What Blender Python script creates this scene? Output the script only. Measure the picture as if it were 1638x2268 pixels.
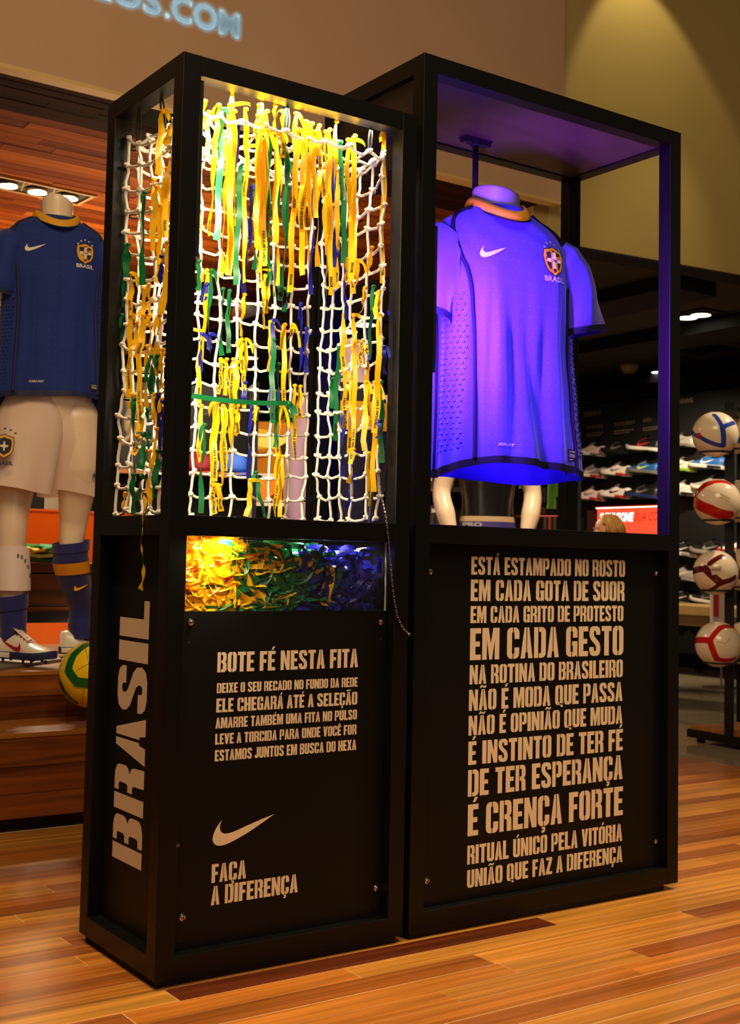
import bpy, math, random
from mathutils import Vector, Matrix, noise
random.seed(7)
for _o in list(bpy.data.objects):
    bpy.data.objects.remove(_o)
scene = bpy.context.scene
COL = scene.collection
PI = math.pi
# ------------------------------------------------------------------ camera
IW, IH, FPX = 1638.0, 2268.0, 2749.32
YAW, PITCH, ROLL = -0.6019, 0.0669, 0.0216
PPX, PPY = -35.43, -74.99
CAM = Vector((-1.1440, -2.3395, 0.8595))
_f = Vector((-math.sin(YAW) * math.cos(PITCH), math.cos(YAW) * math.cos(PITCH), math.sin(PITCH)))
_r0 = Vector((math.cos(YAW), math.sin(YAW), 0))
_u0 = _r0.cross(_f)
RGT = _r0 * math.cos(ROLL) + _u0 * math.sin(ROLL)
UPV = -_r0 * math.sin(ROLL) + _u0 * math.cos(ROLL)
cd = bpy.data.cameras.new('camera')
cam = bpy.data.objects.new('camera', cd)
COL.objects.link(cam)
cam.matrix_world = Matrix(((RGT.x, UPV.x, -_f.x, CAM.x), (RGT.y, UPV.y, -_f.y, CAM.y), (RGT.z, UPV.z, -_f.z, CAM.z), (0, 0, 0, 1)))
cd.sensor_fit = 'HORIZONTAL'
cd.sensor_width = 36.0
cd.lens = FPX * 36.0 / IW
cd.shift_x = -PPX / IW
cd.shift_y = PPY / IW
cd.clip_start = 0.05
cd.dof.use_dof = True
cd.dof.focus_distance = 2.9
cd.dof.aperture_fstop = 11
scene.camera = cam
# ------------------------------------------------------------------ world, exposure
scene.view_settings.view_transform = 'Standard'
scene.view_settings.look = 'None'
scene.view_settings.exposure = 0.9
scene.view_settings.gamma = 1.0
scene.view_settings.use_curve_mapping = False
w = bpy.data.worlds.new('store_dim')
scene.world = w
w.use_nodes = True
bg = w.node_tree.nodes['Background']
bg.inputs[0].default_value = (1.0, 0.72, 0.45, 1)
bg.inputs[1].default_value = 0.035
# ------------------------------------------------------------------ lights of the store
WARM = (1.0, 0.75, 0.44)
WARM2 = (1.0, 0.80, 0.55)


def area(name, loc, target, energy, sx, sy, col=WARM, spread=PI):
    l = bpy.data.lights.new(name, 'AREA')
    l.shape = 'RECTANGLE'
    l.size, l.size_y, l.energy, l.color, l.spread = sx, sy, energy, col, spread
    o = bpy.data.objects.new(name, l)
    COL.objects.link(o)
    o.location = loc
    o.rotation_euler = (Vector(target) - Vector(loc)).to_track_quat('-Z', 'Y').to_euler()
    return o


def spot(name, loc, target, energy, deg, blend=0.5, rad=0.05, col=WARM):
    l = bpy.data.lights.new(name, 'SPOT')
    l.energy, l.spot_size, l.spot_blend, l.shadow_soft_size, l.color = energy, math.radians(deg), blend, rad, col
    o = bpy.data.objects.new(name, l)
    COL.objects.link(o)
    o.location = loc
    o.rotation_euler = (Vector(target) - Vector(loc)).to_track_quat('-Z', 'Y').to_euler()
    return o


area('ceiling_wash_lamp', (-0.8, -2.2, 4.6), (0.6, 0.4, 0.4), 82, 2.6, 2.2, WARM)
spot('floor_spot_lamp', (2.6, -0.9, 4.6), (1.35, -0.35, 0), 310, 30, 0.8, 0.10)
spot('floor_spot_lamp', (-1.1, 0.2, 4.6), (-0.1, 0.25, 0), 190, 22, 0.8, 0.08)
spot('floor_spot_lamp', (3.2, 0.7, 4.6), (2.4, 0.75, 0), 260, 26, 0.8, 0.08)
spot('floor_spot_lamp', (0.3, -1.0, 4.6), (0.4, -0.4, 0), 60, 30, 0.9, 0.10)
spot('case_spot_lamp', (0.46, 0.26, 4.5), (0.30, 0.19, 1.0), 90, 12.5, 0.35, 0.03, (1.0, 0.86, 0.62))
spot('wall_washer_lamp', (4.42, 2.55, 5.0), (4.75, 3.0, 3.4), 18, 62, 0.35, 0.02, (1.0, 0.84, 0.42))
spot('wall_washer_lamp', (4.9, 1.7, 4.8), (4.7, 3.0, 2.7), 26, 34, 0.9, 0.05, (1.0, 0.84, 0.42))
# ------------------------------------------------------------------ helpers


def ray(px, py):
    return _f + RGT * ((px - IW / 2 - PPX) / FPX) - UPV * ((py - IH / 2 - PPY) / FPX)


def at(px, py, ax, val):
    """a pixel of the photograph on the plane axis = val"""
    d = ray(px, py)
    return CAM + d * ((val - CAM[ax]) / d[ax])


def atd(px, py, dep):
    return CAM + ray(px, py) * dep


def lin(c):
    c = c / 255.0
    return c / 12.92 if c <= 0.04045 else ((c + 0.055) / 1.055) ** 2.4


def rgb(c):
    return (lin(c[0]), lin(c[1]), lin(c[2]), 1.0)


WLOC = {}
LINKED = []


def lerp(a, b, t):
    return a + (b - a) * t


def sstep(a, b, x):
    t = max(0.0, min(1.0, (x - a) / (b - a)))
    return t * t * (3 - 2 * t)


def tag(o, label=None, cat=None, group=None, kind=None):
    if label:
        o['label'] = label
    if cat:
        o['category'] = cat
    if group:
        o['group'] = group
    if kind:
        o['kind'] = kind
    return o


def thing(name, label, cat, loc, group=None):
    o = bpy.data.objects.new(name, None)
    o.empty_display_size = 0.05
    COL.objects.link(o)
    o.location = loc
    WLOC[o.name] = Vector(loc)
    return tag(o, label, cat, group)


class MB:
    def __init__(s):
        s.v, s.f, s.m, s.uv = [], [], [], None

    def add(s, vs, fs, m=0):
        n = len(s.v)
        s.v += [Vector(p) for p in vs]
        for f in fs:
            s.f.append(tuple(i + n for i in f))
            s.m.append(m)
        return s

    def box(s, a, b, m=0):
        x0, y0, z0 = a
        x1, y1, z1 = b
        return s.add([(x0, y0, z0), (x1, y0, z0), (x1, y1, z0), (x0, y1, z0), (x0, y0, z1), (x1, y0, z1), (x1, y1, z1), (x0, y1, z1)],
                     [(0, 3, 2, 1), (4, 5, 6, 7), (0, 1, 5, 4), (1, 2, 6, 5), (2, 3, 7, 6), (3, 0, 4, 7)], m)

    def obox(s, c, ex, ey, ez, m=0):
        """box about c with half axes ex, ey, ez"""
        c, ex, ey, ez = Vector(c), Vector(ex), Vector(ey), Vector(ez)
        v = [c - ex - ey - ez, c + ex - ey - ez, c + ex + ey - ez, c - ex + ey - ez, c - ex - ey + ez, c + ex - ey + ez, c + ex + ey + ez, c - ex + ey + ez]
        return s.add(v, [(0, 3, 2, 1), (4, 5, 6, 7), (0, 1, 5, 4), (1, 2, 6, 5), (2, 3, 7, 6), (3, 0, 4, 7)], m)

    def loft(s, rings, m=0, caps=True, wrap=True):
        k = len(rings[0])
        vs = [p for r in rings for p in r]
        fs = []
        for i in range(len(rings) - 1):
            for j in range(k if wrap else k - 1):
                a, b = i * k + j, i * k + (j + 1) % k
                fs.append((a, b, b + k, a + k))
        if caps and wrap:
            fs.append(tuple(range(k - 1, -1, -1)))
            fs.append(tuple(range((len(rings) - 1) * k, len(rings) * k)))
        return s.add(vs, fs, m)

    def tube(s, pts, r, n=8, m=0, caps=True, up=None):
        pts = [Vector(p) for p in pts]
        t0 = (pts[1] - pts[0]).normalized()
        u = Vector(up) if up else (Vector((0, 0, 1)) if abs(t0.z) < 0.9 else Vector((1, 0, 0)))
        rings = []
        for i, p in enumerate(pts):
            t = (pts[min(i + 1, len(pts) - 1)] - pts[max(i - 1, 0)])
            t = t.normalized() if t.length > 1e-9 else t0
            u = (u - t * u.dot(t))
            u = u.normalized() if u.length > 1e-6 else t.orthogonal().normalized()
            w_ = t.cross(u)
            rr = r[i] if isinstance(r, (list, tuple)) else r
            ra, rb = rr if isinstance(rr, (list, tuple)) else (rr, rr)
            rings.append([p + w_ * (ra * math.cos(2 * PI * k / n)) + u * (rb * math.sin(2 * PI * k / n)) for k in range(n)])
        return s.loft(rings, m, caps)

    def lathe(s, c, prof, n=24, m=0, ax='z'):
        rings = []
        for r, h in prof:
            q = []
            for k in range(n):
                a = 2 * PI * k / n
                if ax == 'z':
                    q.append((c[0] + r * math.cos(a), c[1] + r * math.sin(a), c[2] + h))
                elif ax == 'y':
                    q.append((c[0] + r * math.cos(a), c[1] + h, c[2] - r * math.sin(a)))
                else:
                    q.append((c[0] + h, c[1] + r * math.cos(a), c[2] + r * math.sin(a)))
            rings.append(q)
        return s.loft(rings, m)

    def ball(s, c, r, nu=10, nv=6, m=0, sc=(1, 1, 1)):
        rings = []
        for i in range(1, nv):
            t = PI * i / nv
            rings.append([(c[0] + sc[0] * r * math.sin(t) * math.cos(2 * PI * k / nu), c[1] + sc[1] * r * math.sin(t) * math.sin(2 * PI * k / nu), c[2] - sc[2] * r * math.cos(t)) for k in range(nu)])
        return s.loft(rings, m)

    def poly(s, pts, m=0):
        return s.add(pts, [tuple(range(len(pts)))], m)

    def build(s, name, mats, parent=None, smooth=False, loc=None, bevel=0, seg=2, label=None, cat=None, group=None, kind=None):
        if parent is not None:
            org = WLOC[parent.name]
        elif loc is not None:
            org = Vector(loc)
        else:
            xs = [p.x for p in s.v]
            ys = [p.y for p in s.v]
            org = Vector(((min(xs) + max(xs)) / 2, (min(ys) + max(ys)) / 2, min(p.z for p in s.v)))
        me = bpy.data.meshes.new(name)
        me.from_pydata([tuple(p - org) for p in s.v], [], s.f)
        mats = mats if isinstance(mats, (list, tuple)) else [mats]
        for m_ in mats:
            me.materials.append(m_)
        if len(mats) > 1:
            me.polygons.foreach_set('material_index', s.m)
        if s.uv:
            l = me.uv_layers.new(name='UVMap')
            for lp in me.loops:
                l.data[lp.index].uv = s.uv[lp.vertex_index]
        if smooth:
            me.polygons.foreach_set('use_smooth', [True] * len(me.polygons))
        me.update()
        o = bpy.data.objects.new(name, me)
        COL.objects.link(o)
        if parent is not None:
            o.parent = parent
        else:
            o.location = org
        WLOC[o.name] = org
        if bevel:
            b = o.modifiers.new('bevel', 'BEVEL')
            b.width, b.segments, b.limit_method, b.angle_limit = bevel, seg, 'ANGLE', 0.7
        return tag(o, label, cat, group, kind)


def fuse(o, voxel, smooth=6):
    """turn overlapping closed tubes into one continuous skin"""
    r = o.modifiers.new('remesh', 'REMESH')
    r.mode, r.voxel_size, r.use_smooth_shade = 'VOXEL', voxel, True
    s = o.modifiers.new('smooth', 'SMOOTH')
    s.iterations, s.factor = smooth, 0.5
    return o


def dup(root, loc, rotz=0.0, label=None):
    def cp(o, par):
        c = o.copy()
        COL.objects.link(c)
        if par:
            c.parent = par
        for ch in list(o.children):
            cp(ch, c)
        return c
    r = cp(root, None)
    r.location = loc
    r.rotation_euler = (0, 0, rotz)
    if label:
        r['label'] = label
    return r


# ------------------------------------------------------------------ materials
def mat(name, col, rough=0.5, metal=0.0, spec=0.5, emit=None, es=0.0, var=0.0, vscale=20.0, bump=0.0, bscale=60.0, transl=0.0, coat=0.0, sheen=0.0):
    m = bpy.data.materials.new(name)
    m.use_nodes = True
    nt = m.node_tree
    b = nt.nodes['Principled BSDF']
    b.inputs['Base Color'].default_value = rgb(col)
    b.inputs['Roughness'].default_value = rough
    b.inputs['Metallic'].default_value = metal
    b.inputs['Specular IOR Level'].default_value = spec
    b.inputs['Coat Weight'].default_value = coat
    b.inputs['Sheen Weight'].default_value = sheen
    if emit:
        b.inputs['Emission Color'].default_value = rgb(emit)
        b.inputs['Emission Strength'].default_value = es
    if var or bump:
        g = nt.nodes.new('ShaderNodeNewGeometry')
        n = nt.nodes.new('ShaderNodeTexNoise')
        n.inputs['Scale'].default_value = vscale
        n.inputs['Detail'].default_value = 4
        nt.links.new(g.outputs['Position'], n.inputs['Vector'])
        if var:
            mr = nt.nodes.new('ShaderNodeMapRange')
            mr.inputs[1].default_value, mr.inputs[2].default_value = 0.3, 0.7
            mr.inputs[3].default_value, mr.inputs[4].default_value = 1 - var, 1 + var
            nt.links.new(n.outputs['Fac'], mr.inputs[0])
            h = nt.nodes.new('ShaderNodeHueSaturation')
            h.inputs['Color'].default_value = rgb(col)
            nt.links.new(mr.outputs[0], h.inputs['Value'])
            nt.links.new(h.outputs[0], b.inputs['Base Color'])
        if bump:
            n2 = nt.nodes.new('ShaderNodeTexNoise')
            n2.inputs['Scale'].default_value = bscale
            nt.links.new(g.outputs['Position'], n2.inputs['Vector'])
            bp = nt.nodes.new('ShaderNodeBump')
            bp.inputs['Strength'].default_value = bump
            bp.inputs['Distance'].default_value = 0.002
            nt.links.new(n2.outputs['Fac'], bp.inputs['Height'])
            nt.links.new(bp.outputs[0], b.inputs['Normal'])
    if transl:
        t = nt.nodes.new('ShaderNodeBsdfTranslucent')
        t.inputs[0].default_value = rgb(col)
        mx = nt.nodes.new('ShaderNodeMixShader')
        mx.inputs[0].default_value = transl
        nt.links.new(b.outputs[0], mx.inputs[1])
        nt.links.new(t.outputs[0], mx.inputs[2])
        nt.links.new(mx.outputs[0], nt.nodes['Material Output'].inputs[0])
    return m


def emis(name, col, s):
    m = bpy.data.materials.new(name)
    m.use_nodes = True
    nt = m.node_tree
    nt.nodes.remove(nt.nodes['Principled BSDF'])
    e = nt.nodes.new('ShaderNodeEmission')
    e.inputs[0].default_value = rgb(col)
    e.inputs[1].default_value = s
    nt.links.new(e.outputs[0], nt.nodes['Material Output'].inputs[0])
    return m


def wood(name, cols, rough=0.3, scale=(1.6, 30, 30), knots=0.25, spec=0.4, bump=0.15):
    """boards: every object draws its own tone, the grain runs along the first long axis"""
    m = bpy.data.materials.new(name)
    m.use_nodes = True
    nt = m.node_tree
    N, L = nt.nodes, nt.links
    b = N['Principled BSDF']
    b.inputs['Roughness'].default_value = rough
    b.inputs['Specular IOR Level'].default_value = spec
    g = N.new('ShaderNodeNewGeometry')
    oi = N.new('ShaderNodeObjectInfo')
    mu = N.new('ShaderNodeMath')
    mu.operation = 'MULTIPLY'
    mu.inputs[1].default_value = 53.0
    L.new(oi.outputs['Random'], mu.inputs[0])
    va = N.new('ShaderNodeVectorMath')
    va.operation = 'ADD'
    L.new(g.outputs['Position'], va.inputs[0])
    L.new(mu.outputs[0], va.inputs[1])
    mp = N.new('ShaderNodeMapping')
    mp.inputs['Scale'].default_value = scale
    L.new(va.outputs[0], mp.inputs[0])
    n = N.new('ShaderNodeTexNoise')
    n.inputs['Scale'].default_value = 1.0
    n.inputs['Detail'].default_value = 6
    n.inputs['Distortion'].default_value = 0.6
    L.new(mp.outputs[0], n.inputs['Vector'])
    n2 = N.new('ShaderNodeTexNoise')
    n2.inputs['Scale'].default_value = 0.35
    n2.inputs['Distortion'].default_value = 2.2
    L.new(mp.outputs[0], n2.inputs['Vector'])
    ramp = N.new('ShaderNodeValToRGB')
    ramp.color_ramp.interpolation = 'LINEAR'
    el = ramp.color_ramp.elements
    el[0].position, el[0].color = 0.0, rgb(cols[0])
    el[1].position, el[1].color = 1.0, rgb(cols[-1])
    for i in range(1, len(cols) - 1):
        e = el.new(i / (len(cols) - 1))
        e.color = rgb(cols[i])
    L.new(oi.outputs['Random'], ramp.inputs[0])
    r1 = N.new('ShaderNodeMapRange')
    r1.inputs[1].default_value, r1.inputs[2].default_value, r1.inputs[3].default_value, r1.inputs[4].default_value = 0.3, 0.7, 0.66, 1.24
    L.new(n.outputs['Fac'], r1.inputs[0])
    r2 = N.new('ShaderNodeMapRange')
    r2.inputs[1].default_value, r2.inputs[2].default_value, r2.inputs[3].default_value, r2.inputs[4].default_value = 0.32, 0.62, 1 - knots, 1.12
    L.new(n2.outputs['Fac'], r2.inputs[0])
    pm = N.new('ShaderNodeMath')
    pm.operation = 'MULTIPLY'
    L.new(r1.outputs[0], pm.inputs[0])
    L.new(r2.outputs[0], pm.inputs[1])
    h = N.new('ShaderNodeHueSaturation')
    L.new(ramp.outputs[0], h.inputs['Color'])
    L.new(pm.outputs[0], h.inputs['Value'])
    L.new(h.outputs[0], b.inputs['Base Color'])
    if bump:
        bp = N.new('ShaderNodeBump')
        bp.inputs['Strength'].default_value = bump
        bp.inputs['Distance'].default_value = 0.001
        L.new(n.outputs['Fac'], bp.inputs['Height'])
        L.new(bp.outputs[0], b.inputs['Normal'])
    return m


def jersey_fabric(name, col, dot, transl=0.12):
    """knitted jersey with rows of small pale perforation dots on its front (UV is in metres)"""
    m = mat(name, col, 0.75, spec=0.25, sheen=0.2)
    nt = m.node_tree
    N, L = nt.nodes, nt.links
    b = N['Principled BSDF']
    uv = N.new('ShaderNodeUVMap')
    sp = N.new('ShaderNodeSeparateXYZ')
    L.new(uv.outputs[0], sp.inputs[0])

    def cell(out, size):
        a = N.new('ShaderNodeMath')
        a.operation = 'DIVIDE'
        a.inputs[1].default_value = size
        L.new(out, a.inputs[0])
        f = N.new('ShaderNodeMath')
        f.operation = 'FRACT'
        L.new(a.outputs[0], f.inputs[0])
        s_ = N.new('ShaderNodeMath')
        s_.operation = 'SUBTRACT'
        s_.inputs[1].default_value = 0.5
        L.new(f.outputs[0], s_.inputs[0])
        q = N.new('ShaderNodeMath')
        q.operation = 'MULTIPLY'
        q.inputs[1].default_value = size
        L.new(s_.outputs[0], q.inputs[0])
        return q.outputs[0]
    cv = N.new('ShaderNodeCombineXYZ')
    L.new(cell(sp.outputs[0], 0.0175), cv.inputs[0])
    L.new(cell(sp.outputs[1], 0.030), cv.inputs[1])
    ln = N.new('ShaderNodeVectorMath')
    ln.operation = 'LENGTH'
    L.new(cv.outputs[0], ln.inputs[0])
    lt = N.new('ShaderNodeMath')
    lt.operation = 'LESS_THAN'
    lt.inputs[1].default_value = 0.0009
    L.new(ln.outputs['Value'], lt.inputs[0])
    mx = N.new('ShaderNodeMix')
    mx.data_type = 'RGBA'
    mx.inputs[6].default_value = rgb(col)
    mx.inputs[7].default_value = rgb(dot)
    L.new(lt.outputs[0], mx.inputs[0])
    L.new(mx.outputs[2], b.inputs['Base Color'])
    if transl:
        t = N.new('ShaderNodeBsdfTranslucent')
        t.inputs[0].default_value = rgb(col)
        ms = N.new('ShaderNodeMixShader')
        ms.inputs[0].default_value = transl
        L.new(b.outputs[0], ms.inputs[1])
        L.new(t.outputs[0], ms.inputs[2])
        L.new(ms.outputs[0], N['Material Output'].inputs[0])
    return m


def clear_sheet(name, gloss=0.07, tint=(255, 255, 255)):
    m = bpy.data.materials.new(name)
    m.use_nodes = True
    nt = m.node_tree
    nt.nodes.remove(nt.nodes['Principled BSDF'])
    t = nt.nodes.new('ShaderNodeBsdfTransparent')
    t.inputs[0].default_value = rgb(tint)
    g = nt.nodes.new('ShaderNodeBsdfGlossy')
    g.inputs['Roughness'].default_value = 0.03
    mx = nt.nodes.new('ShaderNodeMixShader')
    mx.inputs[0].default_value = gloss
    nt.links.new(t.outputs[0], mx.inputs[1])
    nt.links.new(g.outputs[0], mx.inputs[2])
    nt.links.new(mx.outputs[0], nt.nodes['Material Output'].inputs[0])
    return m


def leopard(name):
    m = mat(name, (214, 140, 84), 0.7)
    nt = m.node_tree
    b = nt.nodes['Principled BSDF']
    g = nt.nodes.new('ShaderNodeNewGeometry')
    v = nt.nodes.new('ShaderNodeTexVoronoi')
    v.inputs['Scale'].default_value = 38
    nt.links.new(g.outputs['Position'], v.inputs['Vector'])
    r = nt.nodes.new('ShaderNodeValToRGB')
    e = r.color_ramp.elements
    e[0].position, e[0].color = 0.22, rgb((150, 82, 40))
    e[1].position, e[1].color = 0.75, rgb((232, 180, 132))
    k = e.new(0.40)
    k.color = rgb((40, 20, 12))
    k = e.new(0.52)
    k.color = rgb((225, 165, 115))
    nt.links.new(v.outputs['Distance'], r.inputs[0])
    nt.links.new(r.outputs[0], b.inputs['Base Color'])
    return m


BLACK = mat('black_painted_steel', (9, 9, 8), 0.42, spec=0.28, bump=0.06, bscale=900)
PANELM = mat('black_painted_board', (9, 9, 8), 0.5, spec=0.25, bump=0.05, bscale=500, var=0.12, vscale=7)
CREAM = mat('cream_stencil_paint', (240, 216, 184), 0.65, var=0.05, vscale=9)
CHROME = mat('polished_screw_steel', (215, 205, 190), 0.18, 1.0)
STEEL = mat('brushed_steel', (175, 165, 150), 0.3, 1.0)
CORD = mat('white_net_cord', (236, 228, 214), 0.7, transl=0.1)
YEL = mat('yellow_satin', (252, 196, 8), 0.38, spec=0.5, transl=0.35)
GRN = mat('green_satin', (18, 110, 58), 0.38, spec=0.5, transl=0.3)
BLU = mat('blue_satin', (28, 34, 150), 0.36, spec=0.5, transl=0.3)
INK = mat('black_print_ink', (30, 24, 10), 0.6)
PLASTER1 = mat('taupe_plaster', (206, 168, 132), 0.9, var=0.03, vscale=2)
PLASTER2 = mat('khaki_plaster', (190, 165, 100), 0.9, var=0.03, vscale=2)
RIM = mat('pale_edge_trim', (228, 190, 120), 0.6)
CEILB = mat('black_ceiling_paint', (58, 50, 36), 0.9)
CEILG = mat('black_groove', (12, 11, 9), 0.9)
BLACKM = mat('black_matt', (12, 12, 11), 0.7)
DARK = mat('dark_display_board', (14, 14, 13), 0.65)
SKINW = mat('pale_mannequin_shell', (240, 212, 178), 0.32, spec=0.5)
ORANGE = mat('orange_display_panel', (250, 104, 10), 0.6, spec=0.15)
GREY = mat('grey_metal_plate', (128, 118, 108), 0.45, 0.3)
ORBOX = mat('orange_box_card', (240, 96, 20), 0.55)
WFLOOR = wood('tropical_floor_boards', [(98, 44, 20), (186, 110, 40), (206, 134, 52), (150, 78, 32), (212, 146, 58), (124, 58, 26), (198, 122, 46)], 0.28, (1.6, 62, 62), 0.22, 0.42)
FILLER = mat('pale_joint_filler', (244, 216, 170), 0.6)
WCEIL = wood('ceiling_boards', [(96, 42, 14), (150, 74, 26), (176, 96, 34), (120, 54, 18), (160, 82, 28)], 0.75, (1.6, 40, 40), 0.3, 0.06)
WSOFF = wood('shaded_soffit_boards', [(44, 20, 9), (60, 28, 12), (50, 24, 10)], 0.8, (1.6, 40, 40), 0.3, 0.05)  # shade of the band behind the bulkhead, put into darker board colours
WSTEP = wood('platform_boards', [(92, 44, 14), (128, 66, 22), (150, 82, 28), (110, 54, 18)], 0.42, (1.8, 40, 40), 0.5, 0.25)
TILEM = mat('polished_grey_tile', (150, 136, 110), 0.1, spec=0.55, var=0.05, vscale=3)
GROUT = mat('pale_grout', (205, 185, 150), 0.7)
LAMP = emis('lamp_glow', (255, 244, 214), 7.0)
LAMPW = emis('lamp_glow_soft', (255, 226, 190), 3.0)
# ------------------------------------------------------------------ structure: floors
ZF = -0.018


def structure(mb, name, mats, **k):
    return mb.build(name, mats, kind='structure', **k)


_unit = {}


def unit_box(key, m):
    if key not in _unit:
        mb = MB().box((-0.5, -0.5, -0.5), (0.5, 0.5, 0.5))
        me = bpy.data.meshes.new(key)
        me.from_pydata([tuple(p) for p in mb.v], [], mb.f)
        me.materials.append(m)
        _unit[key] = me
    return _unit[key]


def piece(name, key, m, a, b, parent):
    """a box piece sharing the unit mesh of its kind"""
    o = bpy.data.objects.new(name, unit_box(key, m))
    COL.objects.link(o)
    a, b = Vector(a), Vector(b)
    o.parent = parent
    o.location = (a + b) / 2 - WLOC[parent.name]
    o.scale = b - a
    return o


floor = structure(MB().box((-3.2, -3.4, -0.12), (3.47, 3.2, -0.021)), 'floor', mat('subfloor', (120, 70, 34), 0.5), loc=(0, 0, -0.12))
MB().box((-1.55, -1.42, -0.021), (3.47, 1.95, -0.0183)).build('joint_filler', FILLER, floor)
PW = 0.0737
rf = random.Random(11)
for k in range(-19, 27):
    y0 = k * PW - 0.001
    x = (-1.5 if k < 21 else 1.42) + rf.uniform(-0.6, 0)
    while x < 3.46:
        x1 = min(3.468, x + rf.choice([0.55, 0.75, 0.95, 1.2, 1.5, 1.8]) + rf.uniform(-0.08, 0.08))
        if 3.468 - x1 < 0.25:
            x1 = 3.468
        dz = rf.uniform(0, 0.0004)
        xa = max(x, -1.55 if k < 21 else 1.4)
        # boards the camera cannot see from anywhere near its place are left out
        if not (k < -9 and (xa > 1.6 or x1 < -0.9)) and x1 > xa + 0.05:
            piece('floor_board', 'floor_board', WFLOOR, (xa + 0.0008, y0 + 0.0009, -0.020), (x1 - 0.0008, y0 + PW - 0.0010, ZF + dz), floor)
        x = x1
structure(MB().box((3.47, -1.2, -0.03), (3.50, 9.6, ZF + 0.001)), 'trim_1', GREY)
tf = structure(MB().box((3.50, -1.2, -0.12), (12.0, 9.6, -0.0205)), 'floor_tiled', GROUT, loc=(3.5, 0, -0.12))
TS = 0.705
for i in range(0, 7):
    for j in range(-3, 7):
        xa, ya = 3.515 + i * TS, 1.83 + j * TS
        piece('tile', 'tile', TILEM, (xa + 0.0025 if i else 3.502, ya + 0.0025, -0.03), (xa + TS - 0.0025, ya + TS - 0.0025, ZF), tf)
# ------------------------------------------------------------------ structure: bulkheads, ceilings, walls
structure(MB().box((-6, 2.95, 3.012), (3.95, 3.06, 6.6)), 'wall_upper_left', PLASTER1)
structure(MB().box((-6, 2.944, 2.994), (3.95, 3.02, 3.012)), 'trim_2', RIM)
w2 = MB()
pl = [(3.83, 3.07), (9.5, 2.50), (9.5, 2.66), (3.83, 3.24)]
w2.loft([[(x, y, 2.80) for x, y in pl], [(x, y, 6.6) for x, y in pl]])
structure(w2, 'wall_upper_right', PLASTER2)
t3 = MB()
pl = [(3.83, 3.064), (9.5, 2.494), (9.5, 2.66), (3.83, 3.24)]
t3.loft([[(x, y, 2.785) for x, y in pl], [(x, y, 2.80) for x, y in pl]])
structure(t3, 'trim_3', CEILG)
cw = structure(MB().box((-2.5, 3.02, 3.03), (3.84, 11.2, 3.10)), 'ceiling', mat('ceiling_batten', (34, 18, 8), 0.9), loc=(0, 3, 3.03))
y = 3.02
row = 0
while y < 10.6:
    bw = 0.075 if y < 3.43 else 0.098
    dark = y < 3.43  # rows nearest the bulkhead get the shade-toned boards
    x = max(-1.2, 0.73 + 0.36 * (y - 3.45) - 1.3) - rf.uniform(0, 0.5)
    while x < 3.83:
        x1 = min(3.835, x + rf.uniform(0.5, 1.7))
        if 3.835 - x1 < 0.2:
            x1 = 3.835
        dz = rf.uniform(-0.004, 0.002)
        piece('ceiling_board', 'shaded_soffit_board' if dark else 'ceiling_board', WSOFF if dark else WCEIL, (x + 0.001, y + 0.001, 3.0 + dz), (x1 - 0.001, y + bw - 0.0015, 3.03), cw)
        x = x1
    y += bw
    row += 1
wd = structure(MB().box((3.845, 3.07, 2.84), (3.92, 11.2, 3.10)), 'trim_4', mat('beam_core', (40, 20, 9), 0.8), loc=(3.9, 3, 2.84))
for j in range(8):
    for i in range(2):
        piece('beam_board', 'beam_board', wood('beam_boards', [(110, 52, 20), (140, 70, 26), (120, 58, 22)], 0.5, (36, 1.6, 40), 0.3, 0.3) if 'beam_board' not in _unit else None,
              (3.835, 3.07 + j * 1.0, 2.842 + i * 0.08), (3.846, 3.068 + j + 1.0, 2.92 + i * 0.08), wd)
cb = structure(MB().box((3.92, 3.2, 2.84), (12.5, 12.5, 2.94)), 'ceiling_black', CEILB)
for i, (x, wd_, dp) in enumerate(((5.25, 0.45, 0.10), (6.62, 0.5, 0.11), (8.35, 0.5, 0.12), (9.75, 0.6, 0.12))):
    structure(MB().box((x, 3.25, 2.84 - dp), (x + wd_, 12.4, 2.84)), 'ceiling_beam_%d' % (i + 1), CEILG)
structure(MB().box((-2.5, 11.2, -0.02), (12.5, 11.4, 3.1)), 'wall_back', mat('dark_back_wall', (30, 26, 20), 0.9))
structure(MB().box((12.4, 2.6, -0.02), (12.6, 11.4, 3.1)), 'wall_right', mat('dark_right_wall', (24, 21, 16), 0.9))
# back-of-shop floor behind the platform
structure(MB().box((-2.5, 3.2, -0.12), (3.50, 11.2, -0.02)), 'floor_back', mat('dark_shop_floor', (70, 56, 42), 0.4))
# ------------------------------------------------------------------ stepped display platform
pf = thing('display_platform', 'stepped wooden display platform under the blue-shirted mannequin', 'platform', (0.2, 1.53, ZF))
MB().box((-2.3, 1.535, 0.012), (1.30, 3.1, 0.28)).box((-2.3, 1.853, 0.28), (1.30, 3.1, 0.445)).build('carcass', mat('platform_core', (40, 22, 10), 0.8), pf)
MB().box((-2.3, 1.56, ZF), (1.28, 3.05, 0.03)).build('plinth', BLACKM, pf)
for z0, z1 in ((0.030, 0.105), (0.1065, 0.19), (0.1915, 0.281)):
    x = -2.3 + rf.uniform(0, .4)
    while x < 1.3:
        x1 = min(1.3, x + rf.uniform(0.9, 1.8))
        piece('riser_board', 'riser_board', WSTEP, (x + .0008, 1.516, z0), (x1 - .0008, 1.536, z1), pf)
        x = x1
for z0, z1 in ((0.2965, 0.372), (0.3735, 0.444)):
    x = -2.3 + rf.uniform(0, .4)
    while x < 1.3:
        x1 = min(1.3, x + rf.uniform(0.9, 1.8))
        piece('riser_board', 'riser_board', WSTEP, (x + .0008, 1.839, z0), (x1 - .0008, 1.855, z1), pf)
        x = x1
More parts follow.
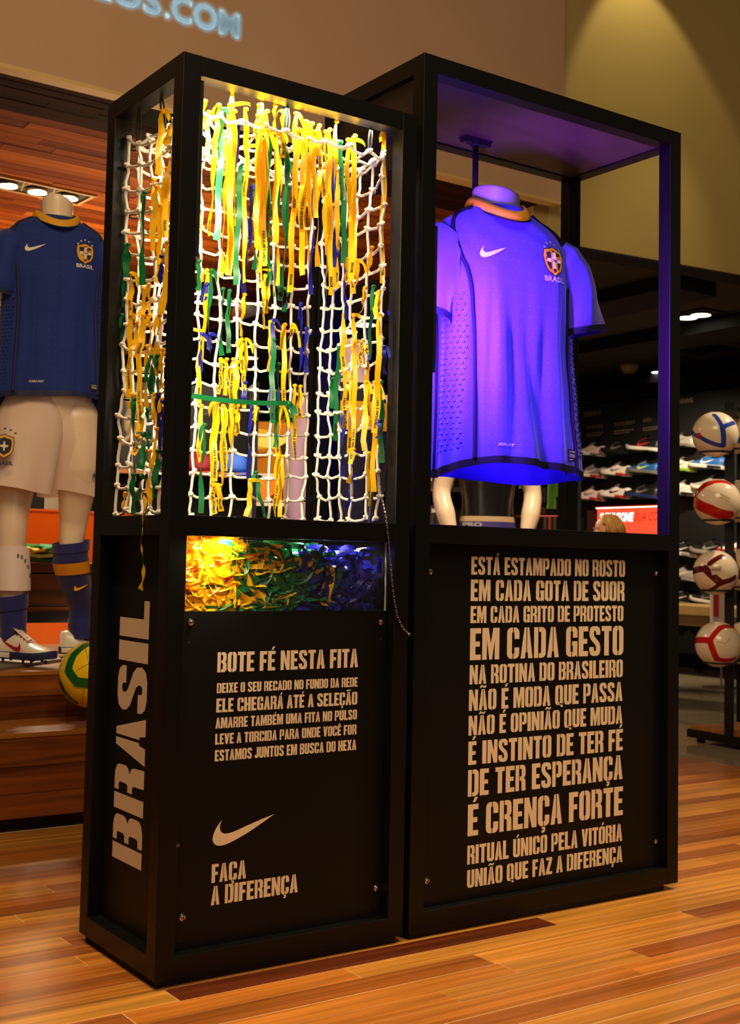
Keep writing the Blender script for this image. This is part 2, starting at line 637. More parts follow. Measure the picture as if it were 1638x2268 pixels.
WTREAD = wood('tread_boards', [(150, 92, 36), (170, 108, 44), (140, 84, 32)], 0.45, (1.8, 40, 40), 0.3, 0.3)
for y0, n, z0, z1 in ((1.512, 5, 0.281, 0.2955), (1.835, 19, 0.444, 0.4565)):
    for j in range(n):
        x = -2.3 + rf.uniform(0, .5)
        bw = 0.0655
        while x < 1.3:
            x1 = min(1.3, x + rf.uniform(0.8, 1.7))
            piece('tread_board', 'tread_board', WTREAD, (x + .0008, y0 + j * bw + .0006, z0), (x1 - .0008, y0 + (j + 1) * bw - .0006, z1 + rf.uniform(0, .0004)), pf)
            x = x1
# ------------------------------------------------------------------ recessed and ceiling lamps
FRAMEM = mat('lamp_frame_paint', (206, 170, 110), 0.5)
REFL = mat('lamp_reflector', (200, 190, 170), 0.15, 0.9)
LAMP_SPOTS = []


def downlight(pixels, z, r, label, glow=LAMP, frame=True, drop=0.0, pad=0.05, group='recessed ceiling spotlights'):
    c = [at(px, py, 2, z) for px, py in pixels]
    mid = sum(c, Vector()) / len(c)
    t = thing('recessed_spotlight', label, 'ceiling light', (mid.x, mid.y, z), group)
    d = (c[-1] - c[0]).normalized() if len(c) > 1 else Vector((1, 0, 0))
    n = Vector((-d.y, d.x, 0))
    hl = (c[-1] - c[0]).length / 2 + r + pad if len(c) > 1 else r + pad
    hw = r + pad
    f = MB()
    if frame:
        th = 0.018
        for s in (-1, 1):
            f.obox(mid + n * (hw * s) + Vector((0, 0, -0.006)), d * (hl + th), n * th * 0.5, (0, 0, 0.008))
            f.obox(mid + d * (hl * s) + Vector((0, 0, -0.006)), d * th * 0.5, n * hw, (0, 0, 0.008))
        f.build('frame', FRAMEM if z > 2.9 else BLACKM, t)
        MB().obox(mid + Vector((0, 0, -0.0015)), d * hl, n * hw, (0, 0, 0.0012)).build('backing', BLACKM, t)
        for i in range(len(c) - 1):
            q = (c[i] + c[i + 1]) / 2
            MB().tube([q + n * hw * .9 + d * .03, q - n * hw * .9 - d * .03], .005, 5).tube([q - n * hw * .9 + d * .03, q + n * hw * .9 - d * .03], .005, 5).build('gimbal', FRAMEM if z > 2.9 else BLACKM, t)
    for q in c:
        zz = -0.004 - drop
        k = MB().lathe((q.x, q.y, z + zz), [(r, 0), (r * 1.02, -0.018), (r * 0.9, -0.02), (r * 0.9, -0.008), (r * 0.05, -0.008)], 20).build('reflector', REFL, t, smooth=False)
        MB().lathe((q.x, q.y, z + zz), [(r * 0.86, -0.010), (r * 0.80, -0.0185), (r * 0.3, -0.022), (0.001, -0.0225)], 20).build('lens', glow, t, smooth=True)
    return c


c = downlight([(18, 404), (83, 418), (152, 432)], 3.0, 0.062, 'triple halogen spotlight recessed in the wood ceiling above the blue-shirted mannequin')
for q in c:
    spot('halogen_lamp', (q.x, q.y, 2.95), (q.x - 0.4, q.y - 1.6, 0.8), 55, 75, 0.7, 0.05, WARM2)
area('ceiling_fill_light', (2.2, 5.2, 1.9), (1.6, 4.6, 3.0), 26, 1.6, .5, (1.0, .66, .34))  # unseen fill light added to brighten the wood ceiling from below
c = downlight([(447, 664), (512, 667)], 3.0, 0.07, 'twin spotlight in the wood ceiling seen through the middle of the net')
c = downlight([(196, 744), (215, 751)], 2.99, 0.06, 'twin spotlight in the wood ceiling beside the mannequin elbow')
c = downlight([(768, 729), (808, 714)], 2.84, 0.10, 'twin spotlight in the black ceiling behind the right side of the net')
for q in c:
    spot('shop_lamp', (q.x, q.y, 2.75), (q.x - 0.2, q.y - 1.2, 0.5), 90, 90, 0.7, 0.05, WARM2)
c = downlight([(1522, 698), (1551, 692)], 2.84, 0.085, 'twin spotlight in the black ceiling right of the tall case')
for q in c:
    spot('shop_lamp', (q.x, q.y, 2.75), (7.4, q.y + 1.2, 0.6), 70, 90, 0.7, 0.05, WARM2)
downlight([(965, 898)], 2.84, 0.10, 'single round lamp in the black ceiling left of the glowing jersey hem', frame=False)
downlight([(553, 788)], 2.84, 0.09, 'faint lamp in the black ceiling behind the middle of the net', glow=LAMPW)
downlight([(1456, 820)], 2.84, 0.07, 'small lamp half hidden by the right post of the tall case', frame=False)
q = at(1393, 808, 2, 2.84)
sd = thing('smoke_detector', 'beige smoke detector on the black ceiling right of the jersey', 'smoke detector', (q.x, q.y, 2.84))
MB().lathe((q.x, q.y, 2.84), [(0.09, 0), (0.09, -0.02), (0.075, -0.05), (0.05, -0.085), (0.001, -0.09)], 20).build('housing', mat('detector_plastic', (190, 160, 120), 0.5), sd, smooth=True)
MB().lathe((q.x, q.y, 2.84), [(0.068, -0.058), (0.058, -0.074)], 20).build('vent_slot', BLACKM, sd)
q = at(1560, 765, 2, 2.84)
vt = thing('ceiling_vent', 'dark square air vent in the black ceiling above the ball rack', 'vent', (q.x, q.y, 2.84))
vf = MB()
for s in (-1, 1):
    vf.box((q.x - .3, q.y + s * .3 - .02, 2.80), (q.x + .3, q.y + s * .3 + .02, 2.84)).box((q.x + s * .3 - .02, q.y - .3, 2.80), (q.x + s * .3 + .02, q.y + .3, 2.84))
vf.build('frame', mat('vent_frame', (70, 62, 48), 0.6), vt)
for i in range(5):
    MB().obox((q.x - .22 + i * .11, q.y, 2.82), (.035, 0, .015), (0, .28, 0), (-.002, 0, .004)).build('slat', BLACKM, vt)
# ------------------------------------------------------------------ stencil lettering


def arc(cx, cy, rx, ry, a0, a1, n=5):
    return [(cx + rx * math.cos(math.radians(a0 + (a1 - a0) * i / n)), cy + ry * math.sin(math.radians(a0 + (a1 - a0) * i / n))) for i in range(n + 1)]


G_ = 0.17


def _half_l(w=5.0, s=2.0, r=1.7, ci=1.55):
    m = w / 2 - G_
    p = [(m, 10)] + arc(r, 10 - r, r, r, 90, 180) + arc(r, r, r, r, 180, 270) + [(m, 0)]
    if s < m - .1:
        p += [(m, ci)] + [(s + .15, ci), (s, ci + .3), (s, 9.7 - ci), (s + .15, 10 - ci), (m, 10 - ci)]
    return p


def mir(p, w):
    return [(w - x, y) for x, y in reversed(p)]


def glyphs():
    g = {}
    g['I'] = (2.2, [[(0, 0), (2.2, 0), (2.2, 10), (0, 10)]])
    g['L'] = (4.1, [[(0, 0), (4.1, 0), (4.1, 1.75), (2.1, 1.75), (2.1, 10), (0, 10)]])
    g['E'] = (4.2, [[(0, 0), (4.2, 0), (4.2, 1.7), (2.1, 1.7), (2.1, 4.2), (3.8, 4.2), (3.8, 5.8), (2.1, 5.8), (2.1, 8.3), (4.2, 8.3), (4.2, 10), (0, 10)]])
    g['F'] = (4.1, [[(0, 0), (2.1, 0), (2.1, 4.1), (3.7, 4.1), (3.7, 5.8), (2.1, 5.8), (2.1, 8.3), (4.1, 8.3), (4.1, 10), (0, 10)]])
    g['T'] = (4.5, [[(1.2, 0), (3.3, 0), (3.3, 8.3), (4.5, 8.3), (4.5, 10), (0, 10), (0, 8.3), (1.2, 8.3)]])
    g['H'] = (5.2, [[(0, 0), (2.1, 0), (2.1, 4.2), (3.1, 4.2), (3.1, 0), (5.2, 0), (5.2, 10), (3.1, 10), (3.1, 5.8), (2.1, 5.8), (2.1, 10), (0, 10)]])
    g['N'] = (5.3, [[(0, 0), (1.85, 0), (1.85, 5.2), (3.3, 0), (5.3, 0), (5.3, 10), (3.45, 10), (3.45, 5.0), (2.0, 10), (0, 10)]])
    g['M'] = (6.8, [[(0, 0), (1.85, 0), (1.85, 6.2), (2.85, 0), (3.95, 0), (4.95, 6.2), (4.95, 0), (6.8, 0), (6.8, 10), (4.3, 10), (3.4, 5.0), (2.5, 10), (0, 10)]])
    g['S'] = (5.0, [[(0, 3.0), (2.0, 3.0), (2.0, 2.1), (2.2, 1.6), (2.7, 1.55), (3.0, 2.0), (3.0, 2.9), (2.7, 3.7), (0.7, 5.5), (0.1, 6.7), (0, 8.2), (0.5, 9.5), (1.5, 10), (3.5, 10), (4.5, 9.5), (4.9, 8.4), (4.9, 7.1), (3.0, 7.1), (3.0, 7.9), (2.8, 8.4), (2.3, 8.45), (2.0, 8.0), (2.0, 7.2), (2.4, 6.4), (4.3, 4.7), (4.9, 3.5), (5.0, 1.8), (4.5, .5), (3.5, 0), (1.5, 0), (.5, .5), (0, 1.7)]])
    g['U'] = (5.0, [[(0, 10), (0, 1.8)] + arc(1.8, 1.8, 1.8, 1.8, 180, 270) + arc(3.2, 1.8, 1.8, 1.8, 270, 360) + [(5, 10), (2.95, 10), (2.95, 2.0), (2.7, 1.6), (2.3, 1.6), (2.05, 2.0), (2.05, 10)]])
    g['V'] = (5.0, [[(1.5, 0), (3.5, 0), (5, 10), (3.0, 10), (2.5, 4.2), (2.0, 10), (0, 10)]])
    g['X'] = (5.2, [[(0, 0), (2.05, 0), (2.6, 2.7), (3.15, 0), (5.2, 0), (3.75, 5.1), (5.1, 10), (3.1, 10), (2.6, 7.5), (2.1, 10), (.1, 10), (1.45, 5.1)]])
    g['Z'] = (4.6, [[(0, 0), (4.6, 0), (4.6, 1.7), (2.3, 1.7), (4.5, 8.4), (4.5, 10), (.1, 10), (.1, 8.3), (2.2, 8.3), (0, 1.7)]])
    g['J'] = (4.0, [[(0, 3), (1.8, 3), (1.8, 1.9), (2.0, 1.6), (2, 10), (4, 10), (4, 1.8)] + arc(2.3, 1.7, 1.7, 1.7, 0, -90, 4) + [(1.4, 0), (.4, .5), (0, 1.6)]])
    hl = _half_l()
    g['O'] = (5.0, [hl, mir(hl, 5.0)])
    g['Q'] = (5.2, [hl, mir(hl, 5.0), [(2.9, 1.2), (3.7, -1.0), (5.2, -1.0), (4.5, .6)]])
    cr_t = [(2.67, 10)] + arc(3.3, 8.3, 1.7, 1.7, 90, 0) + [(5, 6.3), (3.0, 6.3), (3.0, 8.15), (2.85, 8.45), (2.67, 8.45)]
    cr_b = [(2.67, 0), (2.67, 1.55), (2.85, 1.55), (3.0, 1.85), (3.0, 3.6), (5, 3.6)] + arc(3.3, 1.7, 1.7, 1.7, 0, -90)
    g['C'] = (5.0, [hl, cr_t, cr_b])
    g['G'] = (5.0, [hl, cr_t, [(2.67, 0), (2.67, 1.55), (2.85, 1.55), (3.0, 1.85), (3.0, 3.7), (2.67, 3.7), (2.67, 5.1), (5, 5.1), (5, 0), (4.5, 0), (4.3, .4), (3.6, 0)]])
    g['Ç'] = (5.0, [hl, cr_t, cr_b, [(1.7, -.3), (3.1, -.3), (3.3, -.9), (3.2, -1.7), (2.6, -2.2), (1.7, -2.2), (1.7, -1.4), (2.3, -1.4), (2.3, -.9), (1.7, -.9)]])
    st = [(0, 0), (1.75, 0), (1.75, 10), (0, 10)]
    b0 = 1.75 + 2 * G_
    g['D'] = (5.0, [st, [(b0, 0)] + arc(3.3, 1.7, 1.7, 1.7, 270, 360) + arc(3.3, 8.3, 1.7, 1.7, 0, 90) + [(b0, 10), (b0, 8.5), (2.8, 8.5), (3.0, 8.1), (3.0, 1.9), (2.8, 1.5), (b0, 1.5)]])
    g['B'] = (5.0, [st, [(b0, 0)] + arc(3.4, 1.6, 1.6, 1.6, 270, 360, 4) + [(5, 3.8), (4.75, 4.6), (4.2, 5.1), (4.7, 5.6), (4.9, 6.3)] + arc(3.4, 8.5, 1.5, 1.5, 0, 90, 4) + [(b0, 10), (b0, 8.6), (2.8, 8.6), (3.0, 8.3), (3.0, 6.4), (2.8, 6.0), (b0, 6.0), (b0, 4.5), (2.8, 4.5), (3.0, 4.1), (3.0, 1.9), (2.8, 1.5), (b0, 1.5)]])
    g['R'] = (5.0, [st, [(b0, 3.9), (2.7, 3.9), (2.95, 3.5), (3.0, 0), (5, 0), (4.9, 3.6), (4.7, 4.4), (4.1, 4.9), (4.7, 5.4), (4.95, 6.3)] + arc(3.4, 8.5, 1.5, 1.5, 0, 90, 4) + [(b0, 10), (b0, 8.5), (2.8, 8.5), (3.0, 8.2), (3.0, 6.0), (2.8, 5.5), (b0, 5.5)]])
    g['P'] = (4.9, [st, [(b0, 3.6), (3.4, 3.6)] + arc(3.3, 5.2, 1.6, 1.6, 270, 360, 4) + arc(3.3, 8.4, 1.6, 1.6, 0, 90, 4) + [(b0, 10), (b0, 8.5), (2.8, 8.5), (3.0, 8.2), (3.0, 5.5), (2.8, 5.1), (b0, 5.1)]])
    al = [(0, 0), (1.85, 0), (2.05, 2.0), (2.33, 2.0), (2.33, 10), (1.55, 10)]
    g['A'] = (5.0, [al, mir(al, 5.0)])
    ac = {'´': [(2.2, 10.6), (3.2, 10.6), (4.3, 12.2), (3.0, 12.2)], '^': [(.9, 10.5), (1.8, 10.5), (2.5, 11.2), (3.2, 10.5), (4.1, 10.5), (3.1, 12.1), (1.9, 12.1)],
          '~': [(.6, 10.5), (1.3, 10.5), (1.7, 11.0), (2.2, 11.0), (3.0, 10.6), (3.7, 10.6), (4.3, 11.1), (4.5, 11.9), (3.8, 11.9), (3.4, 11.5), (2.9, 11.5), (2.1, 12.0), (1.4, 12.0), (.8, 11.5)]}
    for ch, base, a in (('Á', 'A', '´'), ('Ã', 'A', '~'), ('É', 'E', '´'), ('Ê', 'E', '^'), ('Ó', 'O', '´'), ('Ú', 'U', '´'), ('Í', 'I', '´')):
        w_, p = g[base]
        dx = -1.2 if base == 'I' else (-.3 if base == 'E' else 0)
        g[ch] = (w_, p + [[(x + dx, y) for x, y in ac[a]]])
    return g


GLY = glyphs()


def stencil(text, fn, width, height, mb=None, track=0.55, space=2.0, m=0):
    """cut the words into polygons; fn(u, v) places them, u in 0..width, v in 0..height"""
    mb = mb or MB()
    tot = 0
    for ch in text:
        tot += space if ch == ' ' else GLY[ch][0]
        tot += track
    tot -= track
    sx, sy = width / tot, height / 10.0
    x = 0
    for ch in text:
        if ch == ' ':
            x += space + track
            continue
        w_, ps = GLY[ch]
        for p in ps:
            mb.poly([fn((x + a) * sx, b * sy) for a, b in p], m)
        x += w_ + track
    return mb


def words(body, fn, width=None, height=None, mb=None, shear=0.0, m=0, bold=0.0):
    """plain letters of the built-in font as flat polygons"""
    cu = bpy.data.curves.new('tmp', 'FONT')
    cu.body = body
    cu.offset = bold
    cu.resolution_u = 3
    o = bpy.data.objects.new('tmp', cu)
    COL.objects.link(o)
    me = bpy.data.meshes.new_from_object(o.evaluated_get(bpy.context.evaluated_depsgraph_get()))
    vs = [v.co.copy() for v in me.vertices]
    fs = [tuple(p.vertices) for p in me.polygons]
    bpy.data.objects.remove(o)
    bpy.data.curves.remove(cu)
    bpy.data.meshes.remove(me)
    x0, x1 = min(v.x for v in vs), max(v.x for v in vs)
    y0, y1 = min(v.y for v in vs), max(v.y for v in vs)
    sy = height / (y1 - y0) if height else width / (x1 - x0)
    sx = width / (x1 - x0) if width else sy
    mb = mb or MB()
    return mb.add([fn((v.x - x0) * sx + shear * (v.y - y0) * sy, (v.y - y0) * sy) for v in vs], fs, m)


SWOOSH = [(337, 1415), (312, 1447), (288, 1490), (275, 1532), (277, 1560), (291, 1579), (315, 1587), (345, 1583), (372, 1574), (440, 1540), (540, 1479), (690, 1373), (590, 1414), (500, 1454), (430, 1486), (385, 1502), (352, 1505), (332, 1494), (323, 1470), (326, 1443)]
SW = [((x - 273) / 417.0, (1587 - y + (x - 273) * -0.075) / 417.0) for x, y in SWOOSH]      # unit-wide, upright


def smooth_line(pl):
    out = []
    for i in range(len(pl) - 1):
        a, b, c2, d2 = pl[max(0, i - 1)], pl[i], pl[i + 1], pl[min(len(pl) - 1, i + 2)]
        for k in range(4):
            t = k / 4
            out.append(tuple(.5 * ((2 * b[q]) + (c2[q] - a[q]) * t + (2 * a[q] - 5 * b[q] + 4 * c2[q] - d2[q]) * t * t + (3 * b[q] - a[q] - 3 * c2[q] + d2[q]) * t ** 3) for q in (0, 1)))
    return out + [pl[-1]]


def samp(pl, t):
    L = [0]
    for i in range(1, len(pl)):
        L.append(L[-1] + math.dist(pl[i], pl[i - 1]))
    d = t * L[-1]
    for i in range(1, len(pl)):
        if d <= L[i] + 1e-9:
            k = (d - L[i - 1]) / max(1e-9, L[i] - L[i - 1])
            return (lerp(pl[i - 1][0], pl[i][0], k), lerp(pl[i - 1][1], pl[i][1], k))
    return pl[-1]


def swoosh(fn, width, mb=None, m=0, squash=1.0, pts=None, n=30):
    mb = mb or MB()
    Q = pts or SW
    lo = smooth_line([Q[i] for i in range(0, 12)])
    up = smooth_line([Q[0]] + [Q[i] for i in range(19, 10, -1)])
    vs, fs = [], []
    for i in range(n + 1):
        for pl in (lo, up):
            a = samp(pl, i / n)
            vs.append(fn(a[0] * width, a[1] * width * squash))
    for i in range(n):
        fs.append((2 * i, 2 * i + 2, 2 * i + 3, 2 * i + 1))
    return mb.add(vs, fs, m)


def screw(parent, p, n, r=0.0075):
    """domed cross-head screw on a face looking along n ('x' or 'y', towards minus)"""
    mb = MB()
    pr = [(r, 0), (r, -.001), (r * .92, -.0022), (r * .60, -.0030), (r * .58, -.0022), (r * .42, -.0036), (r * .15, -.0043), (.0001, -.0044)]
    mb.lathe(p, pr, 18, 0, n)
    h = .0045
    for a in (0.6, 0.6 + PI / 2):
        d = Vector((math.cos(a), 0, math.sin(a))) if n == 'y' else Vector((0, math.cos(a), math.sin(a)))
        nn = Vector((0, -1, 0)) if n == 'y' else Vector((-1, 0, 0))
        mb.obox(Vector(p) + nn * h, d * r * .32, d.cross(nn) * r * .07, nn * .0004, 1)
    return mb.build('screw', [CHROME, BLACKM], parent, smooth=False)


# ------------------------------------------------------------------ the two display cases
def frame_case(name, label, x0, x1, y0, y1, h, t, zr0, zr1, plinth):
    c = thing(name, label, 'display case', (x0, y0, ZF))
    for xa in (x0, x1 - t):
        for ya in (y0, y1 - t):
            MB().box((xa, ya, 0), (xa + t, ya + t, h)).build('post', BLACK, c, bevel=.0018)
    e = .0004
    for za, zb in ((0, t), (zr0, zr1), (h - t, h)):
        zz = e if za == 0 else (-e if zb == h else 0)
        for ya in (y0, y1 - t):
            MB().box((x0 + t - .002, ya + e, za + zz), (x1 - t + .002, ya + t - e, zb + zz)).build('rail', BLACK, c, bevel=.0012)
        for xa in (x0, x1 - t):
            MB().box((xa + e, y0 + t - .002, za + zz), (xa + t - e, y1 - t + .002, zb + zz)).build('rail', BLACK, c, bevel=.0012)
    MB().box((x0 + plinth[0], y0 + .012, ZF + .0002), (x1 - plinth[1], y1 - .012, .0008)).build('plinth', BLACKM, c)
    return c


# ---- left case: net and ribbons
AX, AY, AH, T = 0.627, 0.397, 1.936, 0.0435
caseA = frame_case('ribbon_display_case', 'shorter black steel display case with a knotted net and wish ribbons', 0, AX, 0, AY, AH, T, 0.906, 0.949, (.012, .012))
PY, PX = 0.030, 0.034                        # recessed front and side boards
fa = MB().box((T + .0005, PY, T + .0005), (AX - T - .0005, PY + .012, 0.7455)).build('front_panel', PANELM, caseA)
sa = MB().box((PX, T + .0005, T + .0005), (PX + .012, AY - T - .0005, 0.9055)).build('side_panel', PANELM, caseA)
MB().box((T, AY - .03, T), (AX - T, AY - .018, 0.905)).build('back_panel', PANELM, caseA)
MB().box((AX - .03, T, T), (AX - .018, AY - T, 0.905)).build('side_panel', PANELM, caseA)
MB().box((T, PY + .012, .735), (AX - .03, AY - .03, .7455)).build('bin_floor', PANELM, caseA)
wl, wr = at(411, 1353, 1, PY).x, at(854, 1357, 1, PY).x
MB().box((wr - .001, PY + .002, .7455), (wr + .003, PY + .006, .9055)).build('glass_edge', mat('glass_edge', (190, 200, 180), 0.3), caseA)
MB().box((T + .001, PY + .001, .7458), (wr, PY + .004, .9055)).build('bin_window', clear_sheet('clear_acrylic', 0.05), caseA)
for px, py in ((422, 1378), (843.5, 1378), (403, 2032), (832.5, 1967)):
    q = at(px, py, 1, PY)
    screw(caseA, (q.x, PY, q.z), 'y')
for px, py in ((418, 1424), (842.5, 1416), (399, 2085), (830.5, 2006)):
    q = at(px, py, 1, PY)
    MB().lathe((q.x, PY - .0004, q.z), [(.003, 0), (.0001, -.0002)], 12, 0, 'y').build('bolt_hole', mat('hole_black', (2, 2, 2), 0.9) if 'hole_black' not in bpy.data.materials else bpy.data.materials['hole_black'], caseA)
for px, py in ((240.5, 1365), (218, 1967)):
    q = at(px, py, 0, PX)
    screw(caseA, (PX, q.y, q.z), 'x', .0068)


def panel_line(parent, text, l, r, yp, ox, oy, sc):
    """l, r = (x, top, bottom) at both ends of a line, in crop pixels; the panel is the plane y = yp"""
    lt, lb = at(ox + l[0] / sc, oy + l[1] / sc, 1, yp), at(ox + l[0] / sc, oy + l[2] / sc, 1, yp)
    rt, rb = at(ox + r[0] / sc, oy + r[1] / sc, 1, yp), at(ox + r[0] / sc, oy + r[2] / sc, 1, yp)
    z0, z1 = (lb.z + rb.z) / 2, (lt.z + rt.z) / 2
    x0, x1 = lb.x, rb.x
    return stencil(text, lambda u, v: Vector((x0 + u, yp - .0004, z0 + v)), x1 - x0, z1 - z0).build('lettering', CREAM, parent)


S5 = 1638 / 540.0
for text, l, r in (('BOTE FÉ NESTA FITA', (305, 287, 420), (1250, 263, 390)), ('DEIXE O SEU RECADO NO FUNDO DA REDE', (302, 493, 560), (1248, 457, 520)),
                   ('ELE CHEGARÁ ATÉ A SELEÇÃO', (298, 595, 690), (1245, 555, 640)), ('AMARRE TAMBÉM UMA FITA NO PULSO', (293, 727, 798), (1243, 672, 740)),
                   ('LEVE A TORCIDA PARA ONDE VOCÊ FOR', (291, 832, 906), (1240, 775, 840)), ('ESTAMOS JUNTOS EM BUSCA DO HEXA', (288, 943, 1020), (1238, 875, 943)),
                   ('FAÇA', (266, 1712, 1840), (498, 1683, 1803)), ('A DIFERENÇA', (262, 1858, 1990), (845, 1778, 1897))):
    panel_line(fa, text, l, r, PY, 380, 1350, S5)
mb = swoosh(lambda u, v: at(380 + u / S5, 1350 + v / S5, 1, PY) - Vector((0, .0004, 0)), 1.0, pts=SWOOSH, n=48)
mb.build('logo', CREAM, fa)
# the word on the narrow side, reading upwards
b0, b1 = at(248, 1888, 0, PX), at(315, 1930, 0, PX)
t0, t1 = at(330, 1332, 0, PX), at(268, 1367, 0, PX)
za, zb = b1.z, t0.z
ya, yb = (b1.y + t0.y) / 2, (b0.y + at(266, 1400, 0, PX).y) / 2
for i, ch in enumerate('BRASIL'):
    pass
stencil('BRASIL', lambda u, v: Vector((PX - .0004, ya + v, za + u)), zb - za, yb - ya, track=.45).build('lettering', mat('beige_vinyl_letters', (206, 180, 150), 0.6), sa)
# worn paint at the near post
MB().lathe((0.0435, -.0004, .268), [(.004, 0), (.0001, -.0003)], 7, 0, 'y').build('paint_chip', mat('bare_primer', (110, 66, 34), 0.8), caseA)
# ---- right case: glowing jersey
BX0, BX1, BY0, BY1, BH = 0.6462, 1.5720, 0.0034, 0.4450, 2.10
caseB = frame_case('jersey_display_case', 'taller black steel display case holding the glowing jersey', BX0, BX1, BY0, BY1, BH, T, 0.907, 0.952, (.012, .045))
PYB = BY0 + .026
fb = MB().box((BX0 + T + .0005, PYB, T + .0005), (BX1 - T - .0005, PYB + .012, .9065)).build('front_panel', PANELM, caseB)
MB().box((BX0 + .02, BY0 + T, T), (BX0 + .032, BY1 - T, .906)).build('side_panel', PANELM, caseB)
MB().box((BX1 - .032, BY0 + T, T), (BX1 - .02, BY1 - T, .906)).build('side_panel', PANELM, caseB)
MB().box((BX0 + T, BY1 - .03, T), (BX1 - T, BY1 - .018, .906)).build('back_panel', PANELM, caseB)
MB().box((BX0 + T + .001, BY0 + T + .001, .93), (BX1 - T - .001, BY1 - T - .001, .9445)).build('shelf_panel', PANELM, caseB)
MB().box((BX0 + T + .003, BY0 + T + .003, BH - T + .003), (BX1 - T - .003, BY1 - T - .003, BH - .006)).build('top_panel', mat('top_board', (74, 62, 46), 0.42, var=0.1, vscale=5), caseB)
MB().box((BX0 + .02, BY0 + T, BH - T - .20), (BX0 + .03, BY1 - T, BH - T)).build('upper_side_panel', mat('dark_red_board', (42, 26, 20), 0.6), caseB)
for px, py in ((952, 1266), (1453, 1270), (944.5, 1951), (1452, 1864)):
    q = at(px, py, 1, PYB)
    screw(caseB, (q.x, PYB, q.z), 'y')
for text, l, r, oy in (('ESTÁ ESTAMPADO NO ROSTO', (167, 130, 288), (1495, 157, 300), 1200), ('EM CADA GOTA DE SUOR', (162, 330, 515), (1490, 338, 508), 1200),
                       ('EM CADA GRITO DE PROTESTO', (160, 558, 705), (1480, 548, 683), 1200), ('EM CADA GESTO', (155, 750, 1025), (1480, 722, 975), 1200),
                       ('NA ROTINA DO BRASILEIRO', (152, 1068, 1235), (1475, 1015, 1165), 1200), ('NÃO É MODA QUE PASSA', (146, 1278, 1464), (1472, 1210, 1372), 1200),
                       ('NÃO É OPINIÃO QUE MUDA', (143, 178, 352), (1472, 90, 240), 1540), ('É INSTINTO DE TER FÉ', (140, 403, 607), (1475, 288, 470), 1540),
                       ('DE TER ESPERANÇA', (137, 645, 880), (1473, 515, 720), 1540), ('É CRENÇA FORTE', (135, 940, 1222), (1475, 790, 1030), 1540),
                       ('RITUAL ÚNICO PELA VITÓRIA', (132, 1297, 1468), (1470, 1110, 1252), 1540), ('UNIÃO QUE FAZ A DIFERENÇA', (130, 1510, 1668), (1472, 1300, 1437), 1540)):
    panel_line(fb, text, l, r, PYB, 1000, oy, 3.9)
# blue lamps inside the tall case: a slim bar behind its left front post and a strip on the shelf
LEDM = mat('led_bar_housing', (30, 30, 34), 0.4)
bar = MB().box((BX0 + T + .001, BY0 + .006, 1.32), (BX0 + T + .012, BY0 + .030, 1.68))
bar.build('led_bar', LEDM, caseB)
BLUE = (0.22, 0.04, 1.0)
area('blue_led_lamp', (BX0 + T + .018, BY0 + .026, 1.50), (1.12, .15, 1.50), 17.0, .02, .34, BLUE, 2.2)
area('blue_led_lamp', (1.10, .24, .96), (1.10, .22, 1.6), 1.6, .3, .08, BLUE, 1.2)
spot('blue_spot_lamp', (1.00, .05, .97), (1.10, .115, 1.42), 14, 26, 1.0, .02, BLUE)
spot('blue_spot_lamp', (1.27, .05, .97), (1.20, .115, 1.40), 10, 24, 1.0, .02, BLUE)
# white lamps of the net case: a bar behind its left front post and a short one in the bin
bar = MB().box((T + .001, .006, 1.50), (T + .010, .028, 1.885)).build('led_bar', LEDM, caseA)
WLED = (1.0, .88, .62)
area('white_led_lamp', (T + .016, .030, 1.45), (.36, .24, 1.45), 3.4, .02, .8, WLED, 2.6)
area('white_led_lamp', (.31, .040, 1.888), (.31, .20, 1.45), 2.6, .46, .02, WLED, 2.4)
area('white_led_lamp', (.17, .062, .902), (.15, .075, .76), 1.7, .20, .02, WLED, 2.8)
area('white_led_lamp', (.43, .075, .902), (.43, .095, .76), .9, .24, .02, WLED, 2.6)
# ------------------------------------------------------------------ the knotted net
net = thing('goal_net', 'white knotted cord net hung inside the shorter display case', 'net', (0.31, 0.20, 0.95))
rn = random.Random(5)
NL, NR, NF, NB, NZ0, NZ1 = 0.062, 0.566, 0.055, 0.338, 0.962, 1.838
NBR = .542


def net_panel(name, P, nu, nv, jit=0.006, sag=0.006, rim=()):
    """P(u, v) in cells; a knot at every crossing, slack cords between"""
    K = {}
    for i in range(nu + 1):
        for j in range(nv + 1):
            p = P(i / nu, j / nv)
            K[i, j] = p + Vector((rn.uniform(-jit, jit), rn.uniform(-jit, jit) * .5, rn.uniform(-jit, jit)))
    mb = MB()
    kn = MB()

    def cordline(a, b, s):
        m1 = a.lerp(b, .3) + Vector((rn.uniform(-.002, .002), rn.uniform(-.003, .003), -s * rn.uniform(.3, 1.1)))
        m2 = a.lerp(b, .7) + Vector((rn.uniform(-.002, .002), rn.uniform(-.003, .003), -s * rn.uniform(.3, 1.1)))
        mb.tube([a, m1, m2, b], .0036, 6, caps=False)
    for i in range(nu + 1):
        for j in range(nv + 1):
            if i < nu:
                cordline(K[i, j], K[i + 1, j], sag)
            if j < nv:
                cordline(K[i, j], K[i, j + 1], 0)
            p = K[i, j]
            r = rn.uniform(.0068, .0085)
            kn.ball(p, r, 8, 6, sc=(1, 1, .85))
            a = rn.uniform(0, 6.28)
            d = Vector((math.cos(a), math.sin(a), rn.uniform(-.5, .5))) * .0062
            kn.ball(p + d, .0048, 7, 5)
            kn.ball(p - d + Vector((0, 0, .002)), .0046, 7, 5)
    o = mb.build(name, CORD, net, smooth=True)
    k = kn.build('knots', CORD, o, smooth=True, kind='stuff')
    return K


def slack(t):
    return 4 * t * (1 - t)


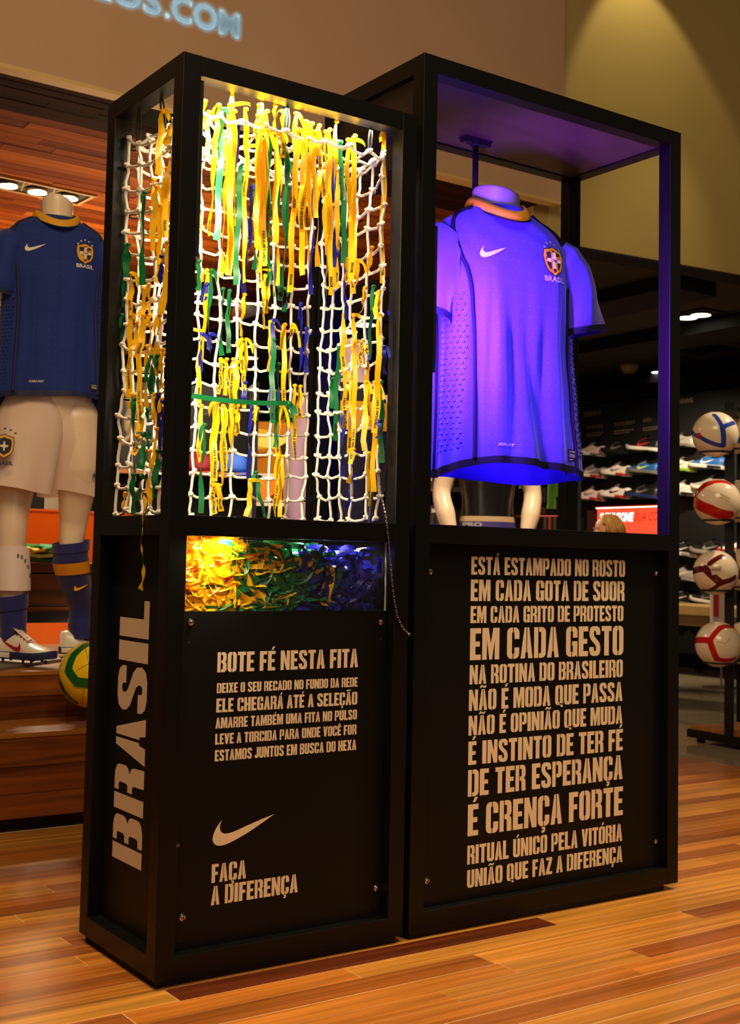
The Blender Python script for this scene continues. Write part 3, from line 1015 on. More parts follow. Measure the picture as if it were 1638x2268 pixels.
KB = net_panel('back_net', lambda u, v: Vector((NL + (NBR - NL) * u, NB - .012 * slack(v) * slack(u), lerp(NZ0, NZ1 - .01, v) - .006 * slack(u))), 9, 16)
KL = net_panel('left_net', lambda u, v: Vector((NL - .028 + .02 * slack(v) * slack(u), NF + (NB - NF) * u, lerp(NZ0, NZ1 - .03 * slack(u), v))), 5, 16, .0075)
KR = net_panel('right_net', lambda u, v: Vector((NR + .004 - .012 * slack(v) * slack(u), NF + (NB - .022 - NF) * u, lerp(NZ0, NZ1 - .02 * slack(u), v))), 5, 16, .0075)
KT = net_panel('roof_net', lambda u, v: Vector((NL + (NR - NL) * u, NF - .01 + (NB - NF + .01) * v, NZ1 - .03 * slack(u) * slack(v))), 9, 6, .008, .012)
hk = []
for j in (1, 5, 9, 13, 16):
    hk += [(KB[0, j], Vector((T, AY - T, KB[0, j].z))), (KB[9, j], Vector((AX - T, AY - T, KB[9, j].z)))]
for j in (3, 7, 11, 15):
    hk += [(KL[5, j], Vector((T - .01, AY - T, KL[5, j].z)))]
for i in (2, 4):
    hk += [(KL[i, 16], Vector((.030, KL[i, 16].y, AH - T)))]
    hk += [(KT[i * 2, 0], Vector((KT[i * 2, 0].x, T - .004, AH - T)))]
for a, b in hk:
    c_ = a.lerp(b, .5)
    d = (b - a)
    L = max(.012, d.length / 2)
    d = d.normalized() if d.length > 1e-4 else Vector((1, 0, 0))
    s_ = d.cross(Vector((0, 1, 0.3))).normalized()
    MB().tube([c_ + d * L * math.cos(q) + s_ * .0045 * math.sin(q) for q in [2 * PI * k / 12 for k in range(13)]], .0022, 6, caps=False).build('hook', BLACKM, net, smooth=True)
# ------------------------------------------------------------------ wish ribbons
ORD = ['', 'first', 'second', 'third', 'fourth', 'fifth', 'sixth', 'seventh', 'eighth', 'ninth', 'tenth', 'eleventh', 'twelfth', 'thirteenth', 'fourteenth', 'fifteenth', 'sixteenth', 'seventeenth', 'eighteenth', 'nineteenth', 'twentieth']


def ordinal(n):
    if n <= 20:
        return ORD[n]
    tens = {2: 'twenty', 3: 'thirty', 4: 'forty', 5: 'fifty', 6: 'sixty'}[n // 10]
    return tens + '-' + ORD[n % 10] if n % 10 else tens[:-1] + 'ieth'


RIB = {'y': (YEL, 'yellow'), 'g': (GRN, 'green'), 'b': (BLU, 'blue')}
ribs = []
rr = random.Random(21)


def strip(path, half, normals=None, seed=0, tw0=0.0, tw1=0.0, face=None):
    """rings of two points along a path, twisted about it"""
    out = []
    n = len(path)
    for i, p in enumerate(path):
        t = (path[min(i + 1, n - 1)] - path[max(i - 1, 0)]).normalized()
        f0 = face or Vector((0.57, 0.82, 0))
        wv = t.cross(f0)
        wv = wv.normalized() if wv.length > .05 else t.orthogonal().normalized()
        a = tw0 + (tw1 - tw0) * i / (n - 1) + .35 * math.sin(i * .9 + seed)
        wv = Matrix.Rotation(a, 3, t) @ wv
        hw = half[i] if isinstance(half, list) else half
        out.append((p - wv * hw, p + wv * hw, t, wv))
    return out


def ribbon(zone, px, py0, py1, col, top=None, drift=0.0, width=.0125, tail=True, text=None, face=None):
    """a ribbon tied at a pixel of the photograph and hanging to another"""
    y = None
    if top is None:
        if zone == 'roof':
            p = at(px, py0, 2, NZ1 - .012)
            if not (NF < p.y < NB and NL < p.x < NR):
                yy = min(NB - .02, max(NF + .005, p.y))
                p = at(px, py0, 1, yy)
                if p.x > NR - .005:
                    p = at(px, py0, 0, NR - .006)
        elif zone == 'back':
            p = at(px, py0, 1, NB - rr.uniform(.012, .03))
        elif zone == 'left':
            p = at(px, py0, 0, NL - .025 - rr.uniform(.004, .012))
        else:
            p = at(px, py0, 0, NR - rr.uniform(.012, .028))
    else:
        p = top
    dep = (p - CAM).dot(_f)
    L = max(.03, (py1 - py0) * dep / FPX)
    n = max(7, int(L / .022))
    sd = rr.uniform(0, 6)
    path = []
    for i in range(n + 1):
        t = i / n
        path.append(p + Vector((0, -.004, .002)) + RGT * (drift * dep / FPX * t + .0035 * math.sin(sd + t * 5) * t + .002 * math.sin(sd * 2 + t * 13)) + Vector((_f.x, _f.y, 0)) * (.004 * math.sin(sd * 3 + t * 7)) + Vector((0, 0, -L * t)))
    tw = rr.choice([0, 0, 0, .6, -.7, 1.4, -1.6, 2.9, PI]) + rr.uniform(-.2, .2)
    half = [width / 2 * (1 - .55 * math.exp(-i * 1.1)) for i in range(n + 1)]
    st = strip(path, half, seed=sd, tw0=rr.uniform(-.5, .5), tw1=tw, face=face)
    mb = MB()
    mb.loft([[a, b] for a, b, _t, _w in st], caps=False, wrap=False)
    # the knot and its short end
    mb.ball(p + Vector((0, -.006, .001)), .0062, 8, 6, sc=(1.1, .9, .8))
    tk = rr.random()
    if tail and tk < .62:
        s = rr.choice([-1, 1])
        e = rr.uniform(.006, .018) if tk < .48 else rr.uniform(.02, .04)
        dn = rr.uniform(.02, .06) if tk < .48 else rr.uniform(-.01, .02)
        q = [p + RGT * (s * e * math.sin(k / 5 * 1.5)) + Vector((0, -.007 - .002 * k, .004 * math.sin(k / 5 * PI) - dn * (k / 5) ** 1.5)) for k in range(6)]
        mb.loft([[a, b] for a, b, _t, _w in strip(q, width / 2 * .8, seed=sd, tw0=.3, tw1=1.2)], caps=False, wrap=False)
    o = mb.build('wish_ribbon', RIB[col][0], None, smooth=True, loc=p)
    ribs.append([zone, px, col, o, py0, py1])
    if text:
        k0 = 1 if text[1] is None else text[1]
        ln = .072 if len(text[0]) > 8 else .026
        hgt = .0062

        def place(u, v):
            d = L * k0 - ln + u if k0 <= 1 else u
            f = max(0.0, min(.9999, d / L)) * n
            i = int(f)
            c0 = path[i].lerp(path[i + 1], f - i)
            t_, w_ = st[i][2], st[i][3]
            nn = w_.cross(t_)
            if nn.dot(CAM - c0) < 0:
                nn = -nn
            side = t_.cross(nn)
            return c0 + side * (hgt / 2 - v) * 1.0 + nn * .0009
        stencil(text[0], place, ln, hgt).build('printed_words', INK if col == 'y' else INK, o)
    return o


T2 = 740 / 1638.0
roof = [(580, 370, 1035, 'y'), (620, 335, 570, 'y'), (645, 480, 950, 'y'), (688, 320, 970, 'g'), (700, 440, 640, 'y'), (735, 230, 1145, 'y'), (722, 300, 1140, 'y'), (705, 640, 1140, 'y'), (765, 400, 725, 'b'), (778, 560, 1190, 'g'),
        (800, 320, 760, 'y'), (810, 500, 1180, 'y'), (795, 850, 1220, 'b'), (838, 690, 1110, 'g'), (828, 700, 1090, 'b'), (880, 270, 1010, 'y'), (872, 420, 950, 'y'), (905, 330, 870, 'y'), (920, 430, 960, 'g'), (915, 750, 1190, 'g'),
        (890, 700, 1200, 'y'), (955, 440, 985, 'y'), (985, 330, 560, 'y'), (965, 480, 1250, 'g'), (1005, 310, 690, 'g'), (1000, 560, 1120, 'g'), (1010, 700, 1310, 'g'), (1045, 340, 770, 'y'), (1050, 560, 1225, 'y'), (1080, 560, 1140, 'y'),
        (1105, 400, 930, 'y'), (1125, 390, 980, 'y'), (1118, 600, 1230, 'y'), (1140, 560, 1235, 'b'), (1160, 400, 620, 'y'), (1165, 600, 1100, 'y'), (1190, 430, 760, 'y'), (1195, 600, 1040, 'y'), (1218, 520, 1240, 'y'), (1245, 380, 900, 'y'),
        (1240, 560, 1100, 'b'), (1252, 600, 1195, 'y'), (1265, 480, 770, 'g'), (1277, 600, 1080, 'g'), (1300, 470, 880, 'y'), (1335, 450, 1150, 'y'), (1328, 460, 1170, 'y'), (970, 520, 1190, 'y'), (860, 350, 520, 'y'), (1100, 500, 1000, 'y'),
        (745, 330, 900, 'y'), (865, 300, 1020, 'y'), (1060, 420, 830, 'y'), (1212, 420, 940, 'y'), (900, 430, 1100, 'y'), (1140, 430, 860, 'y'), (668, 300, 560, 'y'), (600, 280, 420, 'y'), (945, 300, 470, 'y'), (1090, 380, 700, 'y')]
for i, (x, a, b, c) in enumerate(roof):
    ribbon('roof', 180 + x * T2, 100 + a * T2, 100 + b * T2, c, width=rr.uniform(.0115, .0145), drift=rr.uniform(-7, 7),
           text=(('FAÇA A DIFERENÇA', .97) if i % 3 == 0 else ('BRASIL', .95)) if i % 2 == 0 else None)
ribbon('front', 180 + 1480 * T2, 100 + 425 * T2, 100 + 1185 * T2, 'y', top=at(180 + 1480 * T2, 100 + 425 * T2, 1, .06), text=('BRASIL', .95), drift=2)
S4 = 340 / 1638.0
back = [(205, 650, 1430, 'y'), (216, 680, 1120, 'b'), (268, 0, 980, 'y'), (320, 0, 750, 'g'), (300, 680, 850, 'b'), (440, 200, 920, 'g'), (510, 220, 890, 'g'), (415, 950, 1330, 'y'), (480, 950, 1340, 'y'), (550, 950, 1440, 'y'), (600, 980, 1540, 'y'),
        (670, 260, 720, 'y'), (638, 740, 1100, 'y'), (690, 740, 1480, 'y'), (680, 1200, 1430, 'b'), (890, 60, 640, 'y'), (930, 0, 470, 'y'), (945, 550, 1090, 'y'), (972, 530, 1480, 'b'), (985, 740, 1638, 'g'), (1030, 1000, 1600, 'g'), (1100, 580, 1638, 'y'),
        (1180, 580, 750, 'y'), (1270, 360, 1190, 'b'), (1330, 620, 1100, 'b'), (1040, 180, 330, 'g'), (1130, 190, 450, 'g'), (1205, 1230, 2040, 'y'), (1265, 1240, 1590, 'y'), (185, -100, 220, 'g'), (270, 150, 330, 'b'), (1130, 1410, 1600, 'g')]
for i, (x, a, b, c) in enumerate(back):
    ribbon('back', 400 + x * S4, 600 + a * S4, 600 + b * S4, c, width=rr.uniform(.0115, .014), drift=rr.uniform(-6, 4), text=(('FAÇA A DIFERENÇA', .96) if i % 2 else ('BRASIL', .93)) if i % 3 != 2 else None)
low = [(210, 0, 610, 'y'), (245, 200, 1150, 'g'), (350, -40, 870, 'y'), (385, -40, 810, 'y'), (440, 0, 850, 'y'), (345, 850, 1160, 'y'), (405, 850, 1130, 'y'), (530, 0, 620, 'y'), (600, 0, 320, 'y'), (742, 20, 800, 'b'), (730, 790, 1185, 'y'),
       (790, 20, 160, 'y'), (790, 710, 1190, 'g'), (1000, 0, 450, 'g'), (1060, 0, 540, 'y'), (1030, 540, 1190, 'y'), (1075, 540, 1190, 'y'), (460, 60, 700, 'y'), (365, 0, 640, 'y')]
for i, (x, a, b, c) in enumerate(low):
    ribbon('back', 400 + x * S4, 900 + a * S4, 900 + b * S4, c, width=rr.uniform(.0115, .014), drift=(22 if x == 790 and b > 900 else rr.uniform(-4, 4)), text=(('FAÇA A DIFERENÇA', .96) if i % 2 else ('BRASIL', .93)) if i % 3 != 1 else None)
S6 = 250 / 1181.0
right = [(370, 0, 590, 'y'), (385, 590, 1200, 'y'), (480, 0, 760, 'y'), (495, 270, 1560, 'y'), (445, 660, 1450, 'y'), (470, 1400, 1760, 'y'), (320, 340, 1320, 'g'), (382, 1010, 1690, 'b'), (430, 1690, 2020, 'b'), (565, 270, 520, 'y'), (620, 560, 1100, 'y'), (600, 700, 1420, 'y'),
         (630, 1440, 2000, 'y'), (745, 0, 1240, 'y'), (692, 700, 1850, 'y'), (765, 700, 1550, 'g'), (748, 1100, 1290, 'b'), (680, -300, 480, 'g'), (790, 330, 620, 'b'), (620, 330, 580, 'y'), (260, 660, 980, 'g')]
for i, (x, a, b, c) in enumerate(right):
    ribbon('right', 680 + x * S6, 700 + a * S6, 700 + b * S6, c, width=rr.uniform(.0115, .014), drift=rr.uniform(-5, 5), text=(('FAÇA A DIFERENÇA', .96) if i % 2 else ('BRASIL', .93)) if i % 3 != 2 else None)
S7 = 260 / 1638.0
for i, (x, a, b, c) in enumerate([(550, -250, 620, 'y'), (665, -200, 510, 'y'), (770, 60, 950, 'b'), (885, -200, 600, 'y'), (1135, -60, 340, 'y'), (800, 100, 440, 'y'), (930, 120, 570, 'y'), (1230, 560, 900, 'y'), (1040, 500, 860, 'y'), (640, -160, 260, 'b')]):
    ribbon('right', 640 + x * S7, 560 + a * S7, 560 + b * S7, c, width=rr.uniform(.0115, .014), drift=rr.uniform(-6, 6), text=('BRASIL', .9) if i % 2 else None)
S8 = 190 / 862.0
left = [(205, 1560, 2200, 'g'), (575, 220, 880, 'y'), (660, 380, 570, 'y'), (490, 910, 1190, 'y'), (400, 1040, 1980, 'g'), (520, 980, 1640, 'y'), (560, 1170, 1950, 'y'), (630, 1540, 2268, 'y'), (570, 1680, 1950, 'b'), (270, 1850, 2268, 'y'), (440, 1960, 2268, 'y'),
        (395, 2000, 2268, 'y'), (620, 800, 1500, 'y'), (655, 700, 1100, 'y'), (240, 1560, 1900, 'g')]
for i, (x, a, b, c) in enumerate(left):
    ribbon('left', 230 + x * S8, 200 + a * S8, 200 + b * S8, c, width=rr.uniform(.015, .018), drift=rr.uniform(-6, 4), text=('BRASIL', .92) if i % 3 == 0 else None, face=Vector((.95, .3, 0)))
S9 = 200 / 732.0
left2 = [(180, 0, 300, 'g'), (250, 0, 670, 'y'), (255, 640, 760, 'y'), (295, 60, 280, 'y'), (345, 0, 350, 'y'), (318, 260, 950, 'y'), (380, 250, 750, 'y'), (400, 0, 380, 'y'), (420, 330, 640, 'g'), (465, 330, 650, 'g'), (480, 0, 500, 'y'), (500, 680, 1170, 'y'), (505, 280, 600, 'y'),
         (505, 700, 1280, 'b'), (385, 760, 1000, 'g'), (345, 960, 1250, 'g'), (275, 680, 1350, 'g'), (300, 980, 1130, 'y'), (455, 920, 1290, 'y'), (400, 1100, 1540, 'y'), (268, 1290, 1610, 'g'), (330, 1300, 1500, 'g'), (205, 1440, 1600, 'y'), (440, 640, 900, 'y'), (465, 1100, 1480, 'g'), (470, 640, 1000, 'b')]
for i, (x, a, b, c) in enumerate(left2):
    ribbon('left', 220 + x * S9, 700 + a * S9, 700 + b * S9, c, width=rr.uniform(.014, .018), drift=rr.uniform(-6, 6), text=(('FAÇA A DIFERENÇA', .9) if i % 2 else ('BRASIL', .92)) if i % 4 < 2 else None, face=Vector((.95, .3, 0)))
# the long one that falls out over the side of the case
p0 = at(322, 1100, 0, .034)
path = [p0, at(318, 1130, 0, .012), at(316, 1150, 0, -.004), at(315, 1180, 0, -.006), at(311, 1200, 0, -.005), at(315, 1225, 0, -.006), at(318, 1255, 0, -.004), at(317, 1280, 0, -.005), at(311, 1306, 0, -.006)]
pp = []
for i in range(len(path) - 1):
    for k in range(4):
        pp.append(path[i].lerp(path[i + 1], k / 4))
pp.append(path[-1])
st = strip(pp, .0085, seed=.4, tw0=.9, tw1=.2, face=Vector((.95, .3, 0)))
hw = [.008, .006, .003, .0015, .004, .002, .006, .008, .0085]
o = MB().loft([[a.lerp(b, .5 - .5 * hw[min(8, i // 4)] / .0085), a.lerp(b, .5 + .5 * hw[min(8, i // 4)] / .0085)] for i, (a, b, _t, _w) in enumerate(st)], caps=False, wrap=False).build('wish_ribbon', YEL, None, smooth=True, loc=p0,
    label='long yellow ribbon falling out of the net over the narrow side of the shorter case', cat='ribbon', group='wish ribbons')
# the green one stretched across the back net
pa, pb = at(424, 876, 1, NB - .05), at(640, 893, 1, NB - .05)
q = [pa.lerp(pb, k / 14) + Vector((0, 0, -.006 * slack(k / 14))) for k in range(15)] + [at(652, 905, 1, NB - .05), at(655, 918, 1, NB - .05)]
mb = MB().loft([[a, b] for a, b, _t, _w in strip(q, .006, seed=1, tw0=0, tw1=.5, face=Vector((0, 1, 0)))], caps=False, wrap=False)
mb.ball(pb, .007, 8, 6)
mb.build('wish_ribbon', GRN, None, smooth=True, loc=pa, label='green ribbon stretched level across the back net', cat='ribbon', group='wish ribbons')
ZN = {'roof': 'hanging from the roof of the net', 'back': 'tied on the back of the net', 'left': 'tied on the left side of the net', 'right': 'tied on the right side of the net', 'front': 'hanging alone by the right front post of the net case'}
for z in ZN:
    for c in 'ygb':
        q = sorted([r for r in ribs if r[0] == z and r[2] == c], key=lambda r: r[1])
        for i, r in enumerate(q):
            ln = r[5] - r[4]
            kind = 'short' if ln < 60 else ('long' if ln > 170 else 'narrow')
            lab = '%s %s ribbon %s' % (kind, RIB[c][1], ZN[z]) + (', %s %s from left' % (ordinal(i + 1), RIB[c][1]) if len(q) > 1 else '')
            tag(r[3], lab, 'ribbon', 'wish ribbons')
# ------------------------------------------------------------------ loose ribbons in the bin
rb = random.Random(3)


def tangle(name, m, n, xr, label, zt):
    mb = MB()
    for i in range(n):
        x = rb.uniform(*xr)
        fr = rb.random()
        y = PY + .018 + (.28 * fr * fr)
        zmax = zt(x) + .012 * math.sin(x * 60)
        z = rb.uniform(.752, zmax)
        p = Vector((x, y, z))
        d = Vector((rb.gauss(0, 1), rb.gauss(0, .45), rb.gauss(0, .55))).normalized()
        k = Vector((rb.gauss(0, 1), rb.gauss(0, 1), rb.gauss(0, 1)))
        curl = rb.choice([4, 10, 18, 30, 40]) * rb.choice([-1, 1])
        ln = rb.uniform(.06, .20)
        ns = 11
        q = []
        for s in range(ns):
            q.append(p.copy())
            d = (Matrix.Rotation(curl * ln / ns, 3, k.normalized()) @ d).normalized()
            p = p + d * ln / ns
            p.y = max(PY + .012, min(AY - .05, p.y))
            p.z = max(.752, min(zmax + .012, p.z))
            p.x = max(T + .010, min(wr - .010, p.x))
        mb.loft([[a, b] for a, b, _t, _w in strip(q, .0064, seed=rb.uniform(0, 6), tw0=rb.uniform(-1.2, 1.2), tw1=rb.uniform(-1.2, 1.2), face=Vector((rb.uniform(-.4, .4), 1, rb.uniform(-.6, .6))))], caps=False, wrap=False)
    return mb.build(name, m, None, smooth=True, loc=((xr[0] + xr[1]) / 2, .15, .746), label=label, cat='ribbons', kind='stuff')


tangle('yellow_ribbon_tangle', YEL, 460, (.052, .215), 'tangle of loose yellow ribbons at the left of the bin window', lambda x: .882 - max(0, x - .17) * .5)
tangle('green_ribbon_tangle', GRN, 430, (.215, .40), 'tangle of loose green ribbons in the middle of the bin window', lambda x: .872)
tangle('blue_ribbon_tangle', BLU, 430, (.385, .535), 'tangle of loose blue ribbons at the right of the bin window', lambda x: .868)
n0 = len(ribs)


def loose(pixels, label, y=None, half=.0058, m=YEL, text=None):
    y = y or PY + .010
    P = [at(px, py, 1, y + (.004 * (i % 2))) for i, (px, py) in enumerate(pixels)]
    q = []
    for i in range(len(P) - 1):
        a, b, c2, d2 = P[max(0, i - 1)], P[i], P[i + 1], P[min(len(P) - 1, i + 2)]
        for k in range(5):
            t = k / 5
            q.append(.5 * ((2 * b) + (c2 - a) * t + (2 * a - 5 * b + 4 * c2 - d2) * t * t + (3 * b - a - 3 * c2 + d2) * t ** 3))
    q.append(P[-1])
    for v in q:
        v.y = max(v.y, PY + .0065)
    MB().loft([[a, b] for a, b, _t, _w in strip(q, half, seed=1.3, tw0=.3, tw1=.9, face=Vector((0, 1, 0)))], caps=False, wrap=False).build('loose_ribbon', m, None, smooth=True, loc=P[0], label=label, cat='ribbon', group='loose ribbons in the bin')


X7 = 540 / 1638.0
B7 = lambda l: [(380 + a * X7, 1150 + b * X7) for a, b in l]
loose(B7([(1000, 240), (950, 245), (930, 300), (950, 350), (1000, 350), (1045, 330), (1075, 335), (1080, 400), (1055, 500), (1050, 560), (1020, 570), (1000, 530), (1020, 450), (1045, 380), (1040, 335)]), 'yellow ribbon looped over the blue ones at the right of the bin window')
loose(B7([(540, 240), (640, 275), (720, 300), (770, 290), (850, 270), (845, 300), (740, 340), (640, 350), (560, 365)]), 'yellow ribbon trailing across the green ones in the bin window')
loose(B7([(620, 250), (650, 215), (700, 225), (730, 270), (735, 320), (700, 350)]), 'yellow ribbon curled into a hoop over the green ones in the bin window')
loose(B7([(390, 480), (440, 490), (500, 530), (560, 550), (625, 578)]), 'yellow ribbon lying low on the dark green ones in the bin window')
loose(B7([(640, 580), (690, 560), (730, 520), (760, 510), (770, 545), (765, 580)]), 'short yellow ribbon bent near the floor of the bin window')
# ------------------------------------------------------------------ pen on its chain
pn = thing('pen_on_chain', 'steel pen on a bead chain leaning inside the right front of the net', 'pen', (.55, .05, .949))
a, b = at(826, 1046, 1, .052), at(818, 1158, 1, .046)
MB().tube([a, a.lerp(b, .02), a.lerp(b, .04), b], [.002, .0042, .0046, .0046], 12).build('barrel', STEEL, pn, smooth=True)
CH = [(836, 1050), (841, 1075), (847, 1110), (853, 1136), (857, 1165), (861, 1200), (864, 1240), (868, 1290), (873, 1330), (880, 1365), (890, 1388), (905, 1405)]
YC = [.05, .046, .03, .004, -.006, -.006, -.007, -.007, -.007, -.007, -.006, -.004]
CP = [at(x, y, 1, YC[i]) for i, (x, y) in enumerate(CH)]
MB().tube([a, CP[0].lerp(a, .5) + Vector((0, 0, .004)), CP[0]], .0012, 6).build('ring', STEEL, pn, smooth=True)
LEN = [0]
for i in range(1, len(CP)):
    LEN.append(LEN[-1] + (CP[i] - CP[i - 1]).length)


def on_chain(d):
    for i in range(1, len(CP)):
        if d <= LEN[i] or i == len(CP) - 1:
            return CP[i - 1].lerp(CP[i], (d - LEN[i - 1]) / (LEN[i] - LEN[i - 1])), (CP[i] - CP[i - 1]).normalized()


lm = None
d = 0.0
kk = 0
while d < LEN[-1] - .003:
    p, t = on_chain(d)
    s_ = t.cross(Vector((0, 1, 0)) if kk % 2 else RGT).normalized()
    if lm is None:
        mb = MB().tube([Vector((0, 0, 0)) + Vector((0, 0, 1)) * .0036 * math.cos(q_) + Vector((1, 0, 0)) * .0019 * math.sin(q_) for q_ in [2 * PI * k / 10 for k in range(11)]], .00062, 4, caps=False)
        lm = bpy.data.meshes.new('chain_link')
        lm.from_pydata([tuple(v) for v in mb.v], [], mb.f)
        lm.materials.append(STEEL)
    o = bpy.data.objects.new('chain_link', lm)
    COL.objects.link(o)
    o.parent = pn
    o.location = p - WLOC[pn.name]
    o.rotation_euler = Matrix((s_, t.cross(s_), t)).transposed().to_euler() if False else (Matrix((s_, t.cross(s_), t)).transposed()).to_euler()
    d += .0062
    kk += 1
MB().ball((CP[-1].x, CP[-1].y, CP[-1].z), .004, 8, 6).build('anchor', STEEL, pn, smooth=True)
# ------------------------------------------------------------------ jerseys
JR = [(0.0, .224, .132, -.02), (.06, .221, .130, -.018), (.20, .212, .122, -.01), (.36, .204, .114, -.002), (.48, .207, .110, 0), (.57, .212, .102, .002), (.64, .208, .092, .004), (.675, .192, .084, .006), (.70, .168, .078, .008), (.718, .138, .072, .008), (.731, .110, .068, .008), (.742, .092, .066, .006), (.748, .086, .064, .004)]
JH = .748


def jprof(z):
    for i in range(len(JR) - 1):
        a, b = JR[i], JR[i + 1]
        if z <= b[0] or i == len(JR) - 2:
            t = max(0, min(1, (z - a[0]) / (b[0] - a[0])))
            if i < 5:
                t = t * t * (3 - 2 * t) * .5 + t * .5
            return [lerp(a[k], b[k], t) for k in (1, 2, 3)]


def make_surf(seed, amp, lean=0.0):
    folds = [(-2.30, .050, .55, .010), (-2.02, .045, .60, .012), (-1.78, .05, .52, .013), (-1.52, .045, .58, .014), (-1.30, .05, .50, .012), (-1.02, .06, .60, .012), (-.70, .06, .55, .010), (1.0, .08, .55, .010), (1.8, .08, .5, .010), (2.5, .08, .5, .010)]

    def surf(th, z, off=0.0):
        a, b, yc = jprof(z)
        c, s = math.cos(th), math.sin(th)
        e = 2 / 2.35
        x = a * math.copysign(abs(c) ** e, c)
        y = b * math.copysign(abs(s) ** e, s)
        k = amp * (1 - sstep(.5, .70, z)) * (1.05 - .55 * z / JH)
        ph = seed + .8 * noise.noise(Vector((seed * 7, z * 2.2, 0)))
        f = math.sin(7 * th + ph + 2.2 * z) * .6 + math.sin(13 * th - 1.7 * ph - 3 * z) * .34 + noise.noise(Vector((c * 2.6, s * 2.6 + seed, z * 2.0))) * .8
        f = math.copysign(abs(f) ** 1.2, f)
        cr = .0016 * math.sin(z * 90 + th * 9 + 3 * noise.noise(Vector((c * 3, s * 3, z * 7 + seed)))) * sstep(.5, .62, z) * (1 - sstep(.70, .73, z))
        tt = (th + PI) % (2 * PI) - PI
        for fi, (f0, fw, fz, fd) in enumerate(folds):
            ctr = f0 + .10 * math.sin(z * 5 + fi * 2.1 + seed) * (1 - z / JH)
            g = math.exp(-((tt - ctr) / (fw * (1.6 - z))) ** 2)
            f -= g * fd / amp * .5 * sstep(fz + .04, fz - .25, z) if False else 0
            k2 = (1 - sstep(fz - .25, fz + .04, z)) * fd * amp / .0125
            cr -= g * k2
        n = Vector((c / a, s / b, 0)).normalized()
        p = Vector((x + lean * (1 - sstep(.56, .74, z)), y + yc, z)) + n * (k * f + cr + off)
        # uneven hem
        p.z += (1 - sstep(0, .12, z)) * (.006 * math.sin(3 * th + seed) + (.030 * max(0, -s) ** 1.5))
        return p
    return surf


def front_fn(surf, xc, zc, off, T4):
    """maps flat (u, v) about a chest point on to the cloth, u to the wearer's left"""
    def g(u, v):
        x, z = xc + u, zc + v
        lo, hi = -PI + .05, -.05
        for _ in range(26):
            md = (lo + hi) / 2
            if surf(md, z).x < x:
                lo = md
            else:
                hi = md
        return T4 @ surf((lo + hi) / 2, z, off)
    return g


def crest(par, surf, T4, xc, zc, sc, mats, words_mat, word='BRASIL', off=.0022):
    gold, navy, beige = mats
    sh = [(-.5, .50), (-.25, .56), (0, .66), (.25, .56), (.5, .50), (.54, .2), (.5, -.2), (.36, -.45), (.12, -.58), (0, -.68), (-.12, -.58), (-.36, -.45), (-.5, -.2), (-.54, .2)]

    def lay(pts, k, o, m, name):
        fn = front_fn(surf, xc, zc, o, T4)
        mb = MB()
        vs = [fn(0, 0)] + [fn(x * k * sc, y * k * sc) for x, y in pts]
        n = len(pts)
        mb.add(vs, [(0, 1 + i, 1 + (i + 1) % n) for i in range(n)])
        return mb.build(name, m, par)
    lay(sh, 1.1, off, navy, 'crest_edge')
    lay(sh, 1.02, off + .0006, gold, 'crest_border')
    lay(sh, .80, off + .0012, navy, 'crest_field')
    fn = front_fn(surf, xc, zc, off + .0018, T4)
    mb = MB()
    for x in (-.17, .08):
        mb.poly([fn(q[0] * sc, q[1] * sc) for q in ((x, -.52), (x + .09, -.54), (x + .09, .52), (x, .50))])
    for y in (-.02, .17):
        mb.poly([fn(q[0] * sc, q[1] * sc) for q in ((-.44, y), (.44, y), (.44, y + .08), (-.44, y + .08))])
    mb.build('crest_stripes', gold, par)
    fn = front_fn(surf, xc, zc + .03 * sc, off + .0025, T4)
    cross = []
    for k in range(4):
        a = PI / 2 * k + PI / 4 * 0
        ca, sa = math.cos(a), math.sin(a)
        for x, y in ((.13, .13), (.20, .34), (.36, .30), (.30, 0), (.36, -.30), (.20, -.34)):
            pass
    star = []
    for k in range(16):
        a = 2 * PI * k / 16 + PI / 16
        r = .40 if k % 4 in (0, 3) else .17
        star.append((r * math.sin(a), r * math.cos(a)))
    mb = MB()
    mb.add([fn(0, 0)] + [fn(x * sc, y * sc) for x, y in star], [(0, 1 + i, 1 + (i + 1) % 16) for i in range(16)])
    mb.build('crest_cross', beige, par)
    fn = front_fn(surf, xc, zc + .03 * sc, off + .003, T4)
    words('CBF', lambda u, v: fn((u - .17 * sc), (v - .07 * sc)), .36 * sc, .13 * sc, bold=.02).build('crest_letters', navy, par)
    mb = MB()
    for k in range(5):
        a = math.radians(-46 + 23 * k)
        cx, cy = .92 * math.sin(a) * .72, .93 * math.cos(a) + .02 - .10 * (1 - math.cos(a))
        fn = front_fn(surf, xc, zc, off, T4)
        st5 = []
        for q in range(10):
            b = PI * q / 5
            r = .085 if q % 2 == 0 else .036
            st5.append(fn((cx + r * math.sin(b)) * sc, (cy + r * math.cos(b)) * sc))
        mb.poly(st5)
    mb.build('crest_stars', words_mat, par)
    fn = front_fn(surf, xc, zc - .98 * sc, off, T4)
    words(word, lambda u, v: fn(u - .58 * sc, v), 1.16 * sc, .26 * sc, bold=.025).build('crest_word', words_mat, par)


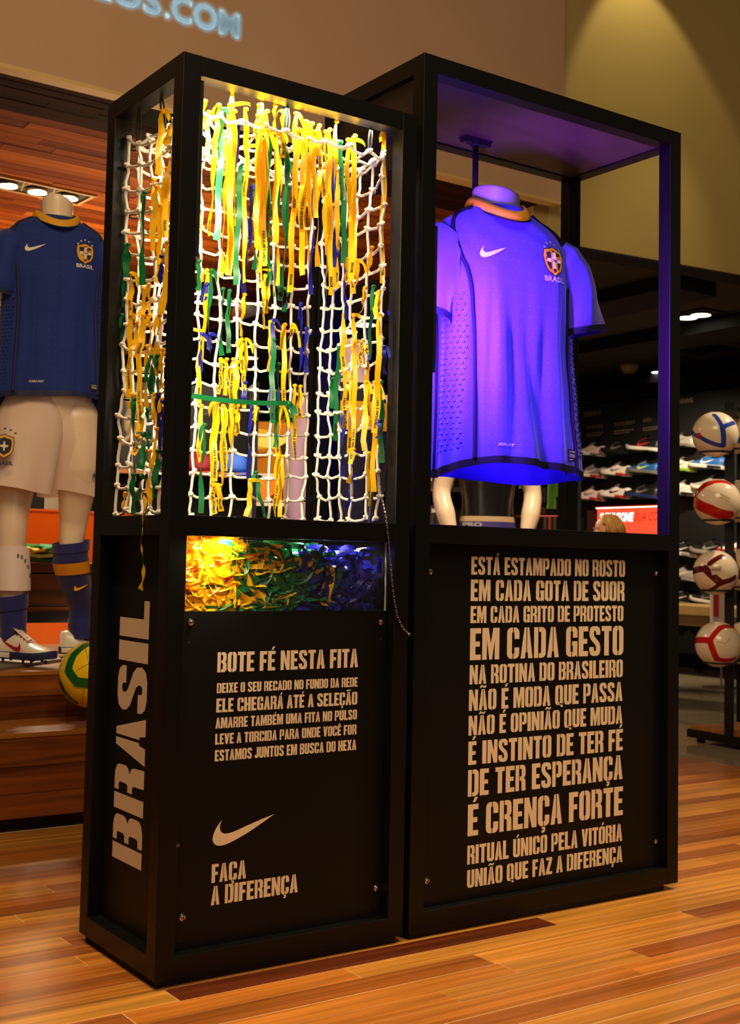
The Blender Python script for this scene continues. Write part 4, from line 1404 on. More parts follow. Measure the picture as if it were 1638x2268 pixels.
def jersey(origin, yaw, mats, seed, parent=None, scale=1.0, amp=.006, marks=True, label=None, group=None, arm=1.0, dri=True, lean=0.0):
    """a short-sleeved jersey; the torso is the thing (or part), everything sewn to it hangs below it"""
    T4 = Matrix.Translation(Vector(origin)) @ Matrix.Rotation(yaw, 4, 'Z') @ Matrix.Scale(scale, 4)
    surf = make_surf(seed, amp, lean)
    NU, NV = 128, 76
    mb = MB()
    uv = []
    for j in range(NV + 1):
        z = JH * (1 - (1 - j / NV) ** 1.25)
        for i in range(NU + 1):
            th = 2 * PI * i / NU - PI / 2 * 0
            mb.v.append(T4 @ surf(th, z))
            a, b, _ = jprof(min(z, .6))
            d = th - 1.5 * PI
            u = d * (a * .5 + b * .5) * 1.22
            fr = abs(d) < 1.25 and z < .70
            uv.append((u, z) if fr else (0.0062 * 0, .0))
    for j in range(NV):
        for i in range(NU):
            a = j * (NU + 1) + i
            mb.f.append((a, a + 1, a + NU + 2, a + NU + 1))
            mb.m.append(0)
    mb.uv = uv
    body = mb.build('football_jersey' if parent is None else 'jersey', mats['cloth'], parent, smooth=True, loc=origin, label=label, cat='jersey' if parent is None else None, group=group)
    # hem band, inside and out
    hb = MB()
    rg = []
    for z, o in ((.0, .0020), (.011, .0022), (.022, .0020)):
        rg.append([T4 @ surf(2 * PI * i / 96, z, o) for i in range(96)])
    hb.loft(rg, caps=False)
    hb.build('hem_band', mats['dark'], body, smooth=True)
    # collar
    cbm = MB()
    rg = []
    for k, (dz, dr) in enumerate(((0, .004), (.010, .0065), (.022, .0055), (.031, .001), (.028, -.004))):
        ring = []
        for i in range(64):
            th = 2 * PI * i / 64
            s = math.sin(th)
            a, b = .090 + dr - dz * .35, .066 + dr - dz * .3
            dip = -.048 * max(0, -s) ** 1.6 + .012 * max(0, s)
            ring.append(T4 @ Vector((a * math.cos(th), b * s + .004 - .030 * max(0, -s) ** 1.5, .742 + dz + dip)))
        rg.append(ring)
    cbm.loft(rg, caps=False)
    cbm.build('collar', mats['collar'], body, smooth=True)
    ct = MB()
    ring = []
    for i in range(65):
        th = 2 * PI * i / 64
        s = math.sin(th)
        ring.append(T4 @ Vector((.0955 * math.cos(th), .071 * s + .004 - .031 * max(0, -s) ** 1.5, .7405 - .048 * max(0, -s) ** 1.6 + .012 * max(0, s))))
    ct.tube(ring, .0026 * scale, 6, caps=False)
    ct.build('collar_piping', mats['dark'], body, smooth=True)
    # sleeves
    for sgn in (-1, 1):
        P = [Vector((.150, 0, .652)), Vector((.172, -.002, .625)), Vector((.193, -.004, .58)), Vector((.210, -.006, .52)), Vector((.222, -.008, .465)), Vector((.232, -.010, .418))]
        RA = [.050, .066, .080, .086, .088, .087]
        RB = [.055, .078, .086, .085, .084, .082]

        def sl(f, th, off=0.0):
            i = min(4, int(f))
            t = f - i
            p = P[i].lerp(P[i + 1], t)
            ra, rb_ = lerp(RA[i], RA[i + 1], t) * arm, lerp(RB[i], RB[i + 1], t) * arm
            tg = (P[min(5, i + 1)] - P[i]).normalized()
            up = Vector((0, 1, 0))
            wv = tg.cross(up).normalized()
            w_ = .0045 * math.sin(4 * th + f * 1.7 + seed) * sstep(.5, 3, f) + .004 * noise.noise(Vector((math.cos(th) * 2, f * .9 + seed, math.sin(th) * 2)))
            v = p + wv * ((ra + off + w_) * math.cos(th)) + up * ((rb_ + off + w_) * math.sin(th))
            v.x *= sgn
            v.x += lean * (.85 if sgn > 0 else -.45)
            return T4 @ v
        sb = MB()
        sb.loft([[sl(5 * k / 22, 2 * PI * i / 40) for i in range(40)] for k in range(23)], caps=False)
        ob = sb.build('sleeve', mats['cloth2'], body, smooth=True)
        cu = MB()
        cu.loft([[sl(f, 2 * PI * i / 40, .002) for i in range(40)] for f in (4.62, 4.8, 5.0)], caps=False)
        cu.build('cuff', mats['dark'], body, smooth=True)
        # piping: over the shoulder, round the armhole, down the side
        ln = []
        for x, z in ((.094, .735), (.124, .722), (.152, .702), (.170, .676), (.177, .645), (.176, .61), (.170, .58), (.160, .55)):
            lo, hi = (-PI / 2, -.02)
            for _ in range(24):
                md = (lo + hi) / 2
                if surf(md, z).x - lean * (1 - sstep(.56, .74, z)) < x:
                    lo = md
                else:
                    hi = md
            th = (lo + hi) / 2
            p = surf(th if sgn > 0 else -PI - th, z, .004)
            ln.append(p)
        q0 = ln[-1]
        th0 = math.atan2((ln[-1].y) / jprof(.55)[1], ln[-1].x / jprof(.55)[0])
        for z in (.50, .45, .40, .34, .28, .22, .16, .10, .05, .02):
            base = -.82 if sgn > 0 else -PI + .82
            k = sstep(.54, .36, z) if False else 1 - sstep(.36, .55, z)
            th = lerp(-.78 if sgn > 0 else -PI + .78, base, k)
            ln.append(surf(th, z, .0022))
        sm = []
        for i in range(len(ln) - 1):
            a, b, c2, d2 = ln[max(0, i - 1)], ln[i], ln[i + 1], ln[min(len(ln) - 1, i + 2)]
            for k in range(4):
                t = k / 4
                sm.append(T4 @ (.5 * ((2 * b) + (c2 - a) * t + (2 * a - 5 * b + 4 * c2 - d2) * t * t + (3 * b - a - 3 * c2 + d2) * t ** 3)))
        sm.append(T4 @ ln[-1])
        MB().tube(sm, .0056 * scale, 8).build('piping', mats['dark'], body, smooth=True)
        # side seam towards the back
        ln = [T4 @ surf((.16 if sgn > 0 else PI - .16), z, .002) for z in (.46, .38, .30, .22, .14, .07, .02)]
        MB().tube(ln, .0042 * scale, 6).build('side_seam', mats['dark'], body, smooth=True)
    # raised studs on both sides
    sd = MB()
    for sgn in (-1, 1):
        for r in range(30):
            z = .485 - r * .0145
            cen = -.36 - .05 * math.sin(r * .2)
            for k in range(5):
                th = cen + (k - 2) * .13 + (.05 if r % 2 else 0)
                th = th if sgn > 0 else -PI - th
                p = T4 @ surf(th, z, .001)
                sd.ball(p, .0038 * scale, 8, 5)
    sd.build('stud_panel', mats['stud'], body, smooth=True, kind='stuff')
    if marks:
        fn = front_fn(surf, -.132 + lean, .585, .003, T4)
        swoosh(fn, .078, squash=1.0).build('chest_logo', mats['logo'], body)
        crest(body, surf, T4, .098 + lean, .60, .060, (mats['gold'], mats['navy'], mats['beige']), mats['white'])
        if dri:
            fn = front_fn(surf, -.105 + lean, .062, .003, T4)
            words('DRI-FIT', fn, .052, .011, shear=.3, bold=.03).build('hem_words', mats['white'], body)
        fn = front_fn(surf, .128 + lean, .036, .003, T4)
        MB().add([fn(x, y) for x, y in ((0, 0), (.034, 0), (.034, .042), (0, .042))], [(0, 1, 2, 3)]).build('hem_tag', mats['tag'], body)
        fn = front_fn(surf, .128 + lean, .036, .0038, T4)
        mb = words('AUTHENTIC', lambda u, v: fn(.003 + u, .031 + v), .028, .0055, bold=.02)
        for k in range(4):
            mb.add([fn(x, y) for x, y in ((.003, .025 - k * .0032), (.031, .025 - k * .0032), (.031, .0262 - k * .0032), (.003, .0262 - k * .0032))], [(0, 1, 2, 3)])
        swoosh(lambda u, v: fn(.003 + u, .004 + v), .014, mb)
        mb.build('tag_print', mats['white'], body)
    return body


NAVY = mat('navy_trim', (18, 22, 66), 0.7)
GOLD = mat('gold_thread', (232, 160, 24), 0.6)
NAVY2 = mat('dark_navy_thread', (20, 22, 44), 0.7)
BEIGE = mat('beige_thread', (232, 212, 170), 0.6)
PALE = mat('pale_print', (176, 168, 168), 0.6)
TAGM = mat('black_tag', (14, 14, 16), 0.5)
LOGOW = mat('foil_print', (196, 186, 130), 0.5)
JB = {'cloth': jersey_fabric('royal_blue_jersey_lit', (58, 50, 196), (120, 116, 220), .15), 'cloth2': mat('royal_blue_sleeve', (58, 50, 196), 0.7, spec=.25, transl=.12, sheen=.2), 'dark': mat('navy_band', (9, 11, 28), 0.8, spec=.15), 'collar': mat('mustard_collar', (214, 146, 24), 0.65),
      'stud': mat('raised_stud', (44, 46, 150), 0.16, spec=.8), 'logo': LOGOW, 'gold': GOLD, 'navy': NAVY2, 'beige': BEIGE, 'white': PALE, 'tag': TAGM}
JX, JY, JZ, JYAW = 1.085, 0.235, 1.092, math.radians(-9)
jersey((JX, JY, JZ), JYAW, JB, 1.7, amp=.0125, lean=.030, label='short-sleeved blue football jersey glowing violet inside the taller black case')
# the form that carries it: a neck block on a rod from the case roof
tfm = thing('hanging_torso_form', 'pale neck of the torso form hanging on a black rod inside the taller case', 'torso form', (JX, JY, 1.80))
nk = MB()
rg = []
for z, a, b in ((1.74, .10, .075), (1.785, .074, .064), (1.83, .068, .060), (1.880, .070, .062), (1.888, .068, .060)):
    rg.append([Vector((JX + .004 + a * math.cos(2 * PI * i / 32), JY + .008 + b * math.sin(2 * PI * i / 32), z + (.010 * math.cos(2 * PI * i / 32 + PI) if z > 1.8 else 0))) for i in range(32)])
nk.loft(rg)
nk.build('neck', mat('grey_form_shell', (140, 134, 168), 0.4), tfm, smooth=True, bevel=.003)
RX, RY = 1.075, .318
MB().tube([(RX, RY, 1.80), (RX, RY, 2.052)], .0085, 14).build('rod', BLACKM, tfm, smooth=True)
MB().tube([(RX, RY, 1.815), (JX, JY + .02, 1.80)], .008, 10).build('rod_arm', BLACKM, tfm, smooth=True)
br = MB().lathe((RX, RY, 2.040), [(.016, 0), (.016, .018)], 16)
for s in (-1, 1):
    br.obox((RX + s * .028, RY, 2.052), (.020, 0, 0), (0, .012, 0), (0, 0, .007))
br.box((RX - .05, RY - .018, 2.0565), (RX + .05, RY + .018, 2.0595))
br.build('bracket', BLACKM, tfm, bevel=.002)
for s in (-1, 1):
    MB().lathe((RX + s * .038, RY, 2.043), [(.004, 0), (.004, .003)], 8).build('bolt', STEEL, tfm)

# ------------------------------------------------------------------ shoes and boots


def sneaker(name, label, cat, group, loc, rotz, cols, s=1.0, parent=None, studs=False, tilt=0.0):
    """toe along local +x; cols = sole, upper, accent, heel"""
    T4 = Matrix.Translation(Vector(loc)) @ Matrix.Rotation(rotz, 4, 'Z') @ Matrix.Rotation(tilt, 4, 'Y') @ Matrix.Scale(s, 4)
    t = thing(name, label, cat, loc, group) if parent is None else None
    X = lambda v: T4 @ Vector(v)
    SEC = [(-.142, .016, .070), (-.136, .029, .086), (-.115, .036, .089), (-.085, .037, .078), (-.055, .036, .076), (-.025, .036, .090), (.0, .038, .084), (.03, .042, .068), (.06, .046, .055), (.09, .046, .047), (.115, .041, .041), (.134, .029, .034), (.144, .012, .026)]
    up = MB()
    rg = []
    for x, w_, h in SEC:
        rg.append([X((x, w_ * math.copysign(abs(math.cos(a)) ** .8, math.cos(a)), .020 + (h - .020) * max(0, math.sin(a)) ** .75 if 0 <= a <= PI else .016)) for a in [PI * i / 14 for i in range(15)]])
    up.loft(rg, wrap=False, caps=False)
    k = 15
    up.f.append(tuple(range(0, 15)))
    up.m.append(0)
    up.f.append(tuple(range((len(SEC) - 1) * 15 + 14, (len(SEC) - 1) * 15 - 1, -1)))
    up.m.append(0)
    root = up.build('upper' if parent is None else name, cols[1], t or parent, smooth=True)
    P = t or root
    so = MB()
    rg = []
    for z, e in ((0.0, -.004), (.004, .001), (.016, .003), (.027, .001)):
        rg.append([X((x + (.004 if x > 0 else -.004) * (1 if abs(x) > .13 else 0), y, z + (.010 * max(0, (x - .08) / .064) ** 2))) for x, y in [(x, w_ + e) for x, w_, _h in SEC] + [(x, -w_ - e) for x, w_, _h in reversed(SEC)]])
    so.loft(rg)
    so.build('sole', cols[0], P, smooth=False)
    hp = MB()
    rg = []
    for z, e in ((0.006, .0035), (.016, .0045), (.024, .0035)):
        rg.append([X((x, sg * (w_ + e), z)) for sg in (1,) for x, w_, _h in SEC[:6]] + [X((x, -(w_ + e), z)) for x, w_, _h in reversed(SEC[:6])])
    hp.loft(rg)
    hp.build('heel_block', cols[3], P)
    op = MB().add([X((-.055 + .048 * math.cos(a), .024 * math.sin(a), .0835 + .006 * abs(math.cos(a)) * (1 if math.cos(a) < 0 else .8))) for a in [2 * PI * i / 16 for i in range(16)]], [tuple(range(16))])
    op.build('opening', BLACKM, P)
    tg = MB()
    tg.loft([[X((x, y, z)) for y in (-.018, -.009, 0, .009, .018)] for x, z in ((.045, .0645), (.02, .0785), (-.005, .0925), (-.028, .108), (-.036, .110))], wrap=False, caps=False)
    tg.build('tongue', cols[1], P, smooth=True)
    la = MB()
    for i in range(4):
        x, z = .042 - i * .017, .0680 + i * .0075
        la.tube([X((x, -.022, z - .004)), X((x - .004, 0, z + .002)), X((x - .008, .022, z - .002))], .0022 * s, 5)
    la.build('laces', cols[2], P)
    for sg in (-1, 1):
        def fn(u, v):
            x, z = -.075 + u, .030 + v
            for i in range(len(SEC) - 1):
                if x <= SEC[i + 1][0]:
                    q = (x - SEC[i][0]) / (SEC[i + 1][0] - SEC[i][0])
                    w_, h = lerp(SEC[i][1], SEC[i + 1][1], q), lerp(SEC[i][2], SEC[i + 1][2], q)
                    break
            r = max(0, min(.98, (z - .020) / (h - .020)))
            a = math.asin(r ** (1 / .75))
            return X((x, sg * (w_ * math.cos(a) ** .8 + .0014), z))
        swoosh(lambda u, v: fn(.105 - u, v * .8), .105).build('side_logo', cols[2], P)
    if studs:
        for x, y in ((-.11, .02), (-.11, -.02), (-.07, .02), (-.07, -.02), (.03, .026), (.03, -.026), (.07, .028), (.07, -.028), (.11, 0)):
            MB().lathe(X((x, y, -.010)), [(.004, 0), (.0062, .0115)], 8).build('stud', BLACKM, P)
    return t or root


# ------------------------------------------------------------------ mannequins


def limb(mb, pts, rad, n=14):
    """a tapering limb through joints, rounded at both ends"""
    P, R = [], []
    for i in range(len(pts) - 1):
        a, b, c2, d2 = [Vector(pts[k]) for k in (max(0, i - 1), i, i + 1, min(len(pts) - 1, i + 2))]
        for k in range(5):
            t = k / 5
            P.append(.5 * ((2 * b) + (c2 - a) * t + (2 * a - 5 * b + 4 * c2 - d2) * t * t + (3 * b - a - 3 * c2 + d2) * t ** 3))
            ra, rb_ = rad[i], rad[i + 1]
            ra = ra if isinstance(ra, tuple) else (ra, ra)
            rb_ = rb_ if isinstance(rb_, tuple) else (rb_, rb_)
            R.append((lerp(ra[0], rb_[0], t), lerp(ra[1], rb_[1], t)))
    P.append(Vector(pts[-1]))
    R.append(rad[-1] if isinstance(rad[-1], tuple) else (rad[-1], rad[-1]))
    e0, e1 = (P[0] - P[1]).normalized(), (P[-1] - P[-2]).normalized()
    q0, q1 = max(R[0]), max(R[-1])
    P = [P[0] + e0 * q0 * .8, P[0] + e0 * q0 * .5] + P + [P[-1] + e1 * q1 * .5, P[-1] + e1 * q1 * .8]
    R = [(R[0][0] * .35, R[0][1] * .35), (R[0][0] * .8, R[0][1] * .8)] + R + [(R[-1][0] * .8, R[-1][1] * .8), (R[-1][0] * .35, R[-1][1] * .35)]
    mb.tube(P, R, n, up=(0, 1, 0.01))


def hand(mb, wrist, tip_dir, palm_n, s=1.0):
    """palm, four bent fingers of different lengths and a thumb from the side of the palm"""
    w = Vector(wrist)
    d, nrm = Vector(tip_dir).normalized(), Vector(palm_n).normalized()
    sd = d.cross(nrm).normalized()
    limb(mb, [w, w + d * .04 * s, w + d * .085 * s], [(.024 * s, .020 * s), (.036 * s, .016 * s), (.038 * s, .014 * s)], 12)
    for k, (o, l) in enumerate(((-.028, .062), (-.010, .074), (.010, .070), (.027, .056))):
        b = w + d * .085 * s + sd * o * s
        limb(mb, [b, b + d * l * .45 * s + nrm * .004 * s, b + d * l * .75 * s + nrm * .016 * s, b + d * l * s + nrm * .032 * s], [.0092 * s, .0088 * s, .008 * s, .007 * s], 8)
    b = w + d * .03 * s - sd * .026 * s
    limb(mb, [b, b + d * .03 * s - sd * .020 * s + nrm * .008 * s, b + d * .058 * s - sd * .024 * s + nrm * .016 * s], [.0115 * s, .0105 * s, .008 * s], 8)


def torso_shape(mb, X, H, slim=1.0):
    rows = [(.86, .13, .10), (.92, .168, .115), (.98, .17, .112), (1.06, .145, .10), (1.14, .138, .098), (1.24, .155, .106), (1.34, .170, .112), (1.43, .172, .100), (1.49, .150, .085), (1.535, .10, .070), (1.565, .064, .060)]
    rg = []
    for z, a, b in rows:
        rg.append([X((a * slim * math.copysign(abs(math.cos(t)) ** .85, math.cos(t)), b * slim * math.sin(t), z * H)) for t in [2 * PI * i / 28 for i in range(28)]])
    mb.loft(rg)


def neck_stump(mb, X, H, top, cap_tilt=.02):
    rg = []
    for z, r in ((1.50, .075), (1.56, .062), (1.60, .060), (top - .02, .061), (top, .060)):
        rg.append([X((r * math.cos(t), r * math.sin(t) * .98 + .005, z * H + (cap_tilt * math.cos(t + 2.0) if z >= top - .03 else 0))) for t in [2 * PI * i / 24 for i in range(24)]])
    mb.loft(rg)


# the blue-shirted mannequin on the platform
ZP = .4565
MX, MY = .545, 2.16
m1 = thing('mannequin', 'headless pale mannequin in dark blue jersey, white shorts and blue sock on the platform', 'mannequin', (MX, MY, ZP), 'mannequins')
MF = Matrix.Translation((MX, MY, ZP)) @ Matrix.Rotation(math.radians(-10), 4, 'Z')
X1 = lambda v: MF @ Vector(v)
H1 = 1.055
mb = MB()
torso_shape(mb, X1, H1, .84)
neck_stump(mb, X1, H1, 1.66)
AL = at(45, 1395, 1, 2.14)
foot = MF.inverted() @ Vector((at(30, 1400, 1, 2.10).x, 2.10, ZP + .10))
kl = MF.inverted() @ at(28, 1165, 1, 2.13)
limb(mb, [(-.095, 0, .93), (-.11, -.005, .75), tuple(kl + Vector((0, .01, .03))), tuple(kl + Vector((0, .02, -.14))), tuple(foot + Vector((0, .02, .06))), tuple(foot)], [(.095, .095), (.085, .088), (.056, .060), (.056, .062), (.038, .042), (.036, .042)])
kr = MF.inverted() @ at(162, 1170, 1, 2.24)
fr_ = MF.inverted() @ at(176, 1385, 1, 2.38)
limb(mb, [(.095, 0, .93), (.12, .02, .75), tuple(kr + Vector((0, 0, .03))), tuple(kr + Vector((.0, .02, -.13))), tuple(fr_ + Vector((0, -.01, .08))), tuple(fr_)], [(.095, .095), (.086, .09), (.055, .058), (.040, .044), (.028, .032), (.028, .032)])
el = MF.inverted() @ at(232, 770, 1, 2.16)
for sg in (-1, 1):
    e = Vector((abs(el.x) * sg, el.y, el.z)) if sg < 0 else el
    wr_ = Vector((.315 * sg, -.04, .98))
    limb(mb, [(.175 * sg, 0, 1.47 * H1), (.22 * sg, 0, 1.36 * H1), tuple(e), tuple(e.lerp(wr_, .4)), tuple(wr_)], [.055, .050, .040, .040, .026])
    mb2 = MB()
    hand(mb2, wr_, (-.12 * sg, -.15, -1), (-sg, 0, 0))
    mb.add([p for p in mb2.v], mb2.f)
for i in range(len(mb.v)):
    pass
nb = MB()
nv = []
mb.v = [p if False else p for p in mb.v]
# limbs and hands were laid out in the figure's own frame: bring them into the room
done = 28 * 11 + 24 * 5
mb.v = mb.v[:done] + [MF @ p for p in mb.v[done:]]
fuse(mb.build('body', SKINW, m1, smooth=True), .0085, 5)
JM = {'cloth': jersey_fabric('navy_blue_jersey', (22, 44, 118), (92, 104, 150), .05), 'cloth2': mat('navy_blue_sleeve', (22, 44, 118), 0.7, spec=.25, sheen=.2), 'dark': mat('deep_navy_band', (18, 22, 66), 0.7), 'collar': mat('yellow_collar', (226, 160, 20), 0.65),
      'stud': mat('navy_stud', (24, 44, 110), 0.5), 'logo': mat('white_print', (232, 216, 200), 0.6), 'gold': GOLD, 'navy': NAVY2, 'beige': BEIGE, 'white': mat('white_letters', (224, 208, 196), 0.6), 'tag': TAGM}
jersey(X1((.0, 0, 1.418 - ZP)), math.radians(-10), JM, 4.1, parent=m1, scale=.965, amp=.005)
# shorts
SHM = mat('white_shorts_cloth', (236, 206, 184), 0.8, transl=.12, sheen=.2)
sh = MB()
for sg, kk in ((-1, kl), (1, kr)):
    c0, c1 = Vector((.045 * sg, .005, 1.03)), Vector((kk.x * .92, kk.y - .0, kk.z + .13))
    rg = []
    for i in range(15):
        t = i / 14
        c_ = c0.lerp(c1, t)
        ra, rb_ = lerp(.105, .128, min(1, t * 2.2)), lerp(.092, .135, min(1, t * 2))
        rg.append([MF @ (c_ + Vector((ra * math.cos(a) * (1 + .055 * t * math.sin(5 * a + sg)), rb_ * math.sin(a) * (1 + .03 * t * math.sin(7 * a)), .012 * t * math.sin(2 * a)))) for a in [2 * PI * k / 44 for k in range(44)]])
    sh.loft(rg, caps=False)
so = sh.build('shorts', SHM, m1, smooth=True)
cl = Vector((kl.x * .92, kl.y, kl.z + .13))


def shorts_fn(cx, cy, cz):
    o0 = MF @ Vector((cx, cy, cz))
    rx = MF.to_3x3() @ Vector((1, 0, 0))
    return lambda u, v: o0 + rx * u + Vector((0, 0, v))


f_ = shorts_fn(kr.x * .92 + .045, kr.y - .150, kr.z + .19)
swoosh(lambda u, v: f_(u, v), .062).build('leg_logo', mat('blue_print', (30, 44, 130), 0.6), so)
f_ = shorts_fn(kl.x * .92 - .075, kl.y - .150, kl.z + .28)
shd = [(-.5, .50), (-.25, .56), (0, .66), (.25, .56), (.5, .50), (.54, .2), (.5, -.2), (.36, -.45), (0, -.68), (-.36, -.45), (-.5, -.2), (-.54, .2)]
for k_, (m_, nm) in enumerate(((NAVY2, 'leg_crest_edge'), (GOLD, 'leg_crest_border'), (NAVY2, 'leg_crest_field'))):
    s_ = .062 * (1.08, 1.0, .78)[k_]
    mb = MB().poly([f_(x * s_, y * s_) - Vector((.0003 * k_, .0006 * k_, 0)) for x, y in shd])
    mb.build(nm, m_, so)
MB().poly([f_(x * .034, y * .034) - Vector((.001, .0022, 0)) for x, y in [(.42 * (1 if k % 4 in (0, 3) else .42) * math.sin(2 * PI * k / 16 + PI / 16), .5 * (1 if k % 4 in (0, 3) else .42) * math.cos(2 * PI * k / 16 + PI / 16)) for k in range(16)]]).build('leg_crest_cross', BEIGE, so)
words('BRASIL', lambda u, v: f_(u - .034, v - .068) - Vector((0, .001, 0)), .068, .015, bold=.03).build('leg_words', NAVY2, so)
for k in range(5):
    a = math.radians(-40 + 20 * k)
    MB().poly([f_(.058 * math.sin(a) + (.006 if q % 2 == 0 else .0026) * math.sin(PI * q / 5), .062 * math.cos(a) + (.006 if q % 2 == 0 else .0026) * math.cos(PI * q / 5)) - Vector((0, .001, 0)) for q in range(10)]).build('leg_star', NAVY2, so)
# socks, shin guard, boots
SOCK = mat('navy_sock_knit', (26, 30, 98), 0.85, bump=.3, bscale=700, sheen=.2)
SOCKY = mat('yellow_sock_band', (236, 160, 10), 0.8)


def sock(pts, rads, ztop, band=None):
    '''a knitted tube that follows the leg it is pulled over'''
    lp_ = MB()
    P, R = [], []
    for i in range(len(pts) - 1):
        a, b, c2, d2 = [Vector(pts[k]) for k in (max(0, i - 1), i, i + 1, min(len(pts) - 1, i + 2))]
        for k in range(8):
            t = k / 8
            P.append(.5 * ((2 * b) + (c2 - a) * t + (2 * a - 5 * b + 4 * c2 - d2) * t * t + (3 * b - a - 3 * c2 + d2) * t ** 3))
            R.append((lerp(rads[i][0], rads[i + 1][0], t), lerp(rads[i][1], rads[i + 1][1], t)))
    q = [(p, r) for p, r in zip(P, R) if p.z < ztop] + [(Vector(pts[-1]), rads[-1])]

    def ring(i, o):
        p, r = q[i]
        t = i / (len(q) - 1)
        return [MF @ (p + Vector(((r[0] + o) * math.cos(a), (r[1] + o) * math.sin(a), .012 * math.cos(a - .5) * (1 - t)))) for a in [2 * PI * k / 32 for k in range(32)]]
    o_ = MB().loft([ring(i, .0115 if i < 2 else .0095 + .0012 * math.sin(i * 1.9)) for i in range(len(q))], caps=False).build('sock', SOCK, m1, smooth=True)
    MB().loft([ring(0, .013), ring(1, .0135), ring(2, .0125)], caps=False).build('sock_cuff', SOCK, o_, smooth=True)
    if band:
        MB().loft([ring(i, .0125) for i in range(band[0], band[1] + 1)], caps=False).build('sock_band', SOCKY, o_, smooth=True)
        p, r = q[band[1] + 2]
        ra_, rb3 = r[0] + .0135, r[1] + .0135
        swoosh(lambda u, v: MF @ (p + Vector((ra_ * math.sin(u / ra_ - .35), -rb3 * math.cos(u / rb3 - .35), v - .02))), .06).build('sock_logo', SOCKY, o_)
    return o_


LR = [(.095, 0, .93), (.12, .02, .75), tuple(kr + Vector((0, 0, .03))), tuple(kr + Vector((.0, .02, -.13))), tuple(fr_ + Vector((0, -.01, .08))), tuple(fr_), tuple(fr_ + Vector((.012, -.008, -.05)))]
sock(LR, [(.095, .095), (.086, .09), (.058, .062), (.058, .066), (.038, .044), (.036, .044), (.036, .046)], (MF.inverted() @ at(164, 1199, 1, 2.27)).z, (4, 6))
LL = [(-.095, 0, .93), (-.11, -.005, .75), tuple(kl + Vector((0, .01, .03))), tuple(kl + Vector((0, .02, -.14))), tuple(foot + Vector((0, .02, .06))), tuple(foot + Vector((0, .01, -.02)))]
sock(LL, [(.095, .095), (.085, .088), (.056, .060), (.056, .062), (.038, .042), (.036, .042)], (MF.inverted() @ at(18, 1300, 1, 2.12)).z)
c_ = kl.lerp(foot, .30)
rg = []
for t, w_ in ((0, .5), (.06, .8), (.5, 1.0), (.94, 1.0), (1, .9)):
    cc = lerp(kl, foot, .18 + .40 * t) + Vector((0, .018, 0))
    rg.append([MF @ (cc + Vector((.066 * math.sin(a * w_), -.070 * math.cos(a * w_), 0))) for a in [-1.3 + 2.6 * k / 14 for k in range(15)]])
sg_ = MB().loft(rg, wrap=False, caps=False).build('shin_guard', mat('white_guard_shell', (236, 216, 204), 0.35), m1, smooth=True)
for i in range(5):
    a = .15 + .22 * i
    cc = lerp(kl, foot, .27 + .018 * i * i * .6) + Vector((0, .018, 0))
    p = MF @ (cc + Vector((.0668 * math.sin(a), -.0708 * math.cos(a), 0)))
    MB().ball(p, .004, 8, 5, sc=(1, .5, 2.4)).build('guard_slot', mat('slot_grey', (96, 84, 76), 0.6) if 'slot_grey' not in bpy.data.materials else bpy.data.materials['slot_grey'], sg_)
WB = mat('white_boot_leather', (240, 226, 204), 0.28, spec=.5)
RL = mat('red_lace', (176, 24, 24), 0.6)
NB_ = mat('navy_boot_trim', (36, 44, 84), 0.4)
ft = MF @ foot
sneaker('boot', None, None, None, (ft.x + .015, ft.y - .055, ZP + .026), math.radians(-62), (NB_, WB, RL, WB), 1.0, parent=m1, studs=True)
f2 = MF @ fr_
sneaker('boot', None, None, None, (f2.x + .065, f2.y - .03, ZP + .014), math.radians(-18), (NB_, WB, NB_, WB), 1.03, parent=m1, studs=True)
pl = [at(-60, 1470, 2, ZP), at(0, 1485.5, 2, ZP), at(138, 1466, 2, ZP), at(112, 1453, 2, ZP), at(20, 1447, 2, ZP)]
mb = MB()
mb.loft([[p + Vector((0, 0, .0006)) for p in pl], [p + Vector((0, 0, .012)) for p in pl]])
mb.build('base_plate', GREY, m1, bevel=.002)
# ------------------------------------------------------------------ balls


